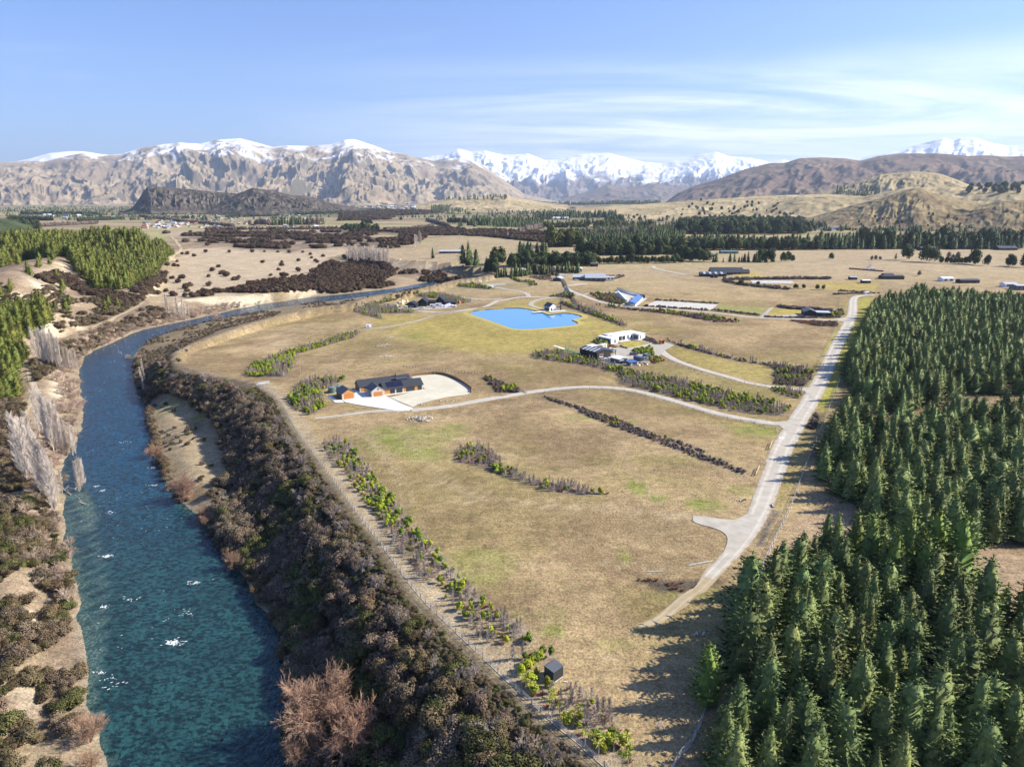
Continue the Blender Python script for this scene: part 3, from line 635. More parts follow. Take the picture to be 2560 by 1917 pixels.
rap = UK('b', [(380,940),(560,938),(700,945),(790,955),(850,970)], ZW)
for i in range(420):
    q = r.random()*(len(rap)-1); j = int(q); f = q-j; a, b = rap[j]*(1-f)+rap[j+1]*f; a += r.gauss(0,9); b += r.gauss(0,7); k = len(V); s_ = r.uniform(1,3.5); z = ZW+.08
    V += [(a-s_,b,z),(a,b-.4,z+.03),(a+s_,b+.2,z),(a,b+.5,z+.1)]; F.append((k,k+1,k+2,k+3))
tag(link(bpy.data.objects.new('river_ripples', mesh_np('river_ripples', V, F, foam_m))), 'small white ripples scattered along the river', kind='stuff')

# ================================================================ MOUNTAINS
def mfr(x, y, s, o=6):
    t = 0; w = 1.0; a = 1.0; n = 0
    for k in range(o):
        v = (1-np.abs(2*vn(x*2.03**k+k*31.7, y*2.03**k+k*11.9, s+k)-1))**2*w; w = np.clip(v*1.9, 0, 1); t = t+v*a; n += a; a *= .56
    return np.clip(t/n*1.55, 0, 1.1)
def mtn_mat(name, snow, c1, c2, c3, nscale):
    m = bpy.data.materials.new(name); m.use_nodes = True; T = m.node_tree; b = T.nodes['Principled BSDF']; L = T.links.new
    b.inputs['Roughness'].default_value = .95; b.inputs['Specular IOR Level'].default_value = .05
    g = T.nodes.new('ShaderNodeNewGeometry'); s = T.nodes.new('ShaderNodeSeparateXYZ'); L(g.outputs['Position'], s.inputs[0]); sn = T.nodes.new('ShaderNodeSeparateXYZ'); L(g.outputs['Normal'], sn.inputs[0])
    def no(sc_, d=6, dis=.4):
        n = T.nodes.new('ShaderNodeTexNoise'); n.inputs['Scale'].default_value = sc_; n.inputs['Detail'].default_value = d; n.inputs['Distortion'].default_value = dis; n.inputs['Roughness'].default_value = .62; L(g.outputs['Position'], n.inputs['Vector']); return n.outputs[0]
    def mr(v, a, b_, c=0, d=1):
        n = T.nodes.new('ShaderNodeMapRange'); n.interpolation_type = 'SMOOTHSTEP'; L(v, n.inputs[0])
        for i, q in enumerate((a, b_, c, d)): n.inputs[i+1].default_value = q
        return n.outputs[0]
    def mx(f, a, b_):
        n = T.nodes.new('ShaderNodeMix'); n.data_type = 'RGBA'; L(f, n.inputs[0])
        for i, q in ((6, a), (7, b_)):
            if isinstance(q, tuple): n.inputs[i].default_value = (*q, 1)
            else: L(q, n.inputs[i])
        return n.outputs[2]
    def ma(op, a, b_):
        n = T.nodes.new('ShaderNodeMath'); n.operation = op
        for i, q in enumerate((a, b_)):
            if isinstance(q, (int, float)): n.inputs[i].default_value = q
            else: L(q, n.inputs[i])
        return n.outputs[0]
    base = mx(mr(no(nscale), .4, .6), c1, c2); base = mx(ma('MULTIPLY', mr(no(nscale*4.3), .52, .66), .8), base, c3)
    base = mx(mr(sn.outputs[2], .78, .6), base, tuple(k*.62 for k in c3))
    if snow:
        z0, z1, amp = snow
        h = ma('ADD', s.outputs[2], ma('MULTIPLY', ma('SUBTRACT', no(nscale*1.6, 8, .8), .5), amp))
        sm = mr(h, z0, z1)
        rock = mr(ma('ADD', sn.outputs[2], ma('MULTIPLY', ma('SUBTRACT', no(nscale*7, 5), .5), .45)), .50, .66)
        top = mr(h, z1, z1+(z1-z0)*1.5, 0, .55)
        sm = ma('MULTIPLY', sm, ma('MAXIMUM', rock, top))
        base = mx(sm, base, (.86,.88,.92))
    L(base, b.inputs['Base Color']); bp = T.nodes.new('ShaderNodeBump'); bp.inputs['Strength'].default_value = 1.0; bp.inputs['Distance'].default_value = 62/(nscale*1000+.001)
    rn = T.nodes.new('ShaderNodeTexNoise'); rn.noise_type = 'RIDGED_MULTIFRACTAL'; rn.normalize = True; rn.inputs['Scale'].default_value = nscale*2.6; rn.inputs['Detail'].default_value = 9; rn.inputs['Roughness'].default_value = .62; rn.inputs['Distortion'].default_value = .6; L(g.outputs['Position'], rn.inputs['Vector'])
    L(rn.outputs[0], bp.inputs['Height']); L(bp.outputs[0], b.inputs['Normal']); return m
def mountain(name, label, k, sil, R, front, back, m, gully, seed, nth=520, nr=90, base=-40, p=1.15, freq=1/420., crest=.04, round_=False, dist_var=0.0, kind='structure'):
    """range whose crest runs through measured skyline points at distance R; front/back = width of each flank in metres"""
    s = np.array([px(k, *q) for q in sil]); uu = np.linspace(s[0,0], s[-1,0], nth); vv = np.interp(uu, s[:,0], s[:,1])
    ker = np.ones(5)/5; vv2 = np.convolve(np.pad(vv, 2, 'edge'), ker, 'valid'); vv = vv2 if round_ else vv*.6+vv2*.4
    dx, dy, dz = ray(uu, vv); hd = np.hypot(dx, dy); th = np.arctan2(dx, dy)
    Rv = R*(1+dist_var*(fbm(uu/300, uu*0+seed, seed, 3)-.5)); crestz = CAM_H+Rv*dz/hd; crestz = np.maximum(crestz, base+5)
    tt_ = np.concatenate([-np.linspace(1, 0, nr, endpoint=False)**1.25, np.linspace(0, 1, nr//3)**1.2])
    TH, TT = np.meshgrid(th, tt_); CZ = np.tile(crestz-base, (len(tt_), 1)); RR = np.tile(Rv, (len(tt_), 1))
    rr = RR+np.where(TT < 0, TT*front*(.62+.38*CZ/CZ.max()), TT*back); X = np.sin(TH)*rr; Y = np.cos(TH)*rr
    at_ = np.abs(TT)
    if round_: prof = .5+.5*np.cos(np.pi*at_); prof = prof**.9
    else: prof = (1-at_)**p
    # spurs: ridged noise, stretched down the flank, domain warped
    arc = TH*R; wx = (fbm(arc*freq*.7, rr*freq*.5, seed+5, 4)-.5)*2.0
    rg = .5*mfr(arc*freq+wx, rr*freq*.30+wx*.5, seed)+.5*mfr(arc*freq*.5-wx*.6, rr*freq*.25, seed+3); fi = mfr(arc*freq*3.3+wx*1.5, rr*freq*1.5, seed+9)
    env = np.clip(at_*2.6, 0, 1)**.9*np.clip((1-at_)*3, 0, 1)
    f3 = mfr(arc*freq*8+wx*2, rr*freq*4.5, seed+17, 4)
    prof2 = prof-.036*(1-f3)*np.clip(at_*6, 0, 1)*np.clip((1-at_)*4, 0, 1)-gully*env*(1-np.clip(rg*1.25, 0, 1))*.62-gully*.30*env*(1-fi)+crest*(fi-.5)*.12*np.clip(1-at_*3, 0, 1)
    Zz = base+CZ*np.clip(prof2, 0, None)
    # taper both ends
    e = np.minimum(np.linspace(0, 1, nth), np.linspace(1, 0, nth)); 
    n0, n1_ = TH.shape; Iq = np.arange(n0*n1_).reshape(n0, n1_); Fm = np.column_stack([Iq[:-1,:-1].ravel(), Iq[:-1,1:].ravel(), Iq[1:,1:].ravel(), Iq[1:,:-1].ravel()])
    me = mesh_np(name, np.column_stack([X.ravel(), Y.ravel(), Zz.ravel()]), Fm, m, smooth=True)
    return tag(link(bpy.data.objects.new(name, me)), label, kind=kind)
M_left = mtn_mat('tussock_mountain', (760, 1260, 2300), (.25,.19,.125), (.36,.285,.185), (.19,.165,.115), .0011)
M_snow = mtn_mat('snow_mountain', (420, 880, 1700), (.16,.12,.105), (.22,.17,.135), (.12,.105,.10), .0008)
M_right = mtn_mat('dark_range', None, (.15,.105,.078), (.205,.15,.105), (.09,.078,.062), .0018)
M_iron = mtn_mat('scrubby_rock', None, (.050,.045,.036), (.085,.070,.055), (.20,.17,.14), .007)
M_hill = mtn_mat('grass_hill', None, (.175,.13,.072), (.275,.215,.11), (.085,.068,.046), .006)
M_hill2 = mtn_mat('tan_hill', None, (.33,.265,.145), (.45,.36,.20), (.14,.115,.07), .004)
# far snow ranges
mountain('snow_range', 'snow covered range across the middle of the skyline', 'F', [(900,420),(1000,415),(1055,394),(1100,388),(1145,371),(1180,380),(1210,376),(1260,388),(1320,384),(1360,400),(1390,399),(1450,386),(1520,382),(1580,398),(1610,405),(1650,408),(1700,398),(1760,385),(1790,379),(1820,390),(1880,396),(1920,404),(1960,399),(2000,410),(2100,415)], 26000, 11000, 6000, M_snow, .42, 11, 480, 80, freq=1/1500.)
mountain('snow_peak_range', 'jagged snowy peaks at the right end of the skyline', 'F', [(2060,430),(2120,400),(2150,396),(2200,385),(2250,375),(2290,362),(2340,350),(2360,345),(2385,352),(2400,345),(2440,346),(2480,358),(2520,365),(2560,362),(2640,350),(2800,370),(3000,420)], 21000, 8000, 6000, M_snow, .40, 15, 360, 72, freq=1/1300.)
mountain('snow_ridge', 'low white ridge showing behind the left mountain', 'F', [(-700,430),(-300,400),(0,410),(62,400),(120,384),(165,379),(205,378),(240,384),(300,390),(420,420)], 22000, 6000, 5000, M_snow, .25, 19, 260, 50, freq=1/1500.)
mountain('brown_snow_range', 'brown mountain range with snow on its upper ridges at left', 'F', [(-1400,440),(-700,420),(-200,412),(0,407),(60,402),(110,405),(170,390),(205,383),(250,388),(300,386),(345,372),(400,362),(450,356),(500,360),(540,350),(600,346),(625,353),(680,368),(720,364),(775,366),(830,360),(858,350),(885,348),(930,362),(970,378),(1010,386),(1050,396),(1085,403),(1120,395),(1180,400),(1215,420),(1260,450),(1310,485),(1400,505)], 15500, 7200, 5000, M_left, .50, 23, 1250, 170, freq=1/1250., p=1.0)
mountain('dim_foothills', 'hazy low foothills below the snowy range', 'F', [(1380,505),(1450,485),(1520,462),(1570,470),(1640,460),(1700,470),(1800,480),(1900,500)], 17000, 3000, 2500, M_right, .5, 29, 220, 50, freq=1/900.)
mountain('dark_hill_range', 'dark brown hill range rising behind the right plain', 'F', [(1660,508),(1700,480),(1740,464),(1800,447),(1860,424),(1925,408),(1960,408),(2000,396),(2050,394),(2110,396),(2150,402),(2200,390),(2260,384),(2340,384),(2420,390),(2460,388),(2520,392),(2600,390),(2900,400),(3600,430)], 8200, 3300, 3000, M_right, .42, 31, 500, 80, freq=1/620., p=.95)
# nearer hills
mountain('rocky_hill', 'dark scrub covered rocky hill above the town', 'F', [(300,536),(330,520),(345,500),(368,466),(420,468),(500,476),(560,482),(590,484),(640,482)], 4600, 420, 1300, M_iron, .5, 37, 300, 60, freq=1/90., p=.55, base=0)
mountain('rocky_hill_shoulder', 'rounded dark shoulder of the rocky hill beside the town', 'F', [(500,536),(560,502),(600,482),(632,470),(680,476),(730,488),(780,492),(830,508),(900,520),(960,533)], 4350, 480, 900, M_iron, .35, 41, 300, 60, freq=1/90., p=.6, base=0)
mountain('tan_slope', 'long tan farm slope rising to the right of the valley', 'F', [(1440,520),(1560,514),(1640,508),(1720,502),(1800,497),(1880,492),(1960,488),(2060,486),(2200,490)], 3900, 1300, 900, M_hill2, .10, 61, 300, 50, freq=1/200., round_=True, base=0)
mountain('wooded_rise', 'dark wooded rise at the left picture edge', 'F', [(-500,560),(-200,545),(0,546),(40,552),(75,566),(110,590)], 1750, 300, 300, mtn_mat('far_wood', None, (.045,.06,.03), (.075,.09,.04), (.03,.04,.025), .03), .12, 63, 120, 30, freq=1/40., round_=True, base=0)
mountain('far_knoll', 'pale knoll with a dark tree line on the plain', 'F', [(1040,512),(1120,497),(1200,492),(1260,490),(1300,497),(1360,506),(1420,512)], 5200, 900, 900, M_hill2, .1, 43, 160, 30, freq=1/200., round_=True, base=0)
mountain('round_scrub_hill', 'rounded tan hill with dark scrub patches', 'F', [(1960,510),(2060,480),(2150,452),(2200,436),(2280,428),(2350,434),(2400,452),(2440,470),(2560,480),(2700,500)], 4200, 900, 1000, M_hill2, .14, 47, 300, 60, freq=1/160., round_=True, base=0)
mountain('tan_back_hill', 'pale tan rise running behind the cone hill', 'F', [(1880,518),(2000,492),(2080,488),(2160,492),(2260,470),(2380,466),(2460,468),(2560,462),(2700,470),(3200,490)], 3400, 800, 900, M_hill2, .14, 53, 320, 60, freq=1/150., round_=True, base=0)
mountain('ridge_hill', 'brown eroded hill at the far right edge', 'F', [(2380,548),(2430,520),(2500,502),(2560,500),(2700,500),(3000,520)], 2450, 420, 900, M_hill, .2, 57, 240, 50, freq=1/80., round_=True, base=0)
mountain('cone_hill', 'grassy cone hill with shaded gullies on the right plain', 'F', [(1990,556),(2060,534),(2130,514),(2200,496),(2255,478),(2285,470),(2305,471),(2345,486),(2400,500),(2470,510),(2560,520)], 2550, 560, 900, M_hill, .20, 59, 320, 70, freq=1/130., round_=True, base=0)
# ================================================================ ROADS AND PADS
def road_mat(name, c1, c2, edge):
    m = mat(name, c1, c2, .35, .95, .5, 6, detail=8); T = m.node_tree; b = T.nodes['Principled BSDF']; L = T.links.new; src = b.inputs['Base Color'].links[0].from_socket; at = T.nodes.new('ShaderNodeAttribute'); at.attribute_name = 'across'
    g = T.nodes.new('ShaderNodeNewGeometry'); no = T.nodes.new('ShaderNodeTexNoise'); no.inputs['Scale'].default_value = .55; no.inputs['Detail'].default_value = 6; L(g.outputs['Position'], no.inputs['Vector'])
    def M(op, a, b_):
        n = T.nodes.new('ShaderNodeMath'); n.operation = op
        for i, q in enumerate((a, b_)):
            if isinstance(q, (int, float)): n.inputs[i].default_value = q
            else: L(q, n.inputs[i])
        return n.outputs[0]
    def R(v, a, b_, c, d):
        n = T.nodes.new('ShaderNodeMapRange'); n.interpolation_type = 'SMOOTHSTEP'; L(v, n.inputs[0])
        for i, q in enumerate((a, b_, c, d)): n.inputs[i+1].default_value = q
        return n.outputs[0]
    tr = R(M('ABSOLUTE', M('SUBTRACT', M('ADD', at.outputs['Fac'], M('MULTIPLY', M('SUBTRACT', no.outputs[0], .5), .25)), .48), 0), .05, .22, 1.12, .93); sc_ = T.nodes.new('ShaderNodeVectorMath'); sc_.operation = 'SCALE'; L(src, sc_.inputs[0]); L(tr, sc_.inputs['Scale'])
    ed = R(M('ADD', at.outputs['Fac'], M('MULTIPLY', M('SUBTRACT', no.outputs[0], .5), .9)), .82, 1.02, 0, .85); mx = T.nodes.new('ShaderNodeMix'); mx.data_type = 'RGBA'; L(ed, mx.inputs[0]); L(sc_.outputs[0], mx.inputs[6]); mx.inputs[7].default_value = (*edge, 1); L(mx.outputs[2], b.inputs['Base Color']); return m
gravel = road_mat('pale_gravel_road', (.40,.365,.30), (.49,.455,.385), (.31,.245,.145))
gravel_ = mat('pale_gravel', (.33,.30,.245), (.40,.37,.31), .35, .95, .5, 6, c3=(.28,.255,.21), detail=8, coords='Object')
gravel2 = road_mat('grey_gravel_road', (.35,.325,.27), (.44,.41,.345), (.30,.235,.135))
worn = road_mat('worn_track', (.345,.28,.175), (.42,.345,.22), (.33,.25,.135))
arena = mat('arena_sand', (.44,.42,.37), (.51,.49,.44), .15, .95, .2, detail=7)
conc = mat('new_concrete', (.62,.62,.61), (.68,.68,.67), .25, .7, .05)
ypad = mat('sown_soil', (.48,.45,.34), (.57,.54,.43), .12, .95, .3, c3=(.40,.40,.24), detail=8)
def ribbon(name, label, k, pts, w, m, lift=.07, zs=None, jit=.18, parent=None, nw=9):
    P = GK(k, pts) if isinstance(k, str) else np.asarray(pts, float)
    if np.ndim(w): ww = np.interp(np.linspace(0, 1, 200), np.linspace(0, 1, len(w)), w)
    P = smooth_line(P, 2.2, 3); n = len(P); T = np.gradient(P, axis=0); T /= np.hypot(T[:,0], T[:,1])[:,None]+1e-9; Nn = np.column_stack([-T[:,1], T[:,0]])
    W = np.full(n, float(w)) if not np.ndim(w) else np.interp(np.linspace(0,1,n), np.linspace(0,1,200), ww)
    V = []; o = np.linspace(-.5, .5, nw)
    eL = (fbm(P[:,0]/2.5, P[:,1]/2.5, 5, 3)-.5)*jit*4; eR = (fbm(P[:,0]/2.5, P[:,1]/2.5, 9, 3)-.5)*jit*4
    for a in o:
        q = P+Nn*(a*W+(eL if a == o[0] else eR if a == o[-1] else 0))[:,None]
        dist = np.hypot(q[:,0], q[:,1]); V.append(np.column_stack([q, hz(q[:,0], q[:,1])+(lift+dist*.00012)*(1 if abs(a) < .5 else .45)]))
    V = np.concatenate(V); I = np.arange(nw*n).reshape(nw, n); F = np.column_stack([I[:-1,:-1].ravel(), I[:-1,1:].ravel(), I[1:,1:].ravel(), I[1:,:-1].ravel()])
    me = mesh_np(name, V, F[:, ::-1], m, smooth=True); ac = me.attributes.new('across', 'FLOAT', 'POINT'); ac.data.foreach_set('value', np.repeat(np.abs(o)*2, n).astype(np.float32)); o_ = link(bpy.data.objects.new(name, me), parent)
    if parent is None: tag(o_, label, kind='structure')
    return o_
def pad(name, label, P, m, lift=.09, cell=4.0, zfun=None, kind='structure', parent=None):
    bm = bmesh.new(); P = np.asarray(P); vs = [bm.verts.new((p[0], p[1], 0)) for p in P]; bm.faces.new(vs)
    for ax in (0, 1):
        for c in np.arange(P[:,ax].min()+cell*.37, P[:,ax].max(), cell):
            co = [0,0,0]; co[ax] = c; no = [0,0,0]; no[ax] = 1
            bmesh.ops.bisect_plane(bm, geom=bm.verts[:]+bm.edges[:]+bm.faces[:], plane_co=co, plane_no=no)
    xy = np.array([(v.co.x, v.co.y) for v in bm.verts]); z = (hz(xy[:,0], xy[:,1])+lift+np.hypot(xy[:,0], xy[:,1])*.00012) if zfun is None else zfun(xy)
    for v, q in zip(bm.verts, z): v.co.z = q
    me = bpy.data.meshes.new(name); bmesh.ops.recalc_face_normals(bm, faces=bm.faces); bm.to_mesh(me); bm.free(); me.materials.append(m)
    if me.polygons[0].normal.z < 0: me.flip_normals()
    o_ = link(bpy.data.objects.new(name, me), parent)
    return tag(o_, label, kind=kind)
def SMP(*parts): P = GP(*parts); return smooth_line(A(P, P[:1]), 1.5, 2)[:-1]
main = GP(('h', [(900,240),(830,243),(770,252),(752,275),(752,330),(748,380),(725,430),(690,500),(650,570),(615,640),(585,720),(548,800),(500,890),(450,985),(385,1080),(335,1175),(280,1265),(245,1340),(222,1420)]),
     ('n', [(1600,540),(1560,650),(1525,740),(1470,860),(1400,970),(1300,1090),(1215,1172),(1165,1228)]))
ribbon('gravel_road', 'wide pale gravel road running beside the spruce plantation', None, main, [4.5,6.0,6.4,6.6,6.8,6.8,6.8,6.9,7.0,6.8,6.0,3.0], gravel, .075)
ribbon('lower_gravel_road', 'gravel road curving from the road junction to the concrete drive', None, GP(('h', [(350,1150),(270,1133),(140,1120),(0,1108)]), ('g', [(2212,1295),(1800,1238),(1500,1150),(1200,1062),(1000,1020),(800,1003),(600,1005),(300,1032),(0,1085)]), ('f', [(2130,915),(1900,950),(1650,1000),(1350,1028)])), 4.4, gravel, .085)
ribbon('narrow_track', 'thin gravel strip leading left below the concrete drive', 'f', [(1300,1030),(1050,1035),(930,1052),(800,1070),(590,1092)], [3.6,3.0,2.6,2.2], gravel2, .065)
ribbon('middle_gravel_road', 'gravel drive from the main road to the white house yard', None, GP(('h', [(470,905),(400,893),(200,878),(0,842)]), ('g', [(1850,935),(1600,868),(1400,800),(1300,745),(1265,710)])), [4.2,4.0,4.0,5.0], gravel, .08)
ribbon('upper_gravel_road', 'long gravel drive passing the sand arena to the far houses', None, GP(('h', [(725,425),(650,415),(450,410),(150,402),(0,392)]), ('g', [(1900,440),(1600,408),(1300,386),(1050,370),(900,355),(780,328),(700,300),(650,278),(590,258),(530,238),(505,222),(525,208),(600,197),(690,187)])), 4.6, gravel, .08)
ribbon('pond_road', 'gravel road curving along the far side of the pond', None, GP(('g', [(640,282),(520,293),(400,297),(220,292),(130,297),(0,325)]), ('b', [(1020,1158),(960,1190),(850,1217),(720,1234),(600,1237),(500,1228)])), 4.6, gravel, .10)
ribbon('pond_footpath', 'narrow gravel path sweeping left of the pond', 'b', [(840,1219),(720,1243),(600,1258),(500,1292),(350,1325),(240,1340),(150,1345)], 2.6, gravel2, .07)
ribbon('turning_lane', 'short gravel lane curving up to the empty building pad', 'b', [(1215,1138),(1200,1115),(1150,1100),(1060,1088),(1000,1077)], 4.2, gravel2, .11)
ribbon('side_lane', 'gravel spur ending in grass left of the pond road', 'b', [(1040,1150),(950,1156),(850,1151),(770,1139)], 4.2, gravel2, .12)
ribbon('pavilion_drive', 'gravel drive looping down to the pond pavilion', 'g', [(430,297),(340,306),(270,325),(236,345),(255,365),(300,378),(345,385)], 4.2, gravel2, .09)
ribbon('walled_yard_lane', 'faint gravel lane above the bronze planting', 'g', [(660,276),(700,262),(780,251),(900,250)], 2.6, gravel2, .07)
pad('road_apron', 'gravel apron where a short spur meets the main road', SMP(('n', [(1062,800),(1140,806),(1240,822),(1330,830),(1385,818),(1430,780),(1500,800),(1450,900),(1330,1040),(1250,1085),(1290,1010),(1300,945),(1255,905),(1180,878),(1045,845)])), gravel, .095)
pad('road_junction', 'widened gravel junction of the lower road and the main road', GP(('h', [(200,1118),(300,1112),(350,1085),(400,1020),(430,1040),(360,1170),(300,1225),(290,1180),(250,1150)])), gravel, .10)
pad('drive_junction', 'widened gravel mouth of the middle drive', GP(('h', [(400,882),(455,880),(500,850),(480,960),(440,935)])), gravel, .10)
pad('upper_junction', 'widened gravel mouth of the upper drive', GP(('h', [(620,408),(690,400),(730,375),(715,450),(690,428),(640,420)])), gravel, .10)
ribbon('faint_track', 'faint worn vehicle track crossing the foreground paddock', None, GP(('n', [(1235,1150),(1190,1200),(1145,1248),(1095,1305)]), ('l', [(1800,165),(1720,240),(1640,315),(1560,370),(1480,395),(1400,420)])), [4.5,3.6,2.8,3.0,3.0,2.0,.5], worn, .05, jit=.5)
pad('building_pad', 'empty pale gravel pad at the end of the lane', GP(('b', [(912,1056),(1062,1049),(1070,1062),(1000,1068),(985,1078),(940,1080),(905,1070)])), gravel2, .12)
pad('sand_arena', 'pale rectangular sand riding arena beside the drive', GP(('g', [(1235,324),(1725,352),(1665,397),(1140,364)])), arena, .10)
pad('far_arena', 'grey rectangular arena behind the dark hedge', GP(('h', [(42,140),(335,146),(345,158),(320,165),(60,162)])), arena, .15)
pad('side_pad', 'narrow gravel strip running back from the upper drive', GP(('h', [(175,333),(207,323),(140,400),(102,402)])), gravel2, .10)
pad('cottage_yard', 'small gravel yard beside the black cottage', GP(('h', [(340,378),(420,370),(600,362),(560,385),(520,396),(300,396),(160,385)])), gravel2, .09)
pad('yard', 'wide gravel yard between the white house and the sheds', GP(('p', [(1110,385),(1280,408),(1440,370),(1545,360),(1640,345),(1700,338),(1800,370),(1700,420),(1640,480),(1600,500),(1500,570),(1400,600),(1270,600),(1120,580),(1000,560),(1060,490),(1150,450)])), gravel2, .10)
pad('walled_yard', 'pale gravel yard inside the angled walls', GP(('g', [(920,248),(1100,282),(1165,305),(1080,368),(1000,362),(950,345),(1000,335),(900,270)])), arena, .09)
sconc = [(150,800),(330,785),(480,757),(560,745),(905,732),(1060,705),(1195,690),(1300,735),(1440,800),(1600,880),(1780,955),(1940,1010),(1830,1085),(1500,1075),(1200,1030),(950,990),(650,945),(400,900),(240,868)]
pad('concrete_drive', 'bright new white concrete drive in front of the garages', GP(('s', sconc)), conc, .14)
pad('courtyard', 'concrete court between the two garages', GP(('s', [(480,760),(470,690),(380,560),(600,515),(700,600),(900,735)])), conc, .13, cell=3)
pad('garage_path', 'narrow concrete path round the detached garage', GP(('o', [(500,325),(585,395),(665,395),(645,368),(600,368),(540,325)])), conc, .12)
pad('new_lawn_bed', 'pale newly sown oval lawn beside the dark roofed house', GP(('o', [(1080,345),(1200,320),(1410,270),(1280,150),(1400,140),(1500,133),(1600,145),(1700,190),(1800,235),(1845,285),(1800,320),(1600,345),(1500,370),(1340,410),(1300,435),(1200,395)])), ypad, .08)
pad('construction_yard', 'gravel yard in front of the half built house', GP(('r', [(350,540),(600,590),(900,600),(1150,610),(1500,590),(1900,560),(1750,500),(1100,520),(850,560)])), gravel2, .11)
for (k, P, n_) in (('e', [(455,418),(700,298),(800,252),(895,212),(960,175),(1000,130),(1035,65),(1070,10)], [3.2,3.4,3,2.6]), ('e', [(150,955),(175,900),(205,850),(245,760),(228,725),(205,670),(200,620),(212,570)], [3,3,3])):
    ribbon('bank_track', 'pale dirt track following the left river bank', k, P, n_, worn, .10)
ribbon('plain_track', 'faint dirt track heading across the far left plain', 'a', [(1090,905),(1115,868),(1170,840),(1150,800),(1100,750)], 5, worn, .2)
ribbon('plain_track', 'thin dirt track curving over the bare plain', 'a', [(1140,950),(1300,920),(1450,890),(1700,865)], 4, worn, .2)
ribbon('far_lane', 'pale farm lane leading to the distant farmhouse', None, GP(('g', [(1215,50),(1205,60),(1240,72),(1320,90),(1400,105),(1470,120)])), 5, gravel, .2)
ribbon('plain_lane', 'long pale lane crossing the plain below the round trees', 'c', [(560,912),(700,912),(900,905),(1150,900),(1440,905)], 6, worn, .3)
# pond
pondP = GP(('b', [(830,1240),(870,1226),(980,1216),(1080,1211),(1180,1211),(1240,1224),(1290,1240),(1345,1262),(1410,1246),(1470,1243),(1540,1258),(1556,1268),(1540,1280),(1498,1286),(1488,1294),(1530,1306),(1520,1320),(1480,1328),(1340,1342),(1220,1352),(1140,1350),(1090,1338),(1030,1318),(930,1280),(850,1256)]))
pondP = smooth_line(A(pondP, pondP[:1]), 3, 2)[:-1]
pz = float(np.min(hz(pondP[:,0], pondP[:,1])))
pw = bpy.data.materials.new('pond_water'); pw.use_nodes = True; q_ = pw.node_tree.nodes['Principled BSDF']; q_.inputs['Base Color'].default_value = (.085,.28,.56,1); q_.inputs['Roughness'].default_value = .07; q_.inputs['IOR'].default_value = 1.33
_n = pw.node_tree.nodes.new('ShaderNodeTexNoise'); _n.inputs['Scale'].default_value = 1.5; _b = pw.node_tree.nodes.new('ShaderNodeBump'); _b.inputs['Strength'].default_value = .05; _b.inputs['Distance'].default_value = .05
_g = pw.node_tree.nodes.new('ShaderNodeNewGeometry'); pw.node_tree.links.new(_g.outputs['Position'], _n.inputs['Vector']); pw.node_tree.links.new(_n.outputs[0], _b.inputs['Height']); pw.node_tree.links.new(_b.outputs[0], q_.inputs['Normal'])
pzz = float(np.mean(hz(pondP[:,0], pondP[:,1])))+.10
cc = pondP.mean(0)
def ring(name, label, P, out, inn, zo, zi, m):
    n = len(P); d = P-cc; d /= np.hypot(d[:,0], d[:,1])[:,None]
    T = np.roll(P, -1, 0)-np.roll(P, 1, 0); Nn = np.column_stack([T[:,1], -T[:,0]]); Nn /= np.hypot(Nn[:,0], Nn[:,1])[:,None]; s_ = np.sign((Nn*d).sum(1).mean()); Nn *= s_
    a = P+Nn*out; b = P+Nn*inn; V = np.concatenate([np.column_stack([a, zo(a)]), np.column_stack([b, zi(b)])]); F = [(i, (i+1) % n, n+(i+1) % n, n+i) for i in range(n)]
    return tag(link(bpy.data.objects.new(name, mesh_np(name, V, F, m, smooth=True))), label, kind='structure')
ring('pond_bank', 'grassed rim round the pond', pondP, 5.0, .5, lambda a: hz(a[:,0], a[:,1])+.06, lambda a: np.full(len(a), pzz+.45), mat('pond_rim_grass', (.34,.28,.08), (.42,.34,.11), .3, .95, .5))
ring('pond_liner', 'dark liner edge showing round the pond', pondP, .5, -.3, lambda a: np.full(len(a), pzz+.45), lambda a: np.full(len(a), pzz-.05), mat('liner', (.03,.03,.035), (.05,.05,.055), 1, .5))
pad('pond', 'bright blue still pond with a curved shore', pondP, pw, 0, 12, zfun=lambda xy: np.full(len(xy), pzz))
# ================================================================ VEGETATION BUILDERS
def leafquads(P, N, size, rng, tilt=.7, asp=1.0):
    n = len(P); N = N/(np.linalg.norm(N, axis=1)[:,None]+1e-9); N = N+rng.normal(0, tilt, (n,3)); N /= np.linalg.norm(N, axis=1)[:,None]
    R = rng.normal(0, 1, (n,3)); T = np.cross(N, R); T /= np.linalg.norm(T, axis=1)[:,None]+1e-9; B = np.cross(N, T); s = (np.asarray(size)*np.ones(n))[:,None]
    T = T*s*asp; B = B*s; V = np.stack([P-T-B*.3, P+T*.2-B, P+T+B*.3, P-T*.2+B], 1).reshape(-1,3); return V, np.arange(4*n).reshape(n,4)
def core(P, R, sq=1.0):
    """closed octahedra that make a crown opaque"""
    o = np.array([(1,0,0),(0,1,0),(-1,0,0),(0,-1,0),(0,0,sq),(0,0,-sq)], float); V = (np.asarray(P)[:,None,:]+o[None]*np.asarray(R)[:,None,None]).reshape(-1,3); b = np.arange(len(P))[:,None]*6
    F = np.concatenate([b+np.array(f) for f in ((0,1,2,4),(0,4,2,3),(0,5,2,1),(0,3,2,5))]); return V, F
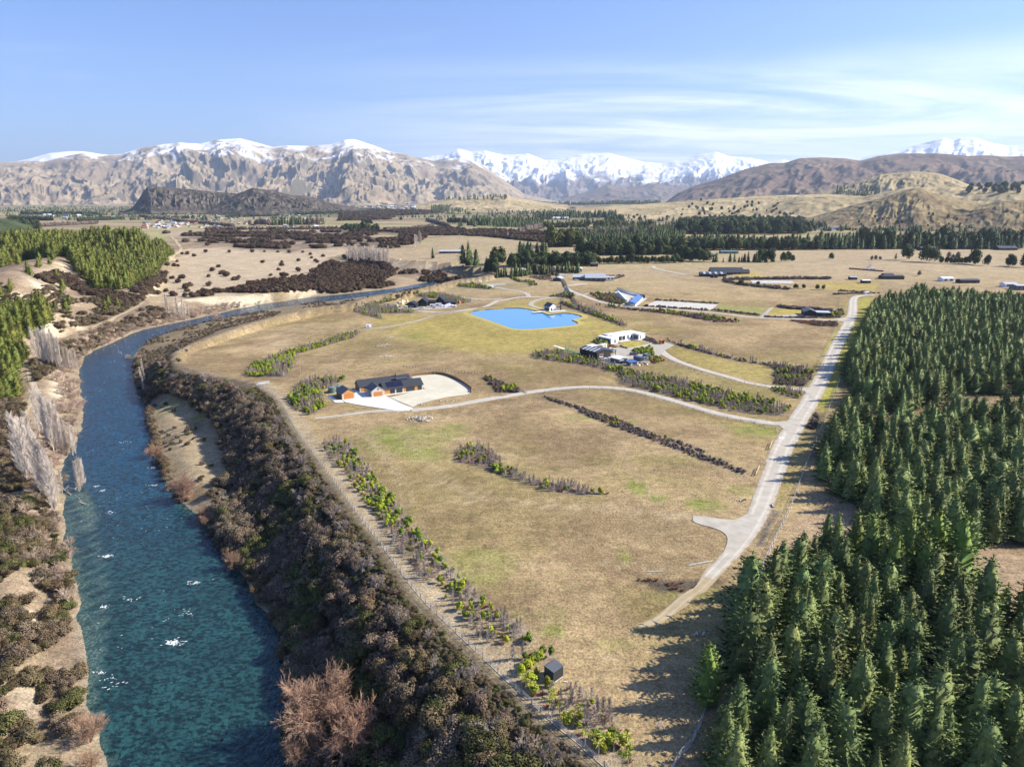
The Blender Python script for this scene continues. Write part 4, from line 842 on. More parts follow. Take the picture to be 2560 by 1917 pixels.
def shaded(name, m, V, F, cen, jit, g, smoothn=.75):
    """leaf mesh whose normals follow the crown (cen: centre of the lobe each vertex belongs to)"""
    out = V-cen; out /= np.linalg.norm(out, axis=1)[:,None]+1e-9; fo = out[F[:,0]]; F = orient(V, F, fo); fn = np.cross(V[F[:,1]]-V[F[:,0]], V[F[:,3]]-V[F[:,0]]); fn /= np.linalg.norm(fn, axis=1)[:,None]+1e-9
    vn_ = out.copy(); vn_[F.ravel()] = out[F.ravel()]*smoothn+np.repeat(fn, 4, 0)*(1-smoothn)+g.normal(0, jit, (len(F)*4, 3))[:]; vn_ /= np.linalg.norm(vn_, axis=1)[:,None]+1e-9
    return mesh_np(name, V, F, m, smooth=True, vnorm=vn_)
def dirquads(P, D, W, rng):
    """blades: from P along D, width W"""
    n = len(P); R = rng.normal(0, 1, (n,3)); T = np.cross(D, R); T /= np.linalg.norm(T, axis=1)[:,None]+1e-9; T *= (np.asarray(W)*np.ones(n))[:,None]
    V = np.stack([P-T*.5, P+D*.45-T, P+D, P+D*.45+T], 1).reshape(-1,3); return V, np.arange(4*n).reshape(n,4)
def segs(A_, B_, ra, rb):
    """thin three sided twigs"""
    D = B_-A_; n = len(D); u = np.tile([0.3,.5,.8], (n,1)); T = np.cross(D, u); T /= np.linalg.norm(T, axis=1)[:,None]+1e-9; Bn = np.cross(D, T); Bn /= np.linalg.norm(Bn, axis=1)[:,None]+1e-9
    ra = (np.asarray(ra)*np.ones(n))[:,None]; rb = (np.asarray(rb)*np.ones(n))[:,None]; V = []
    for (c, r_) in ((A_, ra), (B_, rb)):
        for k in range(3): a = 2*math.pi*k/3; V.append(c+T*r_*math.cos(a)+Bn*r_*math.sin(a))
    V = np.stack(V, 1).reshape(-1,3); F = []; b = np.arange(n)[:,None]*6
    F = np.concatenate([b+np.array([0,1,4,3]), b+np.array([1,2,5,4]), b+np.array([2,0,3,5])]); return V, F
def joinVF(L):
    V = []; F = []; o = 0
    for v, f in L: V.append(v); F.append(f+o); o += len(v)
    return np.concatenate(V), np.concatenate(F)
def spruce_crown(name, m, seed, h=12., r=2.5, nwh=26, nb=8, droop=.25, start=.05, dens=1.0, shape=.85, up=.25):
    g = np.random.default_rng(seed); P = []; D = []; Wd = []
    lean = g.normal(0, .02, 2)
    for i in range(nwh):
        t = start+(1-start)*(i/nwh)**1.02; L = r*(1-t)**shape*g.uniform(.85, 1.12)+.12
        if t < .2: L *= .75+1.2*t
        k = max(4, int(nb*(1-.35*t))); a0 = g.uniform(0, 6.28)
        for j in range(k):
            a = a0+6.283*j/k+g.normal(0, .22); l = L*g.uniform(.5, 1.18); z = h*t+g.normal(0, h*.022)
            d = np.array([math.cos(a), math.sin(a), 0.]); ns = max(3, int((4+l*5.2)*dens)); s = np.sort(g.uniform(.12, 1, ns))
            for q in s:
                dz = -droop*l*q+up*l*q*q; c = np.array([lean[0]*z, lean[1]*z, z])+d*l*q; c[2] += dz+g.normal(0, .05)
                side = g.choice([-1, 1]); sp = np.array([-d[1], d[0], 0])*side; f = d*(.55+.6*q)+sp*(1.05-.7*q)*g.uniform(.3, 1)+np.array([0,0,g.uniform(-.32,.30)+up*q*.6]); f /= np.linalg.norm(f)
                ln = (.30+.13*l*(1-.4*q))*g.uniform(.65, 1.25); P.append(c-f*ln*.2); D.append(f*ln); Wd.append(ln*g.uniform(.16, .30))
    n = 12
    for i in range(n): P.append([lean[0]*h, lean[1]*h, h*(1-.09*i/n)]); f = np.array([g.normal(0,.25), g.normal(0,.25), 1.]); D.append(f*.55); Wd.append(.07)
    V, F = dirquads(np.array(P, float), np.array(D, float), np.array(Wd), g)
    k = 9; zz = np.linspace(start*h+.3, h*.93, k); rr = r*.47*(1-zz/h)**shape+.05; CV = []; CF = []
    for i in range(k):
        for j in range(8): a = 6.283*j/8; q = rr[i]*(1+.25*g.normal()); CV.append([math.cos(a)*q+lean[0]*zz[i], math.sin(a)*q+lean[1]*zz[i], zz[i]])
    for i in range(k-1):
        for j in range(8): CF.append([i*8+j, i*8+(j+1) % 8, i*8+8+(j+1) % 8, i*8+8+j])
    n0 = len(V); V = np.concatenate([V, np.array(CV)]); F = np.concatenate([F, np.array(CF)+n0]); cen = np.column_stack([lean[0]*V[:,2], lean[1]*V[:,2], V[:,2]-np.hypot(V[:,0], V[:,1])*.55-.25]); return shaded(name, m, V, F, cen, .30, g, .52)
def trunk_mesh(name, m, h, r0, r1=.03, n=7):
    b = MB(); z = [0, h*.3, h*.65, h]; 
    for i in range(3): b.cyl((0,0), r0+(r1-r0)*i/3, z[i]-(.4 if i == 0 else 0), z[i+1], n, r0+(r1-r0)*(i+1)/3)
    return b.mesh(name, m)
def bush_mesh(name, m, seed, r=1.0, h=1.1, nl=9, dens=95, leaf=.12, lobe=.5, squash=.9, wild=.12):
    g = np.random.default_rng(seed); P = []; N = []; CC = []; RR_ = []
    for i in range(nl):
        a = g.uniform(0, 6.28); q = math.sqrt(g.uniform(0, 1))*(r-lobe*.6) if i else 0; zc = g.uniform(.35, 1)*(h-lobe*.7)*(1-.35*q/r); c = np.array([math.cos(a)*q, math.sin(a)*q, max(zc, lobe*.4)]); R = lobe*g.uniform(.65, 1.15); CC.append(c); RR_.append(R)
        v = g.normal(0, 1, (dens, 3)); v /= np.linalg.norm(v, axis=1)[:,None]; v[:,2] = np.where(v[:,2] < -.25, -v[:,2], v[:,2]); rr = R*(1+g.normal(0, wild, dens)); p = c+v*rr[:,None]*[1,1,squash]; P.append(p); N.append(v)
    P = np.concatenate(P); N = np.concatenate(N); P[:,2] = np.maximum(P[:,2], .02); V, F = leafquads(P, N, leaf*g.uniform(.6,1.3,len(P)), g, .55); cen = np.repeat(P-N*.35*lobe, 4, 0); CP = np.array(CC); CR = np.array(RR_); cv, cf = core(CP, CR*.86, .9); n0 = len(V); V = np.concatenate([V, cv]); F = np.concatenate([F, cf[:0]]) if False else np.concatenate([F, (cf+n0)[:, [0,1,2,2]] if False else cf+n0]); cen = np.concatenate([cen, np.repeat(CP, 6, 0)]); return shaded(name, m, V, F, cen, .25, g, .6)
def bare_crown(name, m, seed, h=8., r=5., stems=6, n1=7, n2=8, n3=5, upw=.7, tw=.03, col_=False):
    """branching twigs; returns mesh"""
    g = np.random.default_rng(seed); A0 = []; B0 = []; R0 = []; R1 = []
    def add(a, b, ra, rb): A0.append(a); B0.append(b); R0.append(ra); R1.append(rb)
    for s in range(stems):
        a = 6.283*s/stems+g.normal(0, .3); tilt = g.uniform(.25, .95); top = np.array([math.cos(a)*r*.62*tilt, math.sin(a)*r*.62*tilt, h*g.uniform(.55, .8)*(1.15-.4*tilt)]); base = np.array([math.cos(a)*.15, math.sin(a)*.15, -.3]); mid = base*.5+top*.5+g.normal(0, .25, 3)+np.array([0,0,.08*h])
        add(base, mid, .13, .08); add(mid, top, .08, .035)
        for i in range(n1):
            q = g.uniform(.25, 1); p = (base*(1-q*2)+mid*q*2) if q < .5 else mid*(2-2*q)+top*(2*q-1); d = p*[1,1,0]/r*1.0+g.normal(0, .55, 3)+np.array([0,0,upw]); d /= np.linalg.norm(d); l = h*g.uniform(.2, .34); e = p+d*l; add(p, e, .035, .018)
            for j in range(n2):
                q2 = g.uniform(.2, 1); p2 = p+(e-p)*q2; d2 = d+g.normal(0, .55, 3)+np.array([0,0,.25]); d2 /= np.linalg.norm(d2); l2 = h*g.uniform(.09, .18); e2 = p2+d2*l2; add(p2, e2, tw*.8, tw*.5)
                for k in range(n3):
                    q3 = g.uniform(.2, 1); p3 = p2+(e2-p2)*q3; d3 = d2+g.normal(0, .5, 3); d3 /= np.linalg.norm(d3); add(p3, p3+d3*h*g.uniform(.035, .08), tw*.55, tw*.3)
    V, F = segs(np.array(A0), np.array(B0), np.array(R0), np.array(R1)); V[:,2] = np.maximum(V[:,2], -.4); return mesh_np(name, V, F, m)
def poplar_crown(name, m, seed, h=17., r=1.7, nb=180, nt=7, tw=.05):
    g = np.random.default_rng(seed); A0 = []; B0 = []; R0 = []; R1 = []
    A0.append([0,0,0]); B0.append([0,0,h*.5]); R0.append(.22); R1.append(.12); A0.append([0,0,h*.5]); B0.append([0,0,h*.97]); R0.append(.12); R1.append(.03)
    for i in range(nb):
        t = g.uniform(.06, .93); z = h*t; a = g.uniform(0, 6.28); L = h*.24*(1-t*.62)*g.uniform(.6,1.1); out = r*(1-.55*t)*g.uniform(.5, 1); d = np.array([math.cos(a)*out, math.sin(a)*out, L]); p = np.array([0,0,z]); e = p+d; e[2] = min(e[2], h*1.02); A0.append(p); B0.append(e); R0.append(.035); R1.append(.018)
        for j in range(nt):
            q = g.uniform(.15, 1); s = p+(e-p)*q; d2 = np.array([d[0]*.35+g.normal(0,.18), d[1]*.35+g.normal(0,.18), g.uniform(.5,1.3)]); A0.append(s); B0.append(s+d2*g.uniform(.5,1)); R0.append(tw*.55); R1.append(tw*.25)
    V, F = segs(np.array(A0, float), np.array(B0, float), np.array(R0), np.array(R1)); return mesh_np(name, V, F, m)
def broad_crown(name, m, seed, h=8., r=3.5, n=1500, leaf=.3, low=.15):
    g = np.random.default_rng(seed); P = []; N = []
    CC = []; RR_ = []
    for i in range(16):
        t = g.uniform(0, 1); zc = h*(low+.2+.55*t); q = r*.62*math.sqrt(g.uniform(0,1))*(1-.55*t); a = g.uniform(0,6.28); c = np.array([math.cos(a)*q, math.sin(a)*q, zc]); R = r*g.uniform(.42,.6)*(1-.3*t); CC.append(c); RR_.append(R); k = n//16; v = g.normal(0,1,(k,3)); v /= np.linalg.norm(v,axis=1)[:,None]; P.append(c+v*R*(1+g.normal(0,.13,(k,1)))*[1,1,1.15]); N.append(v)
    P = np.concatenate(P); N = np.concatenate(N); V, F = leafquads(P, N, leaf*g.uniform(.6,1.3,len(P)), g, .6); cen = np.repeat(P-N*r*.35, 4, 0); cv, cf = core(np.array(CC), np.array(RR_)*.85, 1.1); n0 = len(V); V = np.concatenate([V, cv]); F = np.concatenate([F, cf+n0]); cen = np.concatenate([cen, np.repeat(np.array(CC), 6, 0)]); return shaded(name, m, V, F, cen, .22, g, .6)
def cabbage(name_, m, seed, h=1.8, n=46, ln=.75, w=.045, heads=1):
    g = np.random.default_rng(seed); v = g.normal(0,1,(n,3)); v[:,2] = np.abs(v[:,2])*.9-.25; v /= np.linalg.norm(v,axis=1)[:,None]
    P = np.tile([0,0,h], (n,1)).astype(float); D = v*ln*g.uniform(.8,1.1,(n,1)); V, F = dirquads(P, D, w, g); k = V.reshape(n,4,3); k[:,2,2] -= .12; return mesh_np(name_, V, F, m)
def spike_mesh(name, m, seed, h=2.2, r=.35, n=60, tw=.02):
    g = np.random.default_rng(seed); z = g.uniform(.12, .9, n)*h; a = g.uniform(0, 6.28, n); A0 = np.column_stack([g.normal(0,.03,n), g.normal(0,.03,n), z]); l = r*(1.15-z/h)*g.uniform(.5,1.2,n); B0 = A0+np.column_stack([np.cos(a)*l, np.sin(a)*l, g.uniform(.15,.5,n)]); A0 = np.concatenate([[[0,0,-.1]], A0]); B0 = np.concatenate([[[0,0,h]], B0]); V, F = segs(A0, B0, tw, tw*.5); return mesh_np(name, V, F, m)
def tuft_mesh(name, m, seed, h=.8, r=.45, n=70, w=.025):
    g = np.random.default_rng(seed); a = g.uniform(0,6.28,n); q = g.uniform(0,1,n)*r; P = np.column_stack([np.cos(a)*q*.3, np.sin(a)*q*.3, np.zeros(n)]); D = np.column_stack([np.cos(a)*q, np.sin(a)*q, h*g.uniform(.6,1,n)]); V, F = dirquads(P, D, w, g); return mesh_np(name, V, F, m)

bark = mat('bark', (.10,.075,.055), (.15,.115,.085), 4, .95, .4)
m_sp = mat('spruce_needles', (.085,.125,.038), (.185,.225,.072), 1.4, .7, rnd=.34, c3=(.29,.30,.11), spec=.2)
m_sp2 = mat('pine_needles', (.085,.14,.025), (.17,.22,.045), 1.2, .7, rnd=.22, c3=(.22,.26,.06), spec=.25)
m_ph = mat('hill_pine_needles', (.072,.092,.018), (.145,.158,.030), .8, .75, rnd=.3, c3=(.19,.19,.04), spec=.2)
m_far = mat('shelter_foliage', (.040,.062,.022), (.095,.120,.040), .6, .8, rnd=.38, spec=.2)
m_fary = mat('light_foliage', (.075,.095,.022), (.13,.145,.04), .6, .8, rnd=.25, spec=.2)
m_k1 = mat('kanuka_brown', (.095,.072,.038), (.185,.145,.080), 2.5, .85, rnd=.3, c3=(.26,.20,.12), spec=.15)
m_k2 = mat('kanuka_grey', (.135,.100,.066), (.24,.190,.130), 2.5, .85, rnd=.28, c3=(.33,.265,.19), spec=.15)
m_k3 = mat('kanuka_olive', (.075,.080,.028), (.150,.150,.052), 2.5, .85, rnd=.28, c3=(.22,.20,.08), spec=.15)
m_k4 = mat('plain_scrub', (.070,.048,.032), (.125,.088,.060), 1.2, .9, rnd=.3, spec=.1)
m_will = mat('willow_twigs', (.30,.185,.12), (.43,.295,.20), 1.5, .9, rnd=.12, spec=.1)
m_will2 = mat('pale_willow_twigs', (.38,.28,.21), (.50,.39,.30), 1.5, .9, rnd=.15, spec=.1)
m_pop = mat('poplar_twigs', (.56,.485,.41), (.70,.62,.53), 1.5, .9, rnd=.08, spec=.1)
m_gs = mat('shrub_green', (.22,.28,.022), (.38,.42,.04), 5, .7, rnd=.32, c3=(.48,.46,.06), spec=.2)
m_gs2 = mat('shrub_deep_green', (.09,.16,.02), (.19,.27,.035), 5, .7, rnd=.3, spec=.2)
m_bs = mat('sapling_twigs', (.35,.285,.23), (.49,.42,.36), 4, .9, rnd=.18, spec=.1)
m_rt = mat('bronze_tussock', (.28,.13,.07), (.40,.23,.12), 4, .9, rnd=.35, spec=.1)
m_ds = mat('dark_shrub_leaves', (.11,.09,.078), (.22,.18,.155), 5, .9, rnd=.3, c3=(.30,.25,.20), spec=.1)
m_cab = mat('cabbage_blades', (.30,.34,.04), (.48,.48,.09), 3, .6, rnd=.3, spec=.3)

PR = {}
PR['spruce'] = [dict(crown=spruce_crown('crown', m_sp, 100+i, 12, [4.4,5.0,3.7,4.6,5.3,4.1][i], 27, 10, [.28,.2,.32,.24,.3,.26][i], shape=[.72,.62,.8,.68,.58,.85][i]), trunk=trunk_mesh('trunk', bark, 11, .17), h=12.) for i in range(6)]
PR['pine'] = [dict(crown=spruce_crown('crown', m_sp2, 130+i, 12, 3.9, 26, 9, .05, shape=.62, up=.45, dens=1.1), trunk=trunk_mesh('trunk', bark, 11, .2), h=12.) for i in range(3)]
PR['hill'] = [dict(crown=spruce_crown('crown', m_ph, 150+i, 12, [4.6,5.4,5.0,4.4][i], 20, 10, .1, shape=[.62,.5,.55,.7][i], up=.4, dens=.8), trunk=trunk_mesh('trunk', bark, 11, .18), h=12.) for i in range(4)]
PR['farcon'] = [dict(crown=spruce_crown('crown', m_far, 170+i, 12, [3.6,4.4,4.0][i], 15, 8, .15, shape=[.8,.55,.5][i], up=.3, dens=.6), h=12.) for i in range(3)]
PR['round'] = [dict(crown=broad_crown('crown', m_far, 190+i, 10, 4.6, 1300, .42), h=10.) for i in range(3)]
PR['light'] = [dict(crown=broad_crown('crown', m_fary, 195+i, 10, 4.0, 900, .42), h=10.) for i in range(2)]
PR['kanuka'] = [dict(crown=bush_mesh('bush', [m_k1,m_k2,m_k3][i % 3], 200+i, 1., 1.25, 9+i % 3, 250, .042, .40, 1.0, .17), h=1.25) for i in range(9)]
PR['scrub'] = [dict(crown=bush_mesh('bush', m_k4, 220+i, 1., 1.25, 7, 90, .10, .62, 1.05), h=1.25) for i in range(3)]
PR['willow'] = [dict(crown=bare_crown('crown', m_will, 230+i, 9, 6.5, 9, 12, 11, 7, .65, .030), h=9.) for i in range(2)]
PR['pwillow'] = [dict(crown=bare_crown('crown', m_will2, 235+i, 6, 4.2, 6, 6, 7, 4, .6, .05), h=6.) for i in range(2)]
PR['twig'] = [dict(crown=bare_crown('crown', mat('twig_brush', (.25,.20,.165), (.38,.32,.27), 1.5, .9, rnd=.25), 245+i, 3, 2.0, 6, 6, 6, 5, .7, .028), h=3.) for i in range(3)]
PR['poplar'] = [dict(crown=poplar_crown('crown', m_pop, 240+i), h=17.) for i in range(4)]
PR['gshrub'] = [dict(crown=bush_mesh('shrub', m_gs if i < 4 else m_gs2, 250+i, .42, 1.55, 7, 55, .075, .36, 1.15), h=1.6) for i in range(6)]
PR['sapling'] = [dict(crown=spike_mesh('sapling', m_bs, 260+i, 2.4, .50, 130, .024), h=2.4) for i in range(4)]
PR['tussock'] = [dict(crown=tuft_mesh('tussock', m_rt, 270+i), h=.8) for i in range(3)]
PR['dshrub'] = [dict(crown=bush_mesh('shrub', m_ds, 280+i, .6, .8, 6, 36, .09, .34, .9, .2), h=.8) for i in range(4)]
PR['cabbage'] = [dict(crown=cabbage('crown', m_cab, 290+i), trunk=trunk_mesh('trunk', mat('cabbage_trunk', (.42,.34,.22), None, 4), 1.85, .05, .04), h=2.2) for i in range(3)]

def gn_stuff(name, label, x, y, z, scl, rot, idx, protos):
    me = bpy.data.meshes.new(name); n = len(x); me.vertices.add(n); me.vertices.foreach_set('co', np.column_stack([x,y,z]).astype(np.float32).ravel())
    a = me.attributes.new('scl', 'FLOAT_VECTOR', 'POINT'); a.data.foreach_set('vector', np.asarray(scl, np.float32).ravel())
    a = me.attributes.new('rot', 'FLOAT_VECTOR', 'POINT'); a.data.foreach_set('vector', np.column_stack([np.zeros(n), np.zeros(n), rot]).astype(np.float32).ravel())
    a = me.attributes.new('idx', 'INT', 'POINT'); a.data.foreach_set('value', np.asarray(idx, np.int32))
    o = link(bpy.data.objects.new(name, me)); tag(o, label, kind='stuff')
    ng = bpy.data.node_groups.new(name, 'GeometryNodeTree'); ng.interface.new_socket('Geometry', in_out='INPUT', socket_type='NodeSocketGeometry'); ng.interface.new_socket('Geometry', in_out='OUTPUT', socket_type='NodeSocketGeometry')
    N = ng.nodes.new; L = ng.links.new; gi = N('NodeGroupInput'); go = N('NodeGroupOutput'); jn = N('GeometryNodeJoinGeometry')
    def na(nm, ty):
        q = N('GeometryNodeInputNamedAttribute'); q.data_type = ty; q.inputs['Name'].default_value = nm; return q.outputs['Attribute']
    S, R, Ix = na('scl', 'FLOAT_VECTOR'), na('rot', 'FLOAT_VECTOR'), na('idx', 'INT')
    for i, po in enumerate(protos):
        oi = N('GeometryNodeObjectInfo'); oi.inputs['Object'].default_value = po; oi.inputs['As Instance'].default_value = False
        cm = N('FunctionNodeCompare'); cm.data_type = 'INT'; cm.operation = 'EQUAL'; L(Ix, cm.inputs[2]); cm.inputs[3].default_value = i
        ip = N('GeometryNodeInstanceOnPoints'); L(gi.outputs[0], ip.inputs['Points']); L(cm.outputs[0], ip.inputs['Selection']); L(oi.outputs['Geometry'], ip.inputs['Instance']); L(R, ip.inputs['Rotation']); L(S, ip.inputs['Scale']); L(ip.outputs[0], jn.inputs[0])
    L(jn.outputs[0], go.inputs[0]); md = o.modifiers.new('scatter', 'NODES'); md.node_group = ng; return o
def scatter_poly(P, sp, seed, margin=0.0, jit=.42, keep=None):
    g = np.random.default_rng(seed); P = np.asarray(P); X, Y = np.meshgrid(np.arange(P[:,0].min()-sp, P[:,0].max()+sp, sp), np.arange(P[:,1].min()-sp, P[:,1].max()+sp, sp))
    Y = Y+((np.arange(X.shape[1]) % 2)*sp*.5)[None,:]; x = X.ravel()+g.uniform(-jit, jit, X.size)*sp; y = Y.ravel()+g.uniform(-jit, jit, X.size)*sp
    m = inpoly(x, y, P); 
    if margin: m &= dline(x, y, P, True) > margin
    x, y = x[m], y[m]
    if keep is not None: k = keep(x, y); x, y = x[k], y[k]
    return x, y
PROTO_OBJ = {}
def plant(kind, name, labels, cat, group, x, y, h, seed, limit=300, stuff_name=None, stuff_label=None, wide=None, variants=None, z_off=0.0, part_names=('crown','trunk'), single=False, margin=60, sink=.05):
    """labels: str or function(i, x, y, variant)->(label, group)"""
    g = np.random.default_rng(seed); x = np.asarray(x, float); y = np.asarray(y, float); n = len(x); h = np.asarray(h, float)*np.ones(n); z = hz(x, y)+z_off-sink*1.0
    protos = PR[kind]; vs = variants if variants is not None else list(range(len(protos))); vi = g.choice(vs, n) if not callable(vs) else vs(x, y, g)
    wd = np.ones(n) if wide is None else np.asarray(wide)*np.ones(n)
    u, v, dep = proj(x, y, z+h*.5); m_ = margin*1.0; ok = (dep > 5) & (u > -h/dep*FPX-m_) & (u < W0+h/dep*FPX+m_) & (v < H0+h/dep*FPX+m_*2)
    x, y, z, h, vi, wd, u, v, dep = [q[ok] for q in (x, y, z, h, vi, wd, u, v, dep)]; n = len(x)
    if n == 0: return
    inn = (u > 5) & (u < W0-5) & (v < H0-5); size = h/dep*np.where(inn, 1, 0); order = np.argsort(-size); top = order[:limit]; rest = order[limit:] if n > limit else []
    rz = g.uniform(0, 6.28, n); first = {}
    for c, i in enumerate(top):
        i = int(i); pr = protos[int(vi[i])]; s = h[i]/pr['h']; lab, grp = labels(i, x[i], y[i], int(vi[i])) if callable(labels) else (labels, group)
        if single or 'trunk' not in pr:
            o = bpy.data.objects.new(name, pr['crown']); o.location = (x[i], y[i], z[i]); o.rotation_euler = (0, 0, rz[i]); o.scale = (s*wd[i], s*wd[i], s); link(o); cr = o
        else:
            o = bpy.data.objects.new(name, None); o.location = (x[i], y[i], z[i]); o.rotation_euler = (0, 0, rz[i]); o.scale = (s*wd[i], s*wd[i], s); o.empty_display_size = .3; link(o)
            cr = bpy.data.objects.new(part_names[0], pr['crown']); link(cr, o); tk = bpy.data.objects.new(part_names[1], pr['trunk']); link(tk, o)
        tag(o, lab, cat, grp); first.setdefault(int(vi[i]), cr)
    PROTO_OBJ.setdefault(kind, {}).update({k: v_ for k, v_ in first.items() if k not in PROTO_OBJ.get(kind, {})})
    if len(rest):
        rest = np.array(rest); av = PROTO_OBJ[kind]; keys = sorted(av); remap = {k: j for j, k in enumerate(keys)}; ii = np.array([remap.get(int(vi[i]), int(vi[i]) % len(keys)) for i in rest]); s = np.array([h[i]/protos[int(vi[i])]['h'] for i in rest]); w2 = wd[rest]
        gn_stuff(stuff_name, stuff_label, x[rest], y[rest], z[rest], np.column_stack([s*w2, s*w2, s]), rz[rest], ii, [av[k] for k in keys])
# ================================================================ TREES AND PLANTING
rr_ = np.random.default_rng(99)
# near plantation -------------------------------------------------
xs, ys = [], []
fence_r = GP(('F', [(1655,1985),(1690,1900),(1740,1850),(1805,1649),(1863,1521),(1898,1439),(1933,1358),(1979,1268),(2012,1170),(2059,1061),(2114,911),(2150,831),(2188,751)]))
for i, P in enumerate(FOREST):
    a, b = scatter_poly(P, 4.8, 300+i, 0, .34); xs.append(a); ys.append(b)
fx, fy = np.concatenate(xs), np.concatenate(ys); k = rr_.random(len(fx)) > .07; fx, fy = fx[k], fy[k]
fh = 10.9+np.where(fy < 150, 1.0, 0)+2.4*(fbm(fx/40, fy/40, 7, 3)-.5)*2+rr_.normal(0, 1.1, len(fx)); fh = np.where(fy > 330, fh*1.10, fh); k = (fy < 150) | (rr_.random(len(fx)) < .78); fx, fy, fh = fx[k], fy[k], np.clip(fh+rr_.normal(0, 1.2, len(fh)), 6.5, 16)[k]
fdist = dline(fx, fy, fence_r)
def spl(i, x, y, v):
    e = dline(np.array([x]), np.array([y]), fence_r)[0]; w = 'on the edge beside the wire fence' if e < 9 else 'just inside the edge' if e < 18 else 'deep inside' if e < 40 else 'well back'
    b = 'nearest plantation block' if y < 150 else 'middle plantation block' if y < 235 else 'far plantation block'; t = ['broad', 'full', 'narrow', 'dense', 'wide skirted', 'slim'][v]
    return '%s dark spruce %s in the %s' % (t, w, b), '%s spruces %s in the %s' % (t, w, b)
plant('spruce', 'spruce_tree', spl, 'tree', None, fx, fy, fh, 1, 300, 'spruce_plantation', 'dense dark green spruce plantation filling the right side', wide=rr_.uniform(.85, 1.18, len(fx))*np.where(fy > 150, 1.12, 1))
tp = GP(('F', [(2165,1452),(2250,1462),(2325,1462),(2385,1490),(2300,1512),(2130,1420),(2215,1500),(1765,1760)]))
plant('pine', 'pine_tree', 'tall light green pine rising above the nearest spruces', 'tree', 'tall light green pines', tp[:,0], tp[:,1], [16,18,17.5,18.5,15.5,14,15.5,11.5], 2, 300)
# pines on the left hill ------------------------------------------
x1, y1 = scatter_poly(PINEHILL, 5.9, 310, 0, .4)
plant('hill', 'pine_tree', 'yellow green pine in the dense wood on the left hill', 'tree', 'pines of the wood on the left hill', x1, y1, rr_.uniform(11.5, 18, len(x1)), 3, 170, 'pine_wood', 'yellow green pine wood covering the left hill', wide=rr_.uniform(.8,1.15,len(x1)))
lo = GP(('e', [(-120,180),(0,200),(120,230),(300,200),(350,260),(330,330),(250,350),(200,420),(190,520),(120,640),(60,700),(-120,720)]))
x1, y1 = scatter_poly(lo, 4.8, 311, 0, .4)
x2, y2 = scatter_poly(GP(('e', [(-100,700),(60,700),(150,760),(150,820),(0,860),(-100,860)])), 5.5, 312)
x1, y1 = np.concatenate([x1, x2]), np.concatenate([y1, y2])
plant('hill', 'pine_tree', 'yellow green pine on the steep bank above the left river bend', 'tree', 'pines on the steep left bank', x1, y1, rr_.uniform(8.5, 13.5, len(x1)), 4, 90, 'bank_pines', 'pines massed on the left bank')
sp_ = GK('a', [(65,1110),(215,1180),(280,1190),(360,1225),(425,1235),(120,930),(250,950),(340,900),(180,985),(5,1140),(370,1020),(405,1090),(450,1190),(680,1230),(700,1195),(240,1150),(400,1140),(200,1000),(1105,850),(1075,845),(320,930),(255,905),(760,1215),(70,1090),(0,930)])
plant('hill', 'pine_tree', 'lone pine standing on the bare sandy slope', 'tree', 'scattered pines on the sandy slope', sp_[:,0], sp_[:,1], rr_.uniform(6.5, 11.5, len(sp_)), 5)
# kanuka scrub on the terrace scarp -------------------------------
dens = lambda x, y: fbm(x/9, y/9, 71, 2) > .30
x1, y1 = scatter_poly(SCARP, 2.15, 320, 0, .45, dens)
dte = dline(x1, y1, TEdge); k = dte > 3.2+2.5*fbm(x1/12, y1/12, 73, 2); x1, y1 = x1[k], y1[k]; dte = dte[k]
k2 = (dte > 9) | (rr_.random(len(x1)) < .25); x1, y1, dte = x1[k2], y1[k2], dte[k2]
hh = rr_.uniform(1.7, 3.9, len(x1))*np.clip(.45+dte/16, .5, 1.1)
def kl(i, x, y, v):
    c = ['brown', 'grey', 'olive'][v % 3]
    w = 'at the foot of the picture' if y < 130 else 'halfway along the terrace scarp' if y < 230 else 'near the far river bend'
    return '%s scrub bush on the terrace scarp %s' % (c, w), '%s scrub bushes %s' % (c, w)
def kvar(x, y, g):
    n = len(x); c = fbm(x/14, y/14, 75, 2)+g.normal(0, .12, n); far_ = sstep(150, 260, y); t = np.where(c < .43-.0*far_, 2, np.where(c < .53-.10*far_, 0, 1)); t = np.where((y > 200) & (g.random(n) < .45), 1, t); return t+3*g.integers(0, 3, n)
plant('kanuka', 'scarp_bush', kl, 'bush', None, x1, y1, hh, 6, 300, 'scarp_scrub', 'brown and grey scrub crowding the terrace scarp', variants=kvar, wide=rr_.uniform(.85, 1.25, len(x1)))
wb = smooth_line(RBs, 1.6, 0); wb = wb[wb[:,1] < 330]; wb = np.concatenate([wb+rr_.normal(0, .5, wb.shape)+[o_, 0] for o_ in (.6, 2.4, 4.4)]); wb = wb[(wb[:,1] < 150) | (np.arange(len(wb)) < len(wb)//3)]; k = ~inpoly(wb[:,0], wb[:,1], RIVER) & (rr_.random(len(wb)) < .8) & ~((wb[:,1] > 145) & (wb[:,1] < 232) & (rr_.random(len(wb)) < .55)); wb = wb[k]
plant('kanuka', 'river_bush', lambda i,x,y,v: (['brown','grey','olive'][v%3]+' bush overhanging the right waterline', ['brown','grey','olive'][v%3]+' bushes along the right waterline'), 'bush', None, wb[:,0], wb[:,1], rr_.uniform(1.5, 3.2, len(wb)), 61, 200, 'waterline_scrub', 'bushes overhanging the right waterline', variants=lambda x,y,g: np.where(g.random(len(x)) < .5, 0, 1)+3*g.integers(0,3,len(x)))
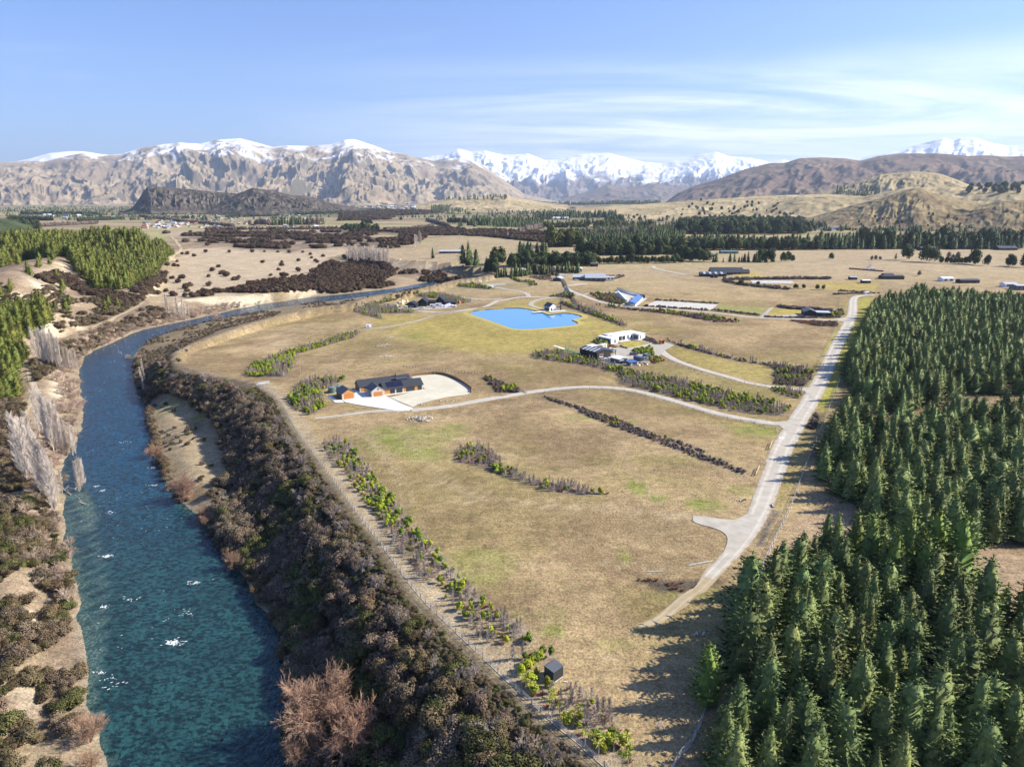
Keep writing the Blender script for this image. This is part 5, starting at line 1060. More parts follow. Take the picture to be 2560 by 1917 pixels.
xt, yt = scatter_poly(SCARP, 5.2, 318, 1, .5); plant('twig', 'twiggy_bush', lambda i,x,y,v: ('bare twiggy grey bush among the scrub on the scarp '+('foot near the viewer' if y < 150 else 'above the river bench' if y < 230 else 'by the river bend'), 'bare twiggy bushes on the scarp '+('foot near the viewer' if y < 150 else 'above the river bench' if y < 230 else 'by the river bend')), 'bush', None, xt, yt, rr_.uniform(2.0, 4.2, len(xt)), 62, 200, 'twig_brush', 'bare twiggy brush among the scarp scrub')
# low rough growth between them
SC2 = A(TEdge[:19][::-1]*1.0, SCARP[16:]) if False else SCARP
x2, y2 = scatter_poly(SC2, 1.15, 321, 0, .5); xb, yb = scatter_poly(A(TEdge[:18], (TEdge[:18]+[-13, -3])[::-1]), .8, 319, 0, .5); x2, y2 = np.concatenate([x2, xb]), np.concatenate([y2, yb]); g_ = rr_.random(len(x2)) < .8; x2, y2 = x2[g_], y2[g_]; dt2 = dline(x2, y2, TEdge); g_ = dt2 > 1.6; x2, y2 = x2[g_], y2[g_]
def stuff_only(kind, name, label, x, y, h, seed, wide=1.0, variants=None, dz=0):
    g = np.random.default_rng(seed); protos = PR[kind]; av = PROTO_OBJ[kind]; keys = sorted(av); z = hz(x, y)-.04+dz; h = np.asarray(h)*np.ones(len(x)); u, v, dep = proj(x, y, z); ok = (dep > 4) & (u > -200) & (u < W0+200) & (v < H0+250)
    x, y, z, h = x[ok], y[ok], z[ok], h[ok]; w = (np.asarray(wide)*np.ones(len(ok)))[ok]; ii = g.integers(0, len(keys), len(x)); 
    if variants is not None: ii = np.array([keys.index(k) if k in keys else 0 for k in g.choice(variants, len(x))])
    s = h/np.array([protos[keys[i]]['h'] for i in ii]); gn_stuff(name, label, x, y, z, np.column_stack([s*w, s*w, s]), g.uniform(0, 6.28, len(x)), ii, [av[k] for k in keys])
stuff_only('kanuka', 'scarp_undergrowth', 'low tangled undergrowth covering the terrace scarp', x2, y2, np.where(np.arange(len(x2)) < 0, 1, rr_.uniform(.22, .85, len(x2))), 7, 1.3)
# floodplain scrub upstream on the right bank
fl = GP(('e', [(925,430),(960,480),(1130,570),(1240,600),(1230,500),(1400,400),(1560,345),(1700,300),(1932,235),(1932,205),(1800,215),(1640,235),(1480,270),(1300,310),(1100,370),(1000,400)]), )
x1, y1 = scatter_poly(fl, 3.1, 322, 0, .45, lambda x, y: fbm(x/16, y/12, 81, 3) > .47)
fl2 = GP(('b', [(-250,1120),(0,1175),(0,1160),(200,1140),(330,1118),(470,1085),(700,1060),(740,1045),(735,1058),(560,1100),(380,1125),(200,1175),(-60,1215),(-250,1205)]))
x3, y3 = scatter_poly(fl2, 3.4, 323, 0, .45, lambda x, y: fbm(x/16, y/12, 82, 3) > .5)
x1, y1 = np.concatenate([x1, x3]), np.concatenate([y1, y3])
plant('kanuka', 'scrub_bush', lambda i,x,y,v: (['brown','grey','olive'][v%3]+' scrub bush on the low river flat below the far paddock', ['brown','grey','olive'][v%3]+' bushes on the low river flat'), 'bush', None, x1, y1, rr_.uniform(.7, 1.7, len(x1)), 8, 120, 'flat_scrub', 'grey scrub spread along the low river flat', variants=lambda x,y,g: np.where(g.random(len(x)) < .6, 1, 0)+3*g.integers(0,3,len(x)))
bch = scatter_poly(benchP, 4.6, 324, 1, .45, lambda x, y: fbm(x/9, y/9, 83, 2) > .58)
plant('kanuka', 'scrub_bush', 'small grey bush on the open bench beside the river', 'bush', 'bushes dotted over the river bench', bch[0], bch[1], rr_.uniform(.8, 2.0, len(bch[0])), 9)
# left bank, near
lb1 = GP(('i', [(-600,0),(0,0),(300,0),(330,60),(380,180),(390,330),(430,480),(470,700),(490,900),(510,1080),(500,1290),(540,1500),(600,1656),(600,1900),(-700,1900)]))
x1, y1 = scatter_poly(lb1, 2.4, 325, .8, .45, lambda x, y: fbm(x/8, y/8, 84, 3) > .45)
lab_lb = lambda i,x,y,v: (['brown','grey','olive'][v%3]+' bush on the sandy left bank nearest the viewer', ['brown','grey','olive'][v%3]+' bushes on the near left bank')
plant('kanuka', 'bank_bush', lab_lb, 'bush', None, x1, y1, rr_.uniform(1.4, 3.4, len(x1)), 10, 170, 'bank_scrub', 'brown scrub on the near left bank', variants=lambda x,y,g: np.where(g.random(len(x)) < .55, 0, np.where(g.random(len(x)) < .5, 1, 2))+3*g.integers(0,3,len(x)), wide=1.15)
lb2 = GP(('e', [(-300,860),(0,860),(150,820),(180,960),(200,1100),(280,1250),(330,1400),(380,1656),(-300,1656)]))
x1, y1 = scatter_poly(lb2, 2.7, 326, .6, .45, lambda x, y: fbm(x/9, y/9, 85, 3) > .36)
lb3 = GP(('e', [(230,560),(330,500),(520,420),(700,330),(900,250),(1000,190),(1150,210),(1200,250),(1150,270),(1000,310),(850,370),(700,450),(600,520),(520,560),(400,640),(340,660),(260,720),(200,620)]))
x3, y3 = scatter_poly(lb3, 2.9, 327, .6, .45, lambda x, y: fbm(x/14, y/14, 86, 3) > .30)
lb4 = GP(('a', [(0,1050),(180,1110),(430,1090),(640,1110),(820,1095),(1010,1000),(1080,960),(1000,1110),(870,1200),(700,1290),(540,1340),(380,1380),(330,1330),(250,1260),(100,1240),(0,1200)]))
x4, y4 = scatter_poly(lb4, 3.5, 328, .6, .45, lambda x, y: fbm(x/22, y/22, 87, 3) > .40)
x1, y1 = np.concatenate([x1, x3, x4]), np.concatenate([y1, y3, y4])
plant('kanuka', 'scrub_bush', lambda i,x,y,v: (['brown','grey','olive'][v%3]+' bush on the slope between the track and the left pines', ['brown','grey','olive'][v%3]+' bushes on the left slope'), 'bush', None, x1, y1, rr_.uniform(1.3, 3.6, len(x1)), 11, 120, 'slope_scrub', 'brown scrub on the left slope below the pines', variants=lambda x,y,g: np.where(g.random(len(x)) < .62, 0, 1)+3*g.integers(0,3,len(x)), wide=1.15)
lb5 = GP(('a', [(480,1010),(640,1115),(830,1105),(1000,1025),(1090,950),(1060,1010),(1000,1070),(940,1140),(860,1200),(700,1185),(560,1120),(430,1070),(200,1015),(330,985)]), )
x1, y1 = scatter_poly(lb5, 3.7, 329, .3, .45, lambda x, y: fbm(x/14, y/14, 97, 2) > .27)
plant('scrub', 'heath_bush', 'reddish brown bush crowded below the pine wood', 'bush', 'reddish brown bushes below the pine wood', x1, y1, rr_.uniform(2.2, 4.4, len(x1)), 63, 150, 'heath_scrub', 'reddish brown scrub below the left pine wood', wide=1.1)
# plain scrub: dark balls
pl = []
singles = GK('a', [(1142,915),(1078,938),(1120,942),(1146,943),(1105,1022),(1168,1020),(1145,1047),(1250,878),(1320,853),(1472,854),(1620,852),(1700,850),(1788,852),(1860,855),(1690,920),(1812,918),(1813,938),(1790,967),(1404,947),(1365,972),(1342,1010),(1428,992),(1464,1002),(1450,1008),(1540,1018),(1520,1030),(1505,1032),(1740,1003),(1923,975),(1815,1005),(1840,1003),(2010,983),(2052,975),(1915,908),(1920,908),(2030,910),(2040,918),(2003,890),(1945,855),(1995,868),(2078,880),(1223,1070),(1195,1083),(1205,1105),(1347,1068),(1070,1105),(1060,1050),(1030,1052),(985,1120),(1016,1120),(1190,1135),(1110,1130),(1125,1132),(1242,1140),(1010,1080),(1050,1020),(1055,1000),(1170,866),(1205,865),(2175,940),(2195,960),(2150,960),(2085,955)])
plant('scrub', 'scrub_ball', 'round dark brown shrub alone on the bare far plain', 'bush', 'lone shrubs dotted over the far plain', singles[:,0], singles[:,1], rr_.uniform(3.0, 5.2, len(singles)), 12, wide=.95)
bandA = GP(('a', [(1230,1140),(1300,1105),(1500,1100),(1600,1060),(1800,1030),(2000,1005),(2150,985),(2212,960),(2300,985),(2212,1100),(2000,1095),(1830,1110),(1500,1125)]))
x1, y1 = scatter_poly(bandA, 4.6, 330, 0, .42, lambda x, y: fbm(x/30, y/30, 88, 2) > .36)
bandB = GP(('b', [(-150,960),(0,885),(150,900),(330,940),(370,960),(340,1000),(290,1050),(360,1060),(250,1085),(60,1110),(-150,1120)]))
x2, y2 = scatter_poly(bandB, 4.6, 331, 0, .42, lambda x, y: fbm(x/30, y/30, 89, 2) > .33)
bandC = GP(('b', [(350,975),(500,965),(620,980),(760,990),(840,995),(850,1010),(740,1030),(600,1050),(420,1060),(370,1000)]))
x3, y3 = scatter_poly(bandC, 5.5, 332, 4, .42, lambda x, y: fbm(x/24, y/24, 90, 2) > .58)
x1, y1 = np.concatenate([x1,x2,x3]), np.concatenate([y1,y2,y3])
plant('scrub', 'scrub_ball', 'dark brown shrub crowded along the far river terrace', 'bush', 'dark shrubs massed along the far river terrace', x1, y1, rr_.uniform(2.4, 5.0, len(x1)), 13, 160, 'river_terrace_scrub', 'dark brown scrub lining the far side of the river')
bandD = GP(('a', [(1065,730),(1140,722),(1500,724),(2212,715)]), ('b', [(600,690),(1340,722),(1320,790),(900,748),(560,745),(520,775),(440,815),(250,832),(120,805),(0,815)]), ('a', [(1960,845),(1700,838),(1500,826),(1300,835),(1250,800),(1120,770)]))
x1, y1 = scatter_poly(bandD, 9.5, 333, 0, .45, lambda x, y: fbm(x/70, y/40, 91, 3) > .45+.15*sstep(-150, -420, x))
plant('scrub', 'scrub_ball', 'dark brown shrub in the broad scrub belt before the town', 'bush', 'dark shrubs of the broad scrub belt', x1, y1, rr_.uniform(4.5, 7, len(x1)), 14, 80, 'plain_scrub', 'broad dark brown scrub belt on the plain before the town', wide=1.3)
bandE = GP(('b', [(0,572),(150,578),(420,584),(690,596),(560,606),(360,616),(320,640),(0,650)]))
x1, y1 = scatter_poly(bandE, 22, 334, 0, .45, lambda x, y: fbm(x/200, y/90, 92, 3) > .36)
stuff_only('scrub', 'distant_scrub', 'distant dark scrub belt right of the town', x1, y1, rr_.uniform(7, 11, len(x1)), 15, 1.5)
# bare willows -----------------------------------------------------
wl = [('k',480,1440,'large bare orange willow leaning over the river at the bottom',13,1.0),('k',740,1560,'bare orange willow behind the large one at the bottom edge',10,1.0),('k',330,1640,'bare willow cut off by the lower picture edge',6,1.0),('i',1450,430,'rounded bare orange willow on the right bank beside a gravel bar',5.2,.9),('i',1280,160,'small bare orange willow on the right bank',4,.9),
      ('e',1270,1520,'wide bare orange willow where the bench meets the water',8,1.1),('e',1075,1230,'bare orange willow at the river edge of the bench',5.4,1.1),('e',1400,1640,'low orange willow below the wide one',3.5,1),('i',560,1500,'bare willow on the left bank near the bottom edge',5.5,.95),('i',570,1680,'small bare willow at the lower left corner of the river',4,1)]
for j, (k_, a, b, lab, h_, w_) in enumerate(wl):
    p = GK(k_, [(a, b)]); plant('willow', 'willow_tree', lab, 'tree', 'bare willows', p[:,0], p[:,1], [h_], 400+j, wide=w_, variants=[j % 2], margin=400)
pwl = [('e',490,800,'bare pink willow leaning over the left water edge',8),('e',470,920,'bare pale willow below the pink one',6.5),('e',400,700,'bare pink willow behind the poplar row',7),('e',1490,285,'bare pink willow in the river at the far bend',8.5),('e',830,385,'round pinkish willow on the left bank of the bend',4.5),('e',690,420,'low bare willow beside the bank track',4.5),('e',620,480,'bare willow beside the river bend',5),('e',1050,300,'bare willow at the foot of the far cliff',5),('e',1150,275,'bare willow under the pale cliff',5),('e',960,320,'bare willow left of the pale cliff',5),
       ('e',930,455,'small cream willow on the inner bend',4),('e',885,555,'lilac bare willow at the inner bend waterline',4.5),('e',970,560,'bare grey willow beside the lilac one',5),('e',590,520,'bare willow by the river above the poplars',5),('e',750,395,'bare willow beside the curving track',4),('e',1320,245,'bare willow at the cliff foot',4.5),('e',1420,230,'bare willow further along the cliff foot',4.5),('e',1790,172,'bare willow at the far cliff foot',5),('e',1640,190,'bare brown willow on the far bank',5),('e',330,1620,'low bare willow by the shallow water',3)]
for j, (k_, a, b, lab, h_) in enumerate(pwl):
    p = GK(k_, [(a, b)]); plant('pwillow', 'willow_tree', lab, 'tree', 'pale bare willows', p[:,0], p[:,1], [h_], 430+j, wide=1.05, variants=[j % 2])
wq = smooth_line(LBs, 5.0, 0); wq = wq[(wq[:,1] > 150) & (wq[:,1] < 640)]; wq = np.concatenate([wq+rr_.normal(0, 1.2, wq.shape)+[-2.5, .6], wq+rr_.normal(0, 1.5, wq.shape)+[-7, 2.0], wq+rr_.normal(0, 2, wq.shape)+[-12, 4]]); k = ~inpoly(wq[:,0], wq[:,1], RIVER) & (rr_.random(len(wq)) < .8); wq = wq[k]
plant('pwillow', 'bank_willow', 'low bare pinkish willow in the brush lining the left bank', 'tree', 'low bare willows lining the left bank', wq[:,0], wq[:,1], rr_.uniform(2.4, 5.2, len(wq)), 455, wide=1.1)
# poplars
pop = [(260,610,15),(290,625,16),(320,640,17),(350,640,18),(375,635,17),(400,640,18),(425,640,17),(455,630,12),(480,625,12),(510,632,12),(535,628,11),(300,600,16),(340,600,17),(385,600,17),(240,560,13),
       (280,1110,17),(300,1080,18),(350,1190,18),(375,1200,19),(395,1195,18),(430,1190,15),(460,1180,13),(500,1190,12),(520,1180,11),(330,1150,18),(410,1150,17),
       (540,1440,11),(560,1400,11),(575,1380,10),(210,1490,20),(230,1450,19),(300,1540,20),(320,1560,20),(345,1560,19),(365,1590,18),(380,1620,16),(390,1540,14),(180,1440,19),(250,1380,19),(150,1390,19),(430,1460,8),(270,1500,19),(400,1500,9)]
for j, (a, b, h_) in enumerate(pop):
    w_ = 'in the group above the bend' if b < 700 else 'in the middle row beside the water' if b < 1300 else 'standing in the flooded shallows' if a > 395 and b > 1300 else 'in the tall row on the near left bank'
    u, v = px('e', a, b); p = np.array([U(u, v, -14.0)]); plant('poplar', 'poplar_tree', 'bare grey poplar '+w_, 'tree', 'bare poplars '+w_, p[:,0], p[:,1], [h_*1.12], 460+j, variants=[j % 4], wide=1.0)
for j, (a, b) in enumerate([(1155,250),(1165,262),(1210,265),(1235,262),(1255,268),(1280,262),(1305,258),(1225,250),(1265,250),(985,640),(975,700),(990,760),(1000,720)]):
    u, v = px('e', a, b); p = np.array([U(u, v, -13.5)]); w_ = 'at the foot of the far cliff' if b < 400 else 'on the inside of the river bend'
    plant('poplar', 'poplar_tree', 'thin bare poplar '+w_, 'tree', 'bare poplars '+w_, p[:,0], p[:,1], [12.5 if b < 400 else 9], 520+j, variants=[j % 4])
bp_ = GP(('b', [(20,900),(80,880),(200,880),(330,905),(330,925),(60,915)])); x1, y1 = scatter_poly(bp_, 7, 335)
plant('poplar', 'poplar_tree', 'bare grey poplar in the pale clump below the white cliff', 'tree', 'bare poplars below the white cliff', x1, y1, rr_.uniform(13, 20, len(x1)), 540, wide=1.5)
for j, (a, b, h_) in enumerate([(485,820,22),(512,800,24),(520,800,20),(495,815,20),(1000,745,14),(1080,760,14),(770,760,10)]):
    p = GK('b', [(a, b)]); plant('poplar', 'poplar_tree', 'bare poplar on the plain beyond the upper river', 'tree', 'bare poplars on the plain', p[:,0], p[:,1], [h_], 560+j, wide=1.4)
# planted strips ---------------------------------------------------
def strip_fill(P, sp, seed, where, mix, hs=1.0, name_g='planting'):
    x, y = scatter_poly(P, sp, seed, .25, .42); g = np.random.default_rng(seed+1); c = fbm(x/5, y/5, seed, 2)+g.normal(0, .16, len(x)); q = np.argsort(np.argsort(c))/max(1, len(c)); acc = 0
    for kind, frac in mix:
        m = (q >= acc) & (q < acc+frac); acc += frac; STR[kind].append((x[m], y[m], np.full(m.sum(), hs), [where]*int(m.sum())))
STR = dict(gshrub=[], sapling=[], tussock=[], dshrub=[], none=[])
M1 = [('gshrub', .38), ('none', .14), ('tussock', .16), ('sapling', .32)]
strip_fill(S1, 1.25, 600, 'in the long strip beside the terrace fence', M1)
strip_fill(S2, 1.3, 602, 'in the strip round the small black shed', [('gshrub', .34), ('none', .18), ('tussock', .2), ('sapling', .28)], 1.25)
strip_fill(S3, 1.25, 604, 'in the clump left of the garages', [('gshrub', .5), ('none', .08), ('tussock', .07), ('sapling', .35)], 1.2)
strip_fill(S4, 1.3, 606, 'in the long strip behind the water tanks', [('gshrub', .5), ('none', .06), ('tussock', .14), ('sapling', .30)], 1.1)
strip_fill(S5, 1.15, 608, 'in the curved bed in the middle paddock', [('gshrub', .22), ('none', .1), ('tussock', .25), ('sapling', .43)])
strip_fill(S6, 1.5, 610, 'in the broad strip below the black barn', [('gshrub', .46), ('none', .06), ('tussock', .12), ('sapling', .36)], 1.15)
strip_fill(S7, 1.15, 612, 'in the thin dark hedge crossing the paddock', [('tussock', .16), ('gshrub', .07), ('dshrub', .77)], .85)
strip_fill(S8, 1.3, 614, 'in the hedge above the middle drive', [('gshrub', .14), ('tussock', .22), ('dshrub', .44), ('sapling', .2)], 1.2)
strip_fill(S9, 1.3, 616, 'in the small bed at the drive mouth', M1); strip_fill(S10, 1.6, 618, 'in the bronze bed below the black cottage', [('tussock', .8), ('dshrub', .2)], 1.6)
strip_fill(S11, 1.6, 620, 'in the bed beside the black cottage', [('tussock', .5), ('dshrub', .35), ('gshrub', .15)], 1.7)
strip_fill(S12, 1.6, 622, 'in the hedge right of the pond', [('gshrub', .25), ('dshrub', .45), ('sapling', .3)], 1.3); strip_fill(S13, 1.9, 624, 'in the hedge below the upper drive', [('gshrub', .22), ('tussock', .35), ('dshrub', .43)], 1.5)
strip_fill(S14, 1.7, 626, 'in the bronze bed beside the walled yard', [('tussock', .5), ('dshrub', .4), ('gshrub', .1)], 1.5); strip_fill(S15, 1.8, 628, 'in the small bed beside the pond road', [('dshrub', .8), ('gshrub', .2)], 1.4)
strip_fill(S16, 1.9, 630, 'in the planting left of the half built house', [('sapling', .6), ('gshrub', .4)], 1.3); strip_fill(S17, 1.9, 632, 'in the strip behind the half built house', [('sapling', .55), ('gshrub', .45)], 1.3)
strip_fill(S18, 2.2, 634, 'in the bank planting by the empty pad', [('gshrub', .5), ('dshrub', .5)], 1.4); strip_fill(S19, 2.2, 636, 'in the strip above the empty pad', [('gshrub', .5), ('dshrub', .5)], 1.4); strip_fill(S20, 2.4, 638, 'in the bed beside the grey barn', [('tussock', .6), ('dshrub', .4)], 1.4)
strip_fill(S21, 1.2, 640, 'in the bed right of the sown oval', [('gshrub', .18), ('dshrub', .62), ('tussock', .2)], 1.2)
strip_fill(S22, 1.0, 642, 'in the black bed beside the main road', [('dshrub', .6), ('none', .4)]); strip_fill(S23, 1.1, 644, 'in the black mulch bed near the road end', [('tussock', .28), ('none', .72)])
strip_fill(S24, 1.15, 646, 'in the neat yard bed by the red car', [('gshrub', 1.0)], 1.0)
strip_fill(GP(('p', [(895,325),(965,315),(1010,350),(1090,360),(1000,380),(930,370)])), 1.2, 648, 'beside the white house', [('dshrub', .6), ('gshrub', .4)], 1.3)
strip_fill(GP(('p', [(1510,500),(1600,490),(1690,540),(1600,575),(1520,550)])), 1.2, 650, 'in the bronze bed by the drive', [('tussock', .8), ('gshrub', .2)], 1.5)
strip_fill(GP(('p', [(1010,365),(1110,365),(1165,395),(1040,415)])), 1.1, 652, 'in the orange bed by the white house', [('tussock', 1.0)], 1.0)
strip_fill(GP(('p', [(1460,262),(1570,300),(1620,340),(1590,358),(1500,330),(1440,310)])), 1.0, 654, 'in the dark bed behind the white house', [('dshrub', .9), ('none', .1)], .8)
strip_fill(GP(('h', [(205,322),(330,332),(600,350),(600,356),(330,340)])), 1.6, 656, 'in the hedge behind the black cottage', [('dshrub', 1.0)], 2.2)
strip_fill(GP(('h', [(130,392),(420,398),(700,396),(640,400),(400,403),(150,400)])), 1.5, 658, 'along the upper drive by the cottage', [('dshrub', 1.0)], 1.3)
strip_fill(GP(('c', [(270,1025),(730,1018),(970,1020),(970,1026),(700,1026),(280,1032)])), 2.6, 660, 'in the low hedge behind the grey arena', [('dshrub', 1.0)], 2.6)
strip_fill(GP(('c', [(270,1035),(430,1062),(600,1075),(720,1088),(700,1094),(430,1070),(290,1045)])), 2.8, 662, 'in the dark hedge in front of the grey arena', [('dshrub', 1.0)], 2.6)
for ln, sd in ((('g', [(1235,320),(1725,348)]), 670), (('g', [(1140,366),(1665,400)]), 672), (('g', [(1700,400),(2050,440)]), 674), (('f', [(1370,105),(980,190)]), 676), (('h', [(620,240),(780,232),(930,232)]), 678), (('g', [(0,135),(80,128),(290,200)]), 680), (('c', [(1020,1100),(1100,1105),(1190,1112)]), 682), (('g', [(760,130),(980,125)]), 684), (('g', [(910,150),(980,130)]), 686)):
    Pl = smooth_line(GP(ln), 1.6, 1); g = np.random.default_rng(sd); STR['dshrub'].append((Pl[:,0]+g.normal(0,.5,len(Pl)), Pl[:,1]+g.normal(0,.5,len(Pl)), np.full(len(Pl), 1.7), ['in the thin hedges between the far paddocks']*len(Pl)))
KINDS = dict(gshrub=('native_shrub', 'rounded lime green shrub', 'shrub', 1.6, .45, 'lime_shrubs'), sapling=('bare_sapling', 'slender mauve bare sapling', 'sapling', 2.25, .3, 'mauve_saplings'), tussock=('bronze_tussock', 'small bronze tussock', 'tussock', .8, .25, 'bronze_tussocks'), dshrub=('dark_shrub', 'low dark twiggy shrub', 'shrub', .85, .3, 'dark_shrubs'))
for kind, (nm, lab, cat, h0, hv_, sn) in KINDS.items():
    X = np.concatenate([a[0] for a in STR[kind]]); Y = np.concatenate([a[1] for a in STR[kind]]); S_ = np.concatenate([a[2] for a in STR[kind]]); Wh = sum([a[3] for a in STR[kind]], [])
    look = {(round(float(a), 4), round(float(b), 4)): w for a, b, w in zip(X, Y, Wh)}
    g = np.random.default_rng(len(X)); H = h0*S_*g.uniform(1-hv_, 1+hv_, len(X))
    def lf(i, x, y, v, look=look, lab=lab): w = look.get((round(float(x), 4), round(float(y), 4)), 'in the planted strips'); return lab+' '+w, lab+'s '+w
    plant(kind, nm, lf, cat, None, X, Y, H, 700+len(X), 300, sn, lab+'s filling the planted strips', wide=g.uniform(.9, 1.35, len(X)), variants=(lambda x, y, g: np.where(g.random(len(x)) < .7, g.integers(0, 4, len(x)), g.integers(4, 6, len(x)))) if kind == 'gshrub' else None)
cb = [(370,940),(405,985),(440,1010),(650,1130),(705,1200),(730,1300),(930,1465),(1090,1500),(1185,1520),(1300,1500),(1050,1570),(1260,1660),(1005,1490),(610,1190),(830,1290),(1310,1660),(890,1230),(640,1100)]
cbn = ['first cabbage tree from the black shed','second cabbage tree from the black shed','third cabbage tree from the black shed']
for j, (a, b) in enumerate(cb):
    p = GK('l', [(a, b)]); plant('cabbage', 'cabbage_tree', (cbn[j] if j < 3 else 'spiky cabbage tree in the strip below the black shed'), 'tree', 'cabbage trees below the black shed', p[:,0], p[:,1], [2.6 if j < 6 else 3.0], 800+j, variants=[j % 3])
# shelter belts and trees of the plain -------------------------------
def belt(k, x0, y0, x1_, y1_, hpx, kind, name, label, group, seed, rows=2, sp=None, jit=.3, gap=0, dens=1.0, cat='tree', rowgap=None):
    """row of trees whose feet run from (x0,y0) to (x1,y1) in crop k, hpx tall in crop pixels"""
    A_ = GK(k, [(x0, y0), (x1_, y1_)]); mid = GK(k, [((x0+x1_)/2, (y0+y1_)/2)])[0]; dist = mid[1]*cP+CAM_H*sP; h = hpx*Z[k][2]*dist/FPX*1.02
    L_ = np.hypot(*(A_[1]-A_[0])); sp = sp or max(h*.36, 3.2); n = max(1, int(L_/sp*dens)); g = np.random.default_rng(seed); X = []; Y = []; rg = rowgap or sp
    for r_ in range(rows):
        t = (np.arange(n)+.5+g.uniform(-jit, jit, n))/n; X.append(A_[0,0]+(A_[1,0]-A_[0,0])*t+g.normal(0, sp*.3, n)); Y.append(A_[0,1]+(A_[1,1]-A_[0,1])*t+r_*rg*1.3+g.normal(0, sp*.6, n))
    X, Y = np.concatenate(X), np.concatenate(Y)
    if gap: m = g.random(len(X)) > gap; X, Y = X[m], Y[m]
    BELT.setdefault((kind, name, label, group, cat), []).append((X, Y, h*np.clip(g.normal(.9, .17, len(X)), .5, 1.3)))
BELT = {}
T_ = 'shelter_tree'; s = 900
for a in [('b',780,948,925,945,128,'farcon','tall dark conifer beside the upper river bend',2),('b',585,893,620,893,80,'farcon','lone tall conifer left of the upper river bend',1),('b',990,1000,1240,1002,75,'farcon','dark conifer by the small roofs behind the terrace',2),('b',1240,992,1550,985,68,'farcon','dark conifer by the small roofs behind the terrace',2),
          ('b',940,985,1010,995,80,'round','dark round tree at the river end of the shelter belt',2),('b',1080,945,1640,938,72,'round','dark round tree in the long belt behind the far houses',3),('b',1650,925,2212,920,48,'round','round dark tree in the spaced row along the paddock edge',1,1.25),
          ('b',1150,868,1350,866,82,'farcon','tall bare stemmed pine in the stand behind the belt',3),('b',990,925,1060,930,90,'light','yellowish tree beside the upper river',2),('b',1540,868,1900,868,78,'round','dark tree in the thick wood right of the valley centre',4),('b',1900,868,2212,860,85,'round','dark tree in the thick wood right of the valley centre',3),
          ('b',1330,820,1560,815,100,'light','light green tree in the bright grove',4),('b',1600,785,2212,780,48,'farcon','dark conifer in the rows beyond the bright grove',4),('b',1450,740,2212,735,45,'farcon','dark conifer in the rows beyond the bright grove',3),('b',1240,630,1790,628,44,'farcon','dark conifer in the straight plantation block',4),
          ('b',820,680,1320,672,58,'farcon','dark conifer in the belt above the scrub plain',3),('b',700,668,820,668,38,'round','tree in the belt above the scrub plain',2),('b',1320,700,2000,690,40,'light','light green tree behind the valley wood',2),('b',1700,655,1830,652,40,'round','round tree right of the straight plantation',1),
          ('b',20,716,240,712,42,'round','dark tree in the clump left on the scrub plain',2),('b',140,672,200,672,32,'round','dark tree in the clump left on the scrub plain',1),('b',2090,600,2212,572,22,'farcon','dark tree in the slanting hedge on the tan slope',2),
          ('c',0,735,830,728,78,'round','dark tree in the wood below the tan slopes',4),('c',0,695,700,690,50,'farcon','dark conifer at the back of the right hand wood',3),('c',800,700,940,700,52,'farcon','dark conifer at the back of the right hand wood',2),('c',60,838,900,835,66,'round','dark tree in the shelter wall across the plain',3),
          ('c',880,832,2212,828,98,'farcon','tall dark conifer in the long shelter wall at right',3),('c',1200,828,2212,822,104,'round','tall dark tree in the long shelter wall at right',2),('c',0,905,190,915,75,'round','dark tree in the clumps before the shelter wall',2),('c',190,915,620,915,64,'farcon','dark tree in the clumps before the shelter wall',1),('c',500,915,610,915,92,'round','broad tree at the end of the clump row',1),('c',655,910,740,908,48,'round','small dark tree at the end of the clump row',1),
          ('c',960,896,975,896,40,'round','lone round tree on the open tan plain',1),('c',1375,892,1400,892,48,'farcon','lone pointed tree left of the dark clumps',1),('c',1440,902,1535,905,82,'round','dark clump tree beyond the spruce plantation',1),('c',1555,915,1665,918,105,'round','dark clump tree beyond the spruce plantation',1),('c',1670,922,1860,925,50,'round','dark clump tree beyond the spruce plantation',1),('c',1870,932,1945,932,105,'round','dark clump tree beyond the spruce plantation',1),
          ('c',1955,935,2030,938,60,'round','round tree at the right end of the clumps',1),('c',2065,942,2150,942,58,'round','round tree at the right end of the clumps',1),('c',2195,950,2260,952,110,'round','big dark tree at the right picture edge',1),
          ('c',800,698,940,698,40,'round','dark tree at the foot of the cone hill',2),('c',1290,695,1490,698,48,'round','dark tree at the foot of the cone hill',2),('c',1810,700,2212,712,45,'round','dark tree at the foot of the eroded hill',1),('c',1000,712,1360,712,18,'round','small tree in the orchard row under the hill',1),
          ('a',0,720,190,712,70,'round','dark tree on the rise at the left picture edge',4),('a',1720,678,2080,672,48,'farcon','dark conifer in the block beside the town',3),('a',130,610,640,612,20,'round','far tree on the flats left of the town',2),('a',330,678,480,676,18,'round','far tree on the flats left of the town',2),('a',60,640,330,650,24,'round','far tree on the flats left of the town',2),('a',500,655,780,640,20,'round','far tree on the flats left of the town',2),
          ('a',1040,640,1250,635,18,'round','garden tree among the town houses',1),('a',1450,628,1800,618,16,'round','garden tree among the town houses',1),('a',1900,615,2212,600,18,'round','garden tree among the town houses',2),
          ('b',590,590,1100,548,26,'farcon','dark conifer of the far slope plantation',3),('b',700,572,1300,530,22,'farcon','dark conifer of the far slope plantation',3),('b',1300,552,2050,540,24,'farcon','dark conifer of the far flat plantation',3),('b',1730,545,2060,535,24,'farcon','dark conifer of the far flat plantation',2),('b',120,545,310,545,14,'farcon','dark conifer on the far town edge',2),('b',1500,668,1770,668,22,'light','light tree before the straight plantation',1)]:
    k, x0, y0, x1_, y1_, hp, kd, lab, rows = a[:9]; s += 1; belt(k, x0, y0, x1_, y1_, hp, kd, T_, lab, lab+'s', s, rows, gap=.12 if rows > 1 else .1, sp=None)
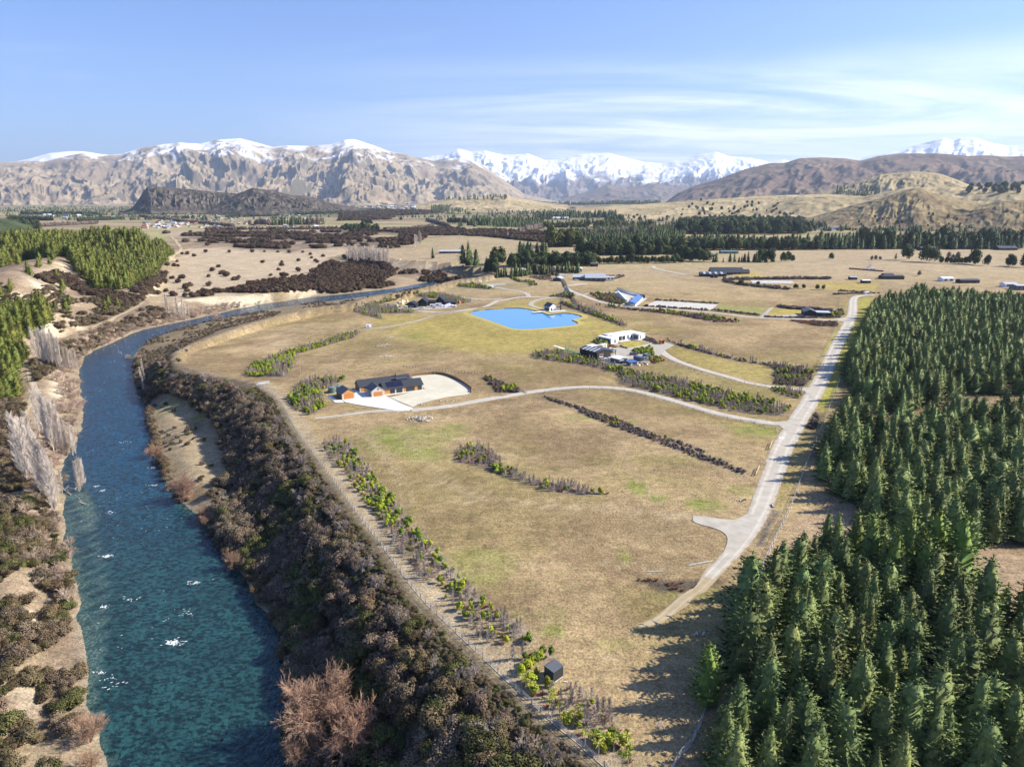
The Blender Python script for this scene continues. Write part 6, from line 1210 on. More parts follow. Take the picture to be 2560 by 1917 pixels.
for (kd, nm, lab, grp, cat), L_ in BELT.items():
    X = np.concatenate([a[0] for a in L_]); Y = np.concatenate([a[1] for a in L_]); H = np.concatenate([a[2] for a in L_]); s += 1
    plant(kd, 'conifer_tree' if kd == 'farcon' else 'broadleaf_tree', lab, cat, grp, X, Y, H, s, 12, 'wood_mass', 'further trees behind: '+lab, sink=.3)
from mathutils.bvhtree import BVHTree
def hill_grove(obname, k, box, n, h0, h1, kd, lab, seed):
    me = bpy.data.objects[obname].data; bv = BVHTree.FromPolygons([v.co for v in me.vertices], [p.vertices for p in me.polygons]); g = np.random.default_rng(seed); c = 0
    for i in range(n):
        u, v = px(k, g.uniform(box[0], box[1]), g.uniform(box[2], box[3])); dx, dy, dz = ray(u, v); hit = bv.ray_cast(Vector((0, 0, CAM_H)), Vector((float(dx), float(dy), float(dz))))
        if hit[0] is None: continue
        pr = PR[kd][g.integers(0, len(PR[kd]))]; s_ = g.uniform(h0, h1)/pr['h']; o = bpy.data.objects.new('hillside_tree', pr['crown']); o.location = hit[0]-Vector((0,0,.5)); o.scale = (s_*1.15, s_*1.15, s_); o.rotation_euler = (0, 0, g.uniform(0, 6)); link(o); tag(o, lab, 'tree', lab.replace('tree', 'trees').replace('conifer', 'conifers'))
hill_grove('round_scrub_hill', 'c', (1005,1270,430,505), 70, 14, 24, 'farcon', 'dark conifer in the grove on the flank of the rounded hill', 1)
hill_grove('tan_back_hill', 'c', (1840,2212,400,475), 60, 12, 22, 'round', 'dark tree on the back rise at the right edge', 2)
hill_grove('tan_slope', 'c', (0,900,520,640), 70, 8, 16, 'round', 'dark tree scattered over the long tan slope', 3)
hill_grove('far_knoll', 'b', (670,1070,488,516), 60, 16, 26, 'farcon', 'dark conifer of the tree line on the pale knoll', 4)
hill_grove('cone_hill', 'c', (1100,1880,600,690), 40, 4, 9, 'round', 'low dark shrub on the foot of the cone hill', 5)
m_red = mat('far_bare_wood', (.25,.19,.155), (.33,.26,.215), .6, .9, rnd=.25)
PR['haze'] = [dict(crown=broad_crown('crown', m_red, 198+i, 10, 4.4, 700, .36), h=10.) for i in range(2)]
BELT = {}
for a in [('c',1080,682,1240,682,34,'bare reddish tree at the foot of the cone hill',3),('c',1540,692,1700,692,32,'bare reddish tree at the foot of the cone hill',3),('c',1690,698,1930,702,38,'bare reddish tree at the foot of the cone hill',2),('c',1150,898,1180,898,34,'bare tree on the open plain',1),('c',1215,900,1300,900,30,'bare tree on the open plain',2),('c',1530,1005,1552,1005,36,'bare tree behind the black sheds',1),('c',1730,895,1790,895,50,'bare tree among the dark clumps',1),
          ('b',560,650,700,690,20,'bare grey tree in the pale wood',4),('a',1320,712,2212,705,22,'bare grey tree in the pale belt below the town',3),('a',1600,680,1740,680,42,'bare grey tree beside the town block',3),('a',1980,680,2060,678,42,'bare grey tree beside the town block',2),('a',240,690,620,670,22,'bare tree on the left flats',3),('a',900,620,1500,690,16,'bare garden tree among the houses',3),('b',300,720,600,690,20,'bare grey tree in the pale wood',3),
          ('b',1150,735,1300,700,38,'bare tree in the valley middle',2),('b',1560,745,2000,740,45,'bare tree in the valley middle',2),('b',1180,975,1400,985,50,'bare tree by the small roofs',1),('c',40,640,760,640,18,'bare tree on the scrubby terrace',2)]:
    k, x0, y0, x1_, y1_, hp, lab, rows = a; s += 1; belt(k, x0, y0, x1_, y1_, hp, 'haze', 'bare_tree', lab, lab+'s', s, rows, gap=.2)
for (kd, nm, lab, grp, cat), L_ in BELT.items():
    X = np.concatenate([a[0] for a in L_]); Y = np.concatenate([a[1] for a in L_]); H = np.concatenate([a[2] for a in L_]); s += 1
    plant(kd, nm, lab, cat, grp, X, Y, H, s, 18, 'bare_wood', 'further bare trees: '+lab, sink=.3)
# garden shrubs near the arenas
for j, (k_, a, b, h_, w_, lab) in enumerate([('c',392,1060,4.6,1.6,'broad dark shrub left of the grey arena'),('c',500,1063,3.6,1.6,'low dark shrub in front of the grey arena'),('c',745,1085,4.2,1.6,'broad dark shrub right of the grey arena'),('c',795,1085,4,1.4,'dark shrub beside the broad one'),('c',882,1092,4.6,1.1,'dark shrub left of a pair on the paddock'),('c',922,1092,4.2,1.1,'dark shrub right of a pair on the paddock')]):
    p = GK(k_, [(a, b)]); plant('round', 'garden_shrub', lab, 'shrub', None, p[:,0], p[:,1], [h_], 990+j, wide=w_)
for (P_, sp_, kd_, h0_, h1_, nm_, lb_, sd_) in ((GP(('b', [(1540,865),(1700,835),(1900,850),(2212,830),(2212,868),(1900,872)])), 9, 'round', 9, 17, 'valley_wood', 'thick dark wood behind the round paddock trees', 21), (GP(('b', [(1450,735),(1700,700),(2212,690),(2212,780),(1900,786),(1600,786)])), 13, 'farcon', 9, 17, 'valley_plantation', 'rows of dark conifers in the valley middle', 22),
     (GP(('c', [(0,660),(300,650),(760,655),(820,700),(840,735),(400,742),(0,738)])), 21, 'round', 11, 22, 'slope_wood', 'mixed dark wood below the tan slope', 23), (GP(('c', [(50,800),(300,790),(560,810),(900,800),(2212,790),(2212,832),(900,836),(60,838)])), 15, 'farcon', 12, 24, 'shelter_wood', 'deep dark shelter wood across the plain', 24),
     (GP(('b', [(1080,935),(1300,915),(1640,920),(1640,940),(1080,948)])), 7, 'round', 8, 13, 'belt_wood', 'dark wood filling the belt behind the far houses', 25), (GP(('b', [(820,680),(900,650),(1250,655),(1340,690),(1200,700)])), 16, 'farcon', 10, 20, 'scrub_wood', 'conifers on the rise above the scrub plain', 26), (GP(('b', [(1330,818),(1400,790),(1540,792),(1570,815)])), 7, 'light', 9, 17, 'bright_wood', 'bright green grove in the valley', 27),
     (GP(('b', [(590,592),(720,566),(1000,545),(1300,528),(1420,548),(1100,560),(800,590)])), 26, 'farcon', 14, 26, 'slope_plantation', 'distant dark plantation on the slope', 28), (GP(('a', [(0,728),(90,690),(200,712),(150,735)])), 9, 'round', 10, 18, 'edge_wood', 'dark wood on the rise at the left edge', 29)):
    X, Y = scatter_poly(P_, sp_, sd_, 0, .5); k = np.random.default_rng(sd_).random(len(X)) < .85; X, Y = X[k], Y[k]; gg = np.random.default_rng(sd_+1); stuff_only(kd_, nm_, lb_, X, Y, gg.uniform(h0_, h1_, len(X)), sd_+200, gg.uniform(.8, 1.3, len(X)))
gq = np.random.default_rng(15); X = []; Y = []
for i in range(130):
    y0 = 1500*math.exp(gq.uniform(0, 1.5)); x0 = gq.uniform(-.75, .8)*y0; L0 = gq.uniform(80, 500)*y0/2000; n = int(L0/11); t = gq.random(n)
    if x0 < 250 and y0 < 2600: continue
    X.append(x0+(t-.5)*L0*2); Y.append(y0+(t-.5)*gq.uniform(-.3, .3)*L0+gq.normal(0, 6, n))
X, Y = np.concatenate(X), np.concatenate(Y); stuff_only('farcon', 'distant_hedgerows', 'distant dark hedgerows across the valley', X, Y, gq.uniform(6, 18, len(X)), 17, 1.5)
# far scatter of small trees over the plain and hills
gq = np.random.default_rng(5); n = 900; X = gq.uniform(-2600, 3800, n); Y = gq.uniform(1500, 6500, n); m = (fbm(X/500, Y/300, 95, 3) > .55) & ~((X < 300) & (Y < 2600)); X, Y = X[m], Y[m]
stuff_only('round', 'distant_trees', 'scattered distant trees over the valley floor', X, Y, gq.uniform(7, 16, len(X)), 16, 1.3)
# ================================================================ BUILDINGS
m_roofd = mat('dark_ribbed_roof', (.045,.048,.056), (.07,.074,.084), 2, .45, spec=.4, stretch=(4,.2,1)); m_blk = mat('black_cladding', (.018,.019,.022), (.035,.036,.04), 2, .7, stretch=(6,6,.3)); m_grey = mat('grey_cladding', (.10,.11,.12), (.15,.16,.17), 2, .6, stretch=(5,5,.3))
m_stone = mat('cream_stone', (.46,.42,.35), (.60,.56,.48), 5, .9, .4); m_cedar = mat('cedar_boards', (.46,.20,.055), (.60,.30,.09), 3, .6, stretch=(.5,.5,8)); m_cedard = mat('cedar_door', (.50,.17,.045), (.60,.22,.06), 2, .5, stretch=(.3,.3,7)); m_brown = mat('brown_boards', (.17,.10,.06), (.25,.15,.09), 3, .7, stretch=(6,6,.4))
m_wht = mat('white_plaster', (.80,.80,.80), (.86,.86,.86), 1, .6); m_wroof = mat('white_roof', (.74,.75,.76), (.80,.81,.82), .5, .6); m_sky = mat('skylight_sheet', (.70,.73,.76), (.80,.82,.84), 1, .4); m_pan = mat('solar_cells', (.010,.012,.030), (.018,.020,.045), 2, .12, spec=.6); m_pblue = mat('blue_solar_cells', (.045,.12,.36), (.07,.17,.46), .6, .22, spec=.6)
m_glass = mat('window_glass', (.02,.028,.035), (.04,.05,.06), 1, .05, spec=.8); m_frame = mat('dark_frame', (.03,.03,.033), (.045,.045,.05), 3, .5); m_steel = mat('galvanised', (.50,.52,.54), (.62,.64,.66), 2, .4, metal=.3); m_tank = mat('green_tank', (.10,.16,.14), (.16,.23,.20), 2, .5); m_creamt = mat('cream_tank', (.62,.57,.46), (.70,.65,.54), 1, .5)
m_blue = mat('blue_steel', (.05,.11,.30), (.08,.16,.40), 2, .5); m_red = mat('red_paint', (.42,.03,.03), (.5,.05,.05), 2, .4); m_conc2 = mat('concrete_wall', (.55,.54,.51), (.66,.65,.62), 2, .9); m_timb = mat('weathered_timber', (.30,.25,.18), (.42,.36,.27), 3, .9); m_pale = mat('pale_timber', (.60,.50,.34), (.72,.62,.45), 2, .8); m_tyre = mat('tyre', (.02,.02,.02), (.03,.03,.03), 3, .9); m_shed = mat('charcoal_ribbed', (.045,.05,.055), (.075,.08,.088), 1.5, .5, stretch=(9,9,.2)); m_shedr = mat('charcoal_roof', (.075,.085,.095), (.11,.12,.135), 1.5, .5, stretch=(9,.3,1))
def gz(x, y): return float(hz(x, y))
def frame_at(name, k, p, q, label, cat, group=None, zoff=0.0, ang=None):
    """Empty whose x axis runs along a measured ground edge p->q"""
    P = GK(k, [p, q]); a = math.atan2(P[1,1]-P[0,1], P[1,0]-P[0,0]) if ang is None else ang
    o = empty(name, (P[0,0], P[0,1], gz(*P[0])+zoff), a); tag(o, label, cat, group); return o, float(np.hypot(*(P[1]-P[0])))
def gable(par, x0, x1, y0, y1, ze, zr, axis, wm_, rm_, oh=.35, wname='wall', rname='roof', th=.16, slot=0.0, z0=-.3):
    b = MB()
    if axis == 'x':
        ym = (y0+y1)/2; b.xprism([(y0,z0),(y1,z0),(y1,ze),(ym,zr),(y0,ze)], x0, x1)
    else:
        xm = (x0+x1)/2; n = len(b.v); b.v += [(x0,y0,z0),(x1,y0,z0),(x1,y0,ze),(xm,y0,zr),(x0,y0,ze),(x0,y1,z0),(x1,y1,z0),(x1,y1,ze),(xm,y1,zr),(x0,y1,ze)]; b.f += [(n,n+1,n+2,n+3,n+4),(n+9,n+8,n+7,n+6,n+5)]+[(n+i,n+5+i,n+5+(i+1)%5,n+(i+1)%5) for i in range(5)]
    w = b.build(wname, wm_, par); r = MB(); e = .012
    if axis == 'x':
        ym = (y0+y1)/2; s = (zr-ze)/(ym-y0)
        for (ya, sgn) in ((y0-oh, 1), (y1+oh, -1)):
            za = ze-oh*s; r.quadbox([(x0-oh*.6,ya,za+e),(x1+oh*.6,ya,za+e),(x1+oh*.6,ym,zr+e),(x0-oh*.6,ym,zr+e),(x0-oh*.6,ya,za+th),(x1+oh*.6,ya,za+th),(x1+oh*.6,ym,zr+th),(x0-oh*.6,ym,zr+th)])
    else:
        xm = (x0+x1)/2; s = (zr-ze)/(xm-x0)
        for xa in (x0-oh, x1+oh):
            za = ze-oh*s; r.quadbox([(xa,y0-oh*.6,za+e),(xa,y1+oh*.6,za+e),(xm,y1+oh*.6,zr+e),(xm,y0-oh*.6,zr+e),(xa,y0-oh*.6,za+th),(xa,y1+oh*.6,za+th),(xm,y1+oh*.6,zr+th),(xm,y0-oh*.6,zr+th)])
    rf = r.build(rname, rm_, par); return w, rf
def wbox(par, name, m, x0, x1, y0, y1, z0, z1): return MB().box(x0,x1,y0,y1,z0,z1).build(name, m, par)
def window(par, x0, x1, z0, z1, y=None, x=None, out=-1, fr=.09, mull=0, name='window', gm_=None, fm=None):
    """window on a wall facing -y (given y, x0..x1) or on a wall at x (then x0,x1 are y range). out=-1/+1 side"""
    b = MB(); t = .07
    def bx(a0, a1, c0, c1, d0, d1):
        if x is None: b.box(a0, a1, min(y+out*d0, y+out*d1), max(y+out*d0, y+out*d1), c0, c1)
        else: b.box(min(x+out*d0, x+out*d1), max(x+out*d0, x+out*d1), a0, a1, c0, c1)
    bx(x0, x1, z1-fr, z1, .003, t); bx(x0, x1, z0, z0+fr, .003, t); bx(x0, x0+fr, z0+fr, z1-fr, .003, t); bx(x1-fr, x1, z0+fr, z1-fr, .003, t)
    for i in range(mull): xm = x0+(x1-x0)*(i+1)/(mull+1); bx(xm-fr/3, xm+fr/3, z0+fr, z1-fr, .003, t*.9)
    f = b.build(name, fm or m_frame, par); b = MB(); bx(x0+fr, x1-fr, z0+fr, z1-fr, .004, .03); b.build('pane', gm_ or m_glass, f); return f
def gdoor(par, x0, x1, z1, y, m, name='garage_door', n=4):
    d = MB().box(x0, x1, y-.05, y-.004, 0, z1).build(name, m, par)
    for i in range(n): h = z1/n; MB().box(x0+.05, x1-.05, y-.09, y-.052, h*i+.04, h*(i+1)-.04).build('panel', m, d)
    return d
def ribs(par, name, m, x0, x1, y0, z0, y1, z1, n, w=.05, h=.05):
    b = MB()
    for i in range(n): x = x0+(x1-x0)*(i+.5)/n; b.beam((x,y0,z0+h),(x,y1,z1+h), w, h)
    return tag(b.build(name, m, par), kind='stuff')
# --- dark roofed house with timber and pale stone
H, Lf = frame_at('long_house', 's', (1212,672), (2160,548), 'long house with dark ribbed roofs, cedar panels and an attached stone garage', 'house')
gable(H, 0, 17.4, 0, 6.6, 2.55, 4.5, 'x', m_frame, m_roofd, .55)
for i in range(40): pass
ribs(H, 'roof_ribs', m_roofd, -.2, 17.6, -.55, 2.55-.55*.59+.16, 3.3, 4.66, 38); 
for (a, b_, m_, nm) in ((0.02,2.6,m_cedar,'cedar_panel'),(4.75,5.35,m_stone,'stone_pier'),(8.1,8.7,m_stone,'stone_pier'),(8.72,9.7,m_cedar,'cedar_panel'),(13.6,14.9,m_cedar,'cedar_panel'),(16.9,17.38,m_stone,'stone_pier')): wbox(H, nm, m_, a, b_, -.14, -.003, 0, 2.45)
for (a, b_, n) in ((2.7,4.7,2),(5.45,8.0,1),(9.8,13.5,3),(15.0,16.8,1)): window(H, a, b_, .05, 2.3, y=-.003, mull=n)
for y_ in (1.0, 4.2): window(H, y_, y_+1.6, .4, 2.2, x=17.4, out=1)
wbox(H, 'terrace_step', m_conc2, -.2, 17.6, -1.6, -.16, -.3, .12)
gable(H, -8.0, 15.2, 8.4, 14.6, 2.6, 4.7, 'x', m_brown, m_roofd, .45, 'rear_wall', 'rear_roof'); ribs(H, 'rear_roof_ribs', m_roofd, -8, 15.2, 8.0, 2.6-.4*.67+.16, 11.5, 4.86, 46)
wbox(H, 'stone_pier', m_stone, -7.98, -7.3, 8.2, 8.395, 0, 2.4); wbox(H, 'cedar_panel', m_cedar, -7.2, -6.0, 8.25, 8.397, 0, 2.4); window(H, 9.2, 10.4, .9, 2.0, x=-8.0, out=-1)
wbox(H, 'link_wall', m_blk, 8.0, 12.6, 6.0, 9.2, 0, 4.3); wbox(H, 'link_roof', m_roofd, 7.8, 12.8, 5.8, 9.4, 4.303, 4.42); wbox(H, 'court_roof', m_wroof, .5, 5.8, 6.62, 8.3, 2.3, 2.42); wbox(H, 'court_roof', m_wroof, 2.6, 6.2, 6.7, 8.35, 3.2, 3.32)
ch = MB().cyl((9.0,10.9),.22,4.3,5.7).build('chimney', m_frame, H); MB().cyl((9.0,10.9),.3,5.703,5.85).build('cowl', m_frame, ch); MB().cyl((14.0,11.6),.12,4.5,5.2).build('flue', m_frame, H); MB().cyl((15.6,3.4),.12,4.4,5.2).build('flue', m_steel, H)
pan = MB(); sy = (4.5-2.55)/3.3
for i in range(7):
    for j in range(2):
        x = 1.6+i*1.02; ya = .15+j*1.45; yb = ya+1.38; q = MB(); q.quadbox([(x,ya,2.55+ya*sy+.22),(x+.97,ya,2.55+ya*sy+.22),(x+.97,yb,2.55+yb*sy+.22),(x,yb,2.55+yb*sy+.22),(x,ya,2.55+ya*sy+.26),(x+.97,ya,2.55+ya*sy+.26),(x+.97,yb,2.55+yb*sy+.26),(x,yb,2.55+yb*sy+.26)]).build('solar_panel', m_pan, H)
rs = MB(); rs.quadbox([(9.0,12.2,4.55),(12.6,12.2,4.55),(12.6,13.6,3.6),(9.0,13.6,3.6),(9.0,12.2,4.62),(12.6,12.2,4.62),(12.6,13.6,3.66),(9.0,13.6,3.66)]); rs.build('roof_light', m_glass, H)
gable(H, -5.9, -.35, -1.6, 5.6, 2.7, 4.5, 'y', m_stone, m_roofd, .3, 'garage_wall', 'garage_roof'); gdoor(H, -4.9, -1.3, 2.15, -1.6, m_cedard); window(H, -3.4, -2.8, 3.0, 3.6, y=-1.6); window(H, 0.2, 1.2, .2, 2.1, x=-5.9, out=-1); window(H, 2.4, 3.6, 1.0, 2.0, x=-5.9, out=-1)
D2 = empty('detached_garage', (*[float(t) for t in GK('s', [(155,806)])[0]], 0), math.radians(31)); D2.location.z = gz(D2.location.x, D2.location.y); tag(D2, 'detached garage with cedar gable and dark roof left of the long house', 'garage')
gable(D2, 0, 5.6, 0, 7.4, 2.5, 4.2, 'y', m_brown, m_roofd, .35); wbox(D2, 'stone_pier', m_stone, .0, .75, -.14, -.004, 0, 2.45); wbox(D2, 'stone_pier', m_stone, 4.85, 5.6, -.14, -.004, 0, 2.45); gdoor(D2, .8, 4.8, 2.1, -.002, m_cedard)
g_ = MB(); g_.poly([(.75,-.1,2.2),(4.85,-.1,2.2),(5.45,-.1,2.5),(2.8,-.1,4.05),(.15,-.1,2.5)]); g_.poly([(.75,-.004,2.2),(4.85,-.004,2.2),(5.45,-.004,2.5),(2.8,-.004,4.05),(.15,-.004,2.5)]); g_.build('cedar_gable', m_cedar, D2); window(D2, 2.0, 3.0, .9, 1.9, x=0, out=-1)
def watertank(k, x, y, r, h, m, lab, grp=None):
    a, b, z = G1(k, x, y); t = empty('water_tank', (a, b, z)); tag(t, lab, 'tank', grp); MB().cyl((0,0), r, -.1, h, 20).build('tank_body', m, t); MB().cyl((0,0), r*1.02, h+.003, h+.35, 20, r*.25).build('tank_lid', m, t); MB().cyl((0,0), .28, h+.3, h+.48, 10).build('hatch', m_frame, t); return t
watertank('o', 556, 298, 1.7, 2.3, m_tank, 'dark green water tank nearest the detached garage'); watertank('o', 612, 285, 1.7, 2.3, m_tank, 'dark green water tank behind the first one')
# retaining wall round the sown oval
rw = empty('retaining_wall', (0,0,0)); tag(rw, 'curved dark timber retaining wall behind the sown oval lawn', 'wall')
Pw = smooth_line(GK('o', [(1290,152),(1400,138),(1500,128),(1600,140),(1690,175),(1760,215),(1810,250),(1845,280),(1835,300)]), 1.6, 2)
for i in range(len(Pw)-1):
    a, b = Pw[i], Pw[i+1]; d = (b-a)/np.hypot(*(b-a))*.03; z = gz(*a)-.1; MB().beam((a[0]+d[0],a[1]+d[1],z+.65),(b[0]-d[0],b[1]-d[1],z+.65), .16, 1.35).build('panel', m_brown, rw)
# timber fence line behind
def railfence(name, lab, pts, sp, h, rails, m, group=None, post=.12, netm=None, kerb=None, maxp=300):
    P = smooth_line(pts, sp, 1); e = empty(name, (float(P[0,0]), float(P[0,1]), gz(*P[0]))); tag(e, lab, 'fence', group); o0 = np.array(e.location); pm = MB().box(-post/2, post/2, -post/2, post/2, -.35, h).mesh('post', m)
    zs = hz(P[:,0], P[:,1]); 
    for i in range(min(len(P), maxp)):
        q = bpy.data.objects.new('post', pm); link(q, e); q.location = (P[i,0]-o0[0], P[i,1]-o0[1], zs[i]-o0[2])
    for j, zr_ in enumerate(rails):
        b = MB(); t = .035 if zr_ < 10 else 0
        for i in range(len(P)-1): b.beam((P[i,0]-o0[0], P[i,1]-o0[1], zs[i]-o0[2]+zr_), (P[i+1,0]-o0[0], P[i+1,1]-o0[1], zs[i+1]-o0[2]+zr_), RW, RW*1.6)
        b.build('wire' if RW < .05 else 'rail', m_steel if RW < .05 else m, e)
    if kerb:
        b = MB(); Q = smooth_line(pts, 1.1, 1); zq = hz(Q[:,0], Q[:,1]); r = random.Random(3)
        for i in range(len(Q)-1):
            if r.random() < kerb[3]: continue
            w = kerb[1]*r.uniform(.6,1.2); b.beam((Q[i,0]-o0[0]+r.gauss(0,.04), Q[i,1]-o0[1], zq[i]-o0[2]+kerb[2]*.3), (Q[i+1,0]-o0[0]+r.gauss(0,.04), Q[i+1,1]-o0[1], zq[i+1]-o0[2]+kerb[2]*.3), w, kerb[2])
        tag(b.build('netting_apron', kerb[0], e), kind='stuff')
    return e
RW = .03; m_apron = mat('netting_apron', (.34,.31,.26), (.52,.49,.44), 1.2, .8, c3=(.20,.18,.14)); m_post = mat('fence_post', (.24,.20,.15), (.34,.29,.22), 2, .9)
railfence('rabbit_fence', 'long wire fence with a pale base following the terrace edge', TEdge[:19]+np.array([.5,.1]), 2.4, 1.15, (.5,.8,1.1), m_post, kerb=(m_apron, .15, .12, .10))
railfence('rabbit_fence', 'wire fence with a pale base between the verge and the spruces', fence_r[::1], 2.8, 1.2, (.5,.85,1.15), m_post, kerb=(m_apron, .16, .12, .22))
railfence('paddock_fence', 'thin fence along the near side of the lower gravel road', GP(('g', [(350,1050),(600,1025),(800,1022),(1000,1040),(1200,1085),(1500,1180),(1800,1262),(2100,1305)]), ('h', [(130,1150),(220,1165),(240,1200)])), 5.0, 1.1, (.4,.75,1.05), m_timb)
railfence('paddock_fence', 'dark timber fence running behind the long house', GK('o', [(1215,66),(1500,95),(1700,115),(1960,130)]), 1.6, 1.0, (.4,.8), m_brown, post=.16)
railfence('paddock_fence', 'thin fence along the middle drive', GP(('g', [(1330,800),(1500,870),(1700,930),(1900,970),(2100,1000)])), 4.5, 1.1, (.4,1.0), m_timb)
railfence('paddock_fence', 'fence crossing above the white house paddock', GP(('g', [(1060,545),(1200,580),(1290,625),(1500,700),(1900,800),(2120,832)])), 6, 1.1, (.4,1.0), m_timb)
railfence('paddock_fence', 'fence at the field corner beside the river flat', GP(('e', [(1240,490),(1240,600),(1500,662),(1750,716)])), 4.5, 1.1, (.4,1.0), m_timb)
railfence('paddock_fence', 'fence down the edge of the mown verge', GP(('h', [(655,260),(650,380),(630,470),(600,530),(560,620),(500,740)])), 5, 1.1, (.4,1.0), m_timb)
railfence('arena_fence', 'fence of posts round the far grey arena', GP(('h', [(42,140),(335,146),(345,160),(60,165)])), 5, 1.2, (.6,1.15), m_timb)
RW = .10
for k_, pts, lab in (('n', [(1605,300),(1585,348)], 'white rail beside the road near the small square pad'), ('n', [(1518,470),(1490,525)], 'short rail leaning at the end of the dark hedge'), ('g', [(190,1030),(215,1058)], 'wooden gate standing across the lower gravel road')):
    railfence('rail_barrier', lab, GK(k_, pts), 1.4, 1.0, (.45,.95), m_pale, post=.14)
RW = .03
for j, (a, b, n_) in enumerate([((490,1035),(530,1028),1),((585,1028),(628,1022),1)]):
    pass
# tall pale poles
for j, ((x, y), lab) in enumerate(zip([(262,140),(335,180),(408,120),(490,182),(560,105),(645,163)], ['leftmost pale pole behind the long strip planting','short pale pole at the corner of the clump','pale pole second from the left in the back row','pale pole in front of the back row','pale pole at the right of the back row','pale pole nearest the dark roofed house'])):
    a, b, z = G1('o', x, y); tag(MB().cyl((0,0), .09, -.3, 8.0 if j != 1 else 5, 8, .05).build('pole', m_apron), lab, 'pole').location = (a, b, z)
# rocks ------------------------------------------------------------
m_rock = mat('pale_rock', (.42,.38,.31), (.60,.56,.48), 2, .9, .3, rnd=.15)
def rock_mesh(seed):
    r = random.Random(seed); bm = bmesh.new(); bmesh.ops.create_icosphere(bm, subdivisions=1, radius=.5)
    for v in bm.verts: v.co *= r.uniform(.7, 1.15); v.co.z *= .7
    me = bpy.data.meshes.new('rock'); bm.to_mesh(me); bm.free(); me.materials.append(m_rock); return me
RK = [rock_mesh(i) for i in range(5)]
def rockpile(k, x, y, wx, wy, n, s, lab, seed, hgt=.6):
    r = random.Random(seed); a, b, z = G1(k, x, y); e = empty('rock_pile', (a, b, z)); tag(e, lab, 'rock pile')
    for i in range(n):
        p, q = r.gauss(0, wx/2), r.gauss(0, wy/2); f = math.exp(-(p/wx)**2-(q/wy)**2); o = bpy.data.objects.new('rock', RK[r.randrange(5)]); link(o, e); o.location = (p, q, gz(a+p, b+q)-z+.1+hgt*f*r.random()); t = s*r.uniform(.5,1.4); o.scale = (t, t*r.uniform(.7,1.2), t*r.uniform(.6,1)); o.rotation_euler = (r.random(), r.random(), r.uniform(0,6))
rockpile('o', 1370, 545, 4.6, 3.2, 110, .75, 'heap of cream rocks below the concrete drive', 1, .9); rockpile('f', 1130, 520, 5, 5, 60, .7, 'broad patch of broken pale rock on the open paddock', 2, .3); rockpile('f', 1160, 605, 6, 2.5, 70, .6, 'line of loose pale rocks below the broad rock patch', 3, .2); rockpile('o', 1590, 378, 3, 1.2, 20, .6, 'few stones beside the sown oval', 4, .2); rockpile('o', 1380, 412, 2, .8, 16, .5, 'dark stones at the end of the sown oval', 5, .2); rockpile('l', 1935, 478, 1.6, .8, 22, .45, 'small heap of pale rubble in the tree shadow', 6, .2); rockpile('n', 1385, 697, 1.3, .8, 14, .4, 'small pile of pale slabs by the road', 7, .2); rockpile('f', 1190, 455, 3, 1.2, 22, .6, 'flat pale rock patch left of the rock field', 8, .15)
for j, (x, y, lab) in enumerate([(860,405,'rocks at the left tip of the pond'),(1165,512,'rocks on the near shore of the pond'),(1705,443,'rocks on the small point of the pond'),(1680,372,'rocks on the lawn right of the pavilion'),(1735,475,'single rocks right of the pond point')]): rockpile('q', x, y, 1.6, 1, 8, .8, lab, 20+j, .1)
# --- white flat roofed house
Wt, _ = frame_at('white_house', 'p', (1095,357), (1465,297), 'low white house with flat white roof and glazed left wing', 'house', ang=math.radians(35.5))
for (nm, a, b, c, d, h) in (('left_wing',0,5.4,0,11,3.0),('main_wall',5.403,22.4,4.8,12,3.3),('right_wing',22.403,27.6,.4,12.4,3.1)):
    wbox(Wt, nm, m_wht, a, b, c, d, -.3, h); wbox(Wt, 'roof', m_wroof, a-.2, b+.2 if nm != 'left_wing' else b-.01, c-.2, d+.2, h+.004, h+.25)
for i in range(5): window(Wt, 1.0+i*1.9, 2.6+i*1.9, .1, 2.5, x=0, out=-1, mull=1)
window(Wt, 2.6, 3.5, .4, 2.3, y=0); window(Wt, 7.6, 8.6, 1.3, 2.3, y=4.8); window(Wt, 10.6, 13.0, .1, 2.5, y=4.8, mull=2); window(Wt, 13.4, 15.6, .1, 2.5, y=4.8, mull=1); window(Wt, 17.4, 18.5, .5, 2.6, y=4.8); window(Wt, 20.4, 21.4, .5, 2.6, y=4.8); gd = MB().box(22.33, 22.4, 1.0, 4.6, 0, 2.4).build('garage_door', m_grey, Wt); window(Wt, 23.6, 24.1, .5, 2.4, y=.4)
wbox(Wt, 'roof_panel', m_pan, 3.2, 5.0, 7.5, 11.0, 3.45, 3.55); wbox(Wt, 'terrace', m_conc2, 9.5, 17.5, 1.8, 4.79, -.2, .1); wbox(Wt, 'path', m_conc2, 20.5, 21.6, -11, 4.7, -.25, .12); wbox(Wt, 'path', m_conc2, 1.2, 2.2, -9, -.1, -.25, .12); MB().cyl((9.8,9.6), .12, 3.3, 4.3).build('flue', m_steel, Wt)
lw = empty('stone_edge', (0,0,0)); tag(lw, 'low edging wall of pale blocks round the house lawn', 'wall'); Pl = smooth_line(GK('p', [(1275,410),(1400,388),(1530,358)]), 1.1, 1)
for i in range(len(Pl)-1): a, b = Pl[i], Pl[i+1]; z = gz(*a); MB().beam((a[0],a[1],z+.25),(a[0]+(b[0]-a[0])*.85,a[1]+(b[1]-a[1])*.85,z+.25),.5,.5).build('block', m_stone, lw)
dk = GK('p', [(1195,375),(1275,408)]); tag(MB().beam((dk[0,0],dk[0,1],gz(*dk[0])+.25),(dk[1,0],dk[1,1],gz(*dk[1])+.25),.3,.6).build('retaining_beam', m_frame), 'short dark retaining beam at the lawn corner', 'beam')
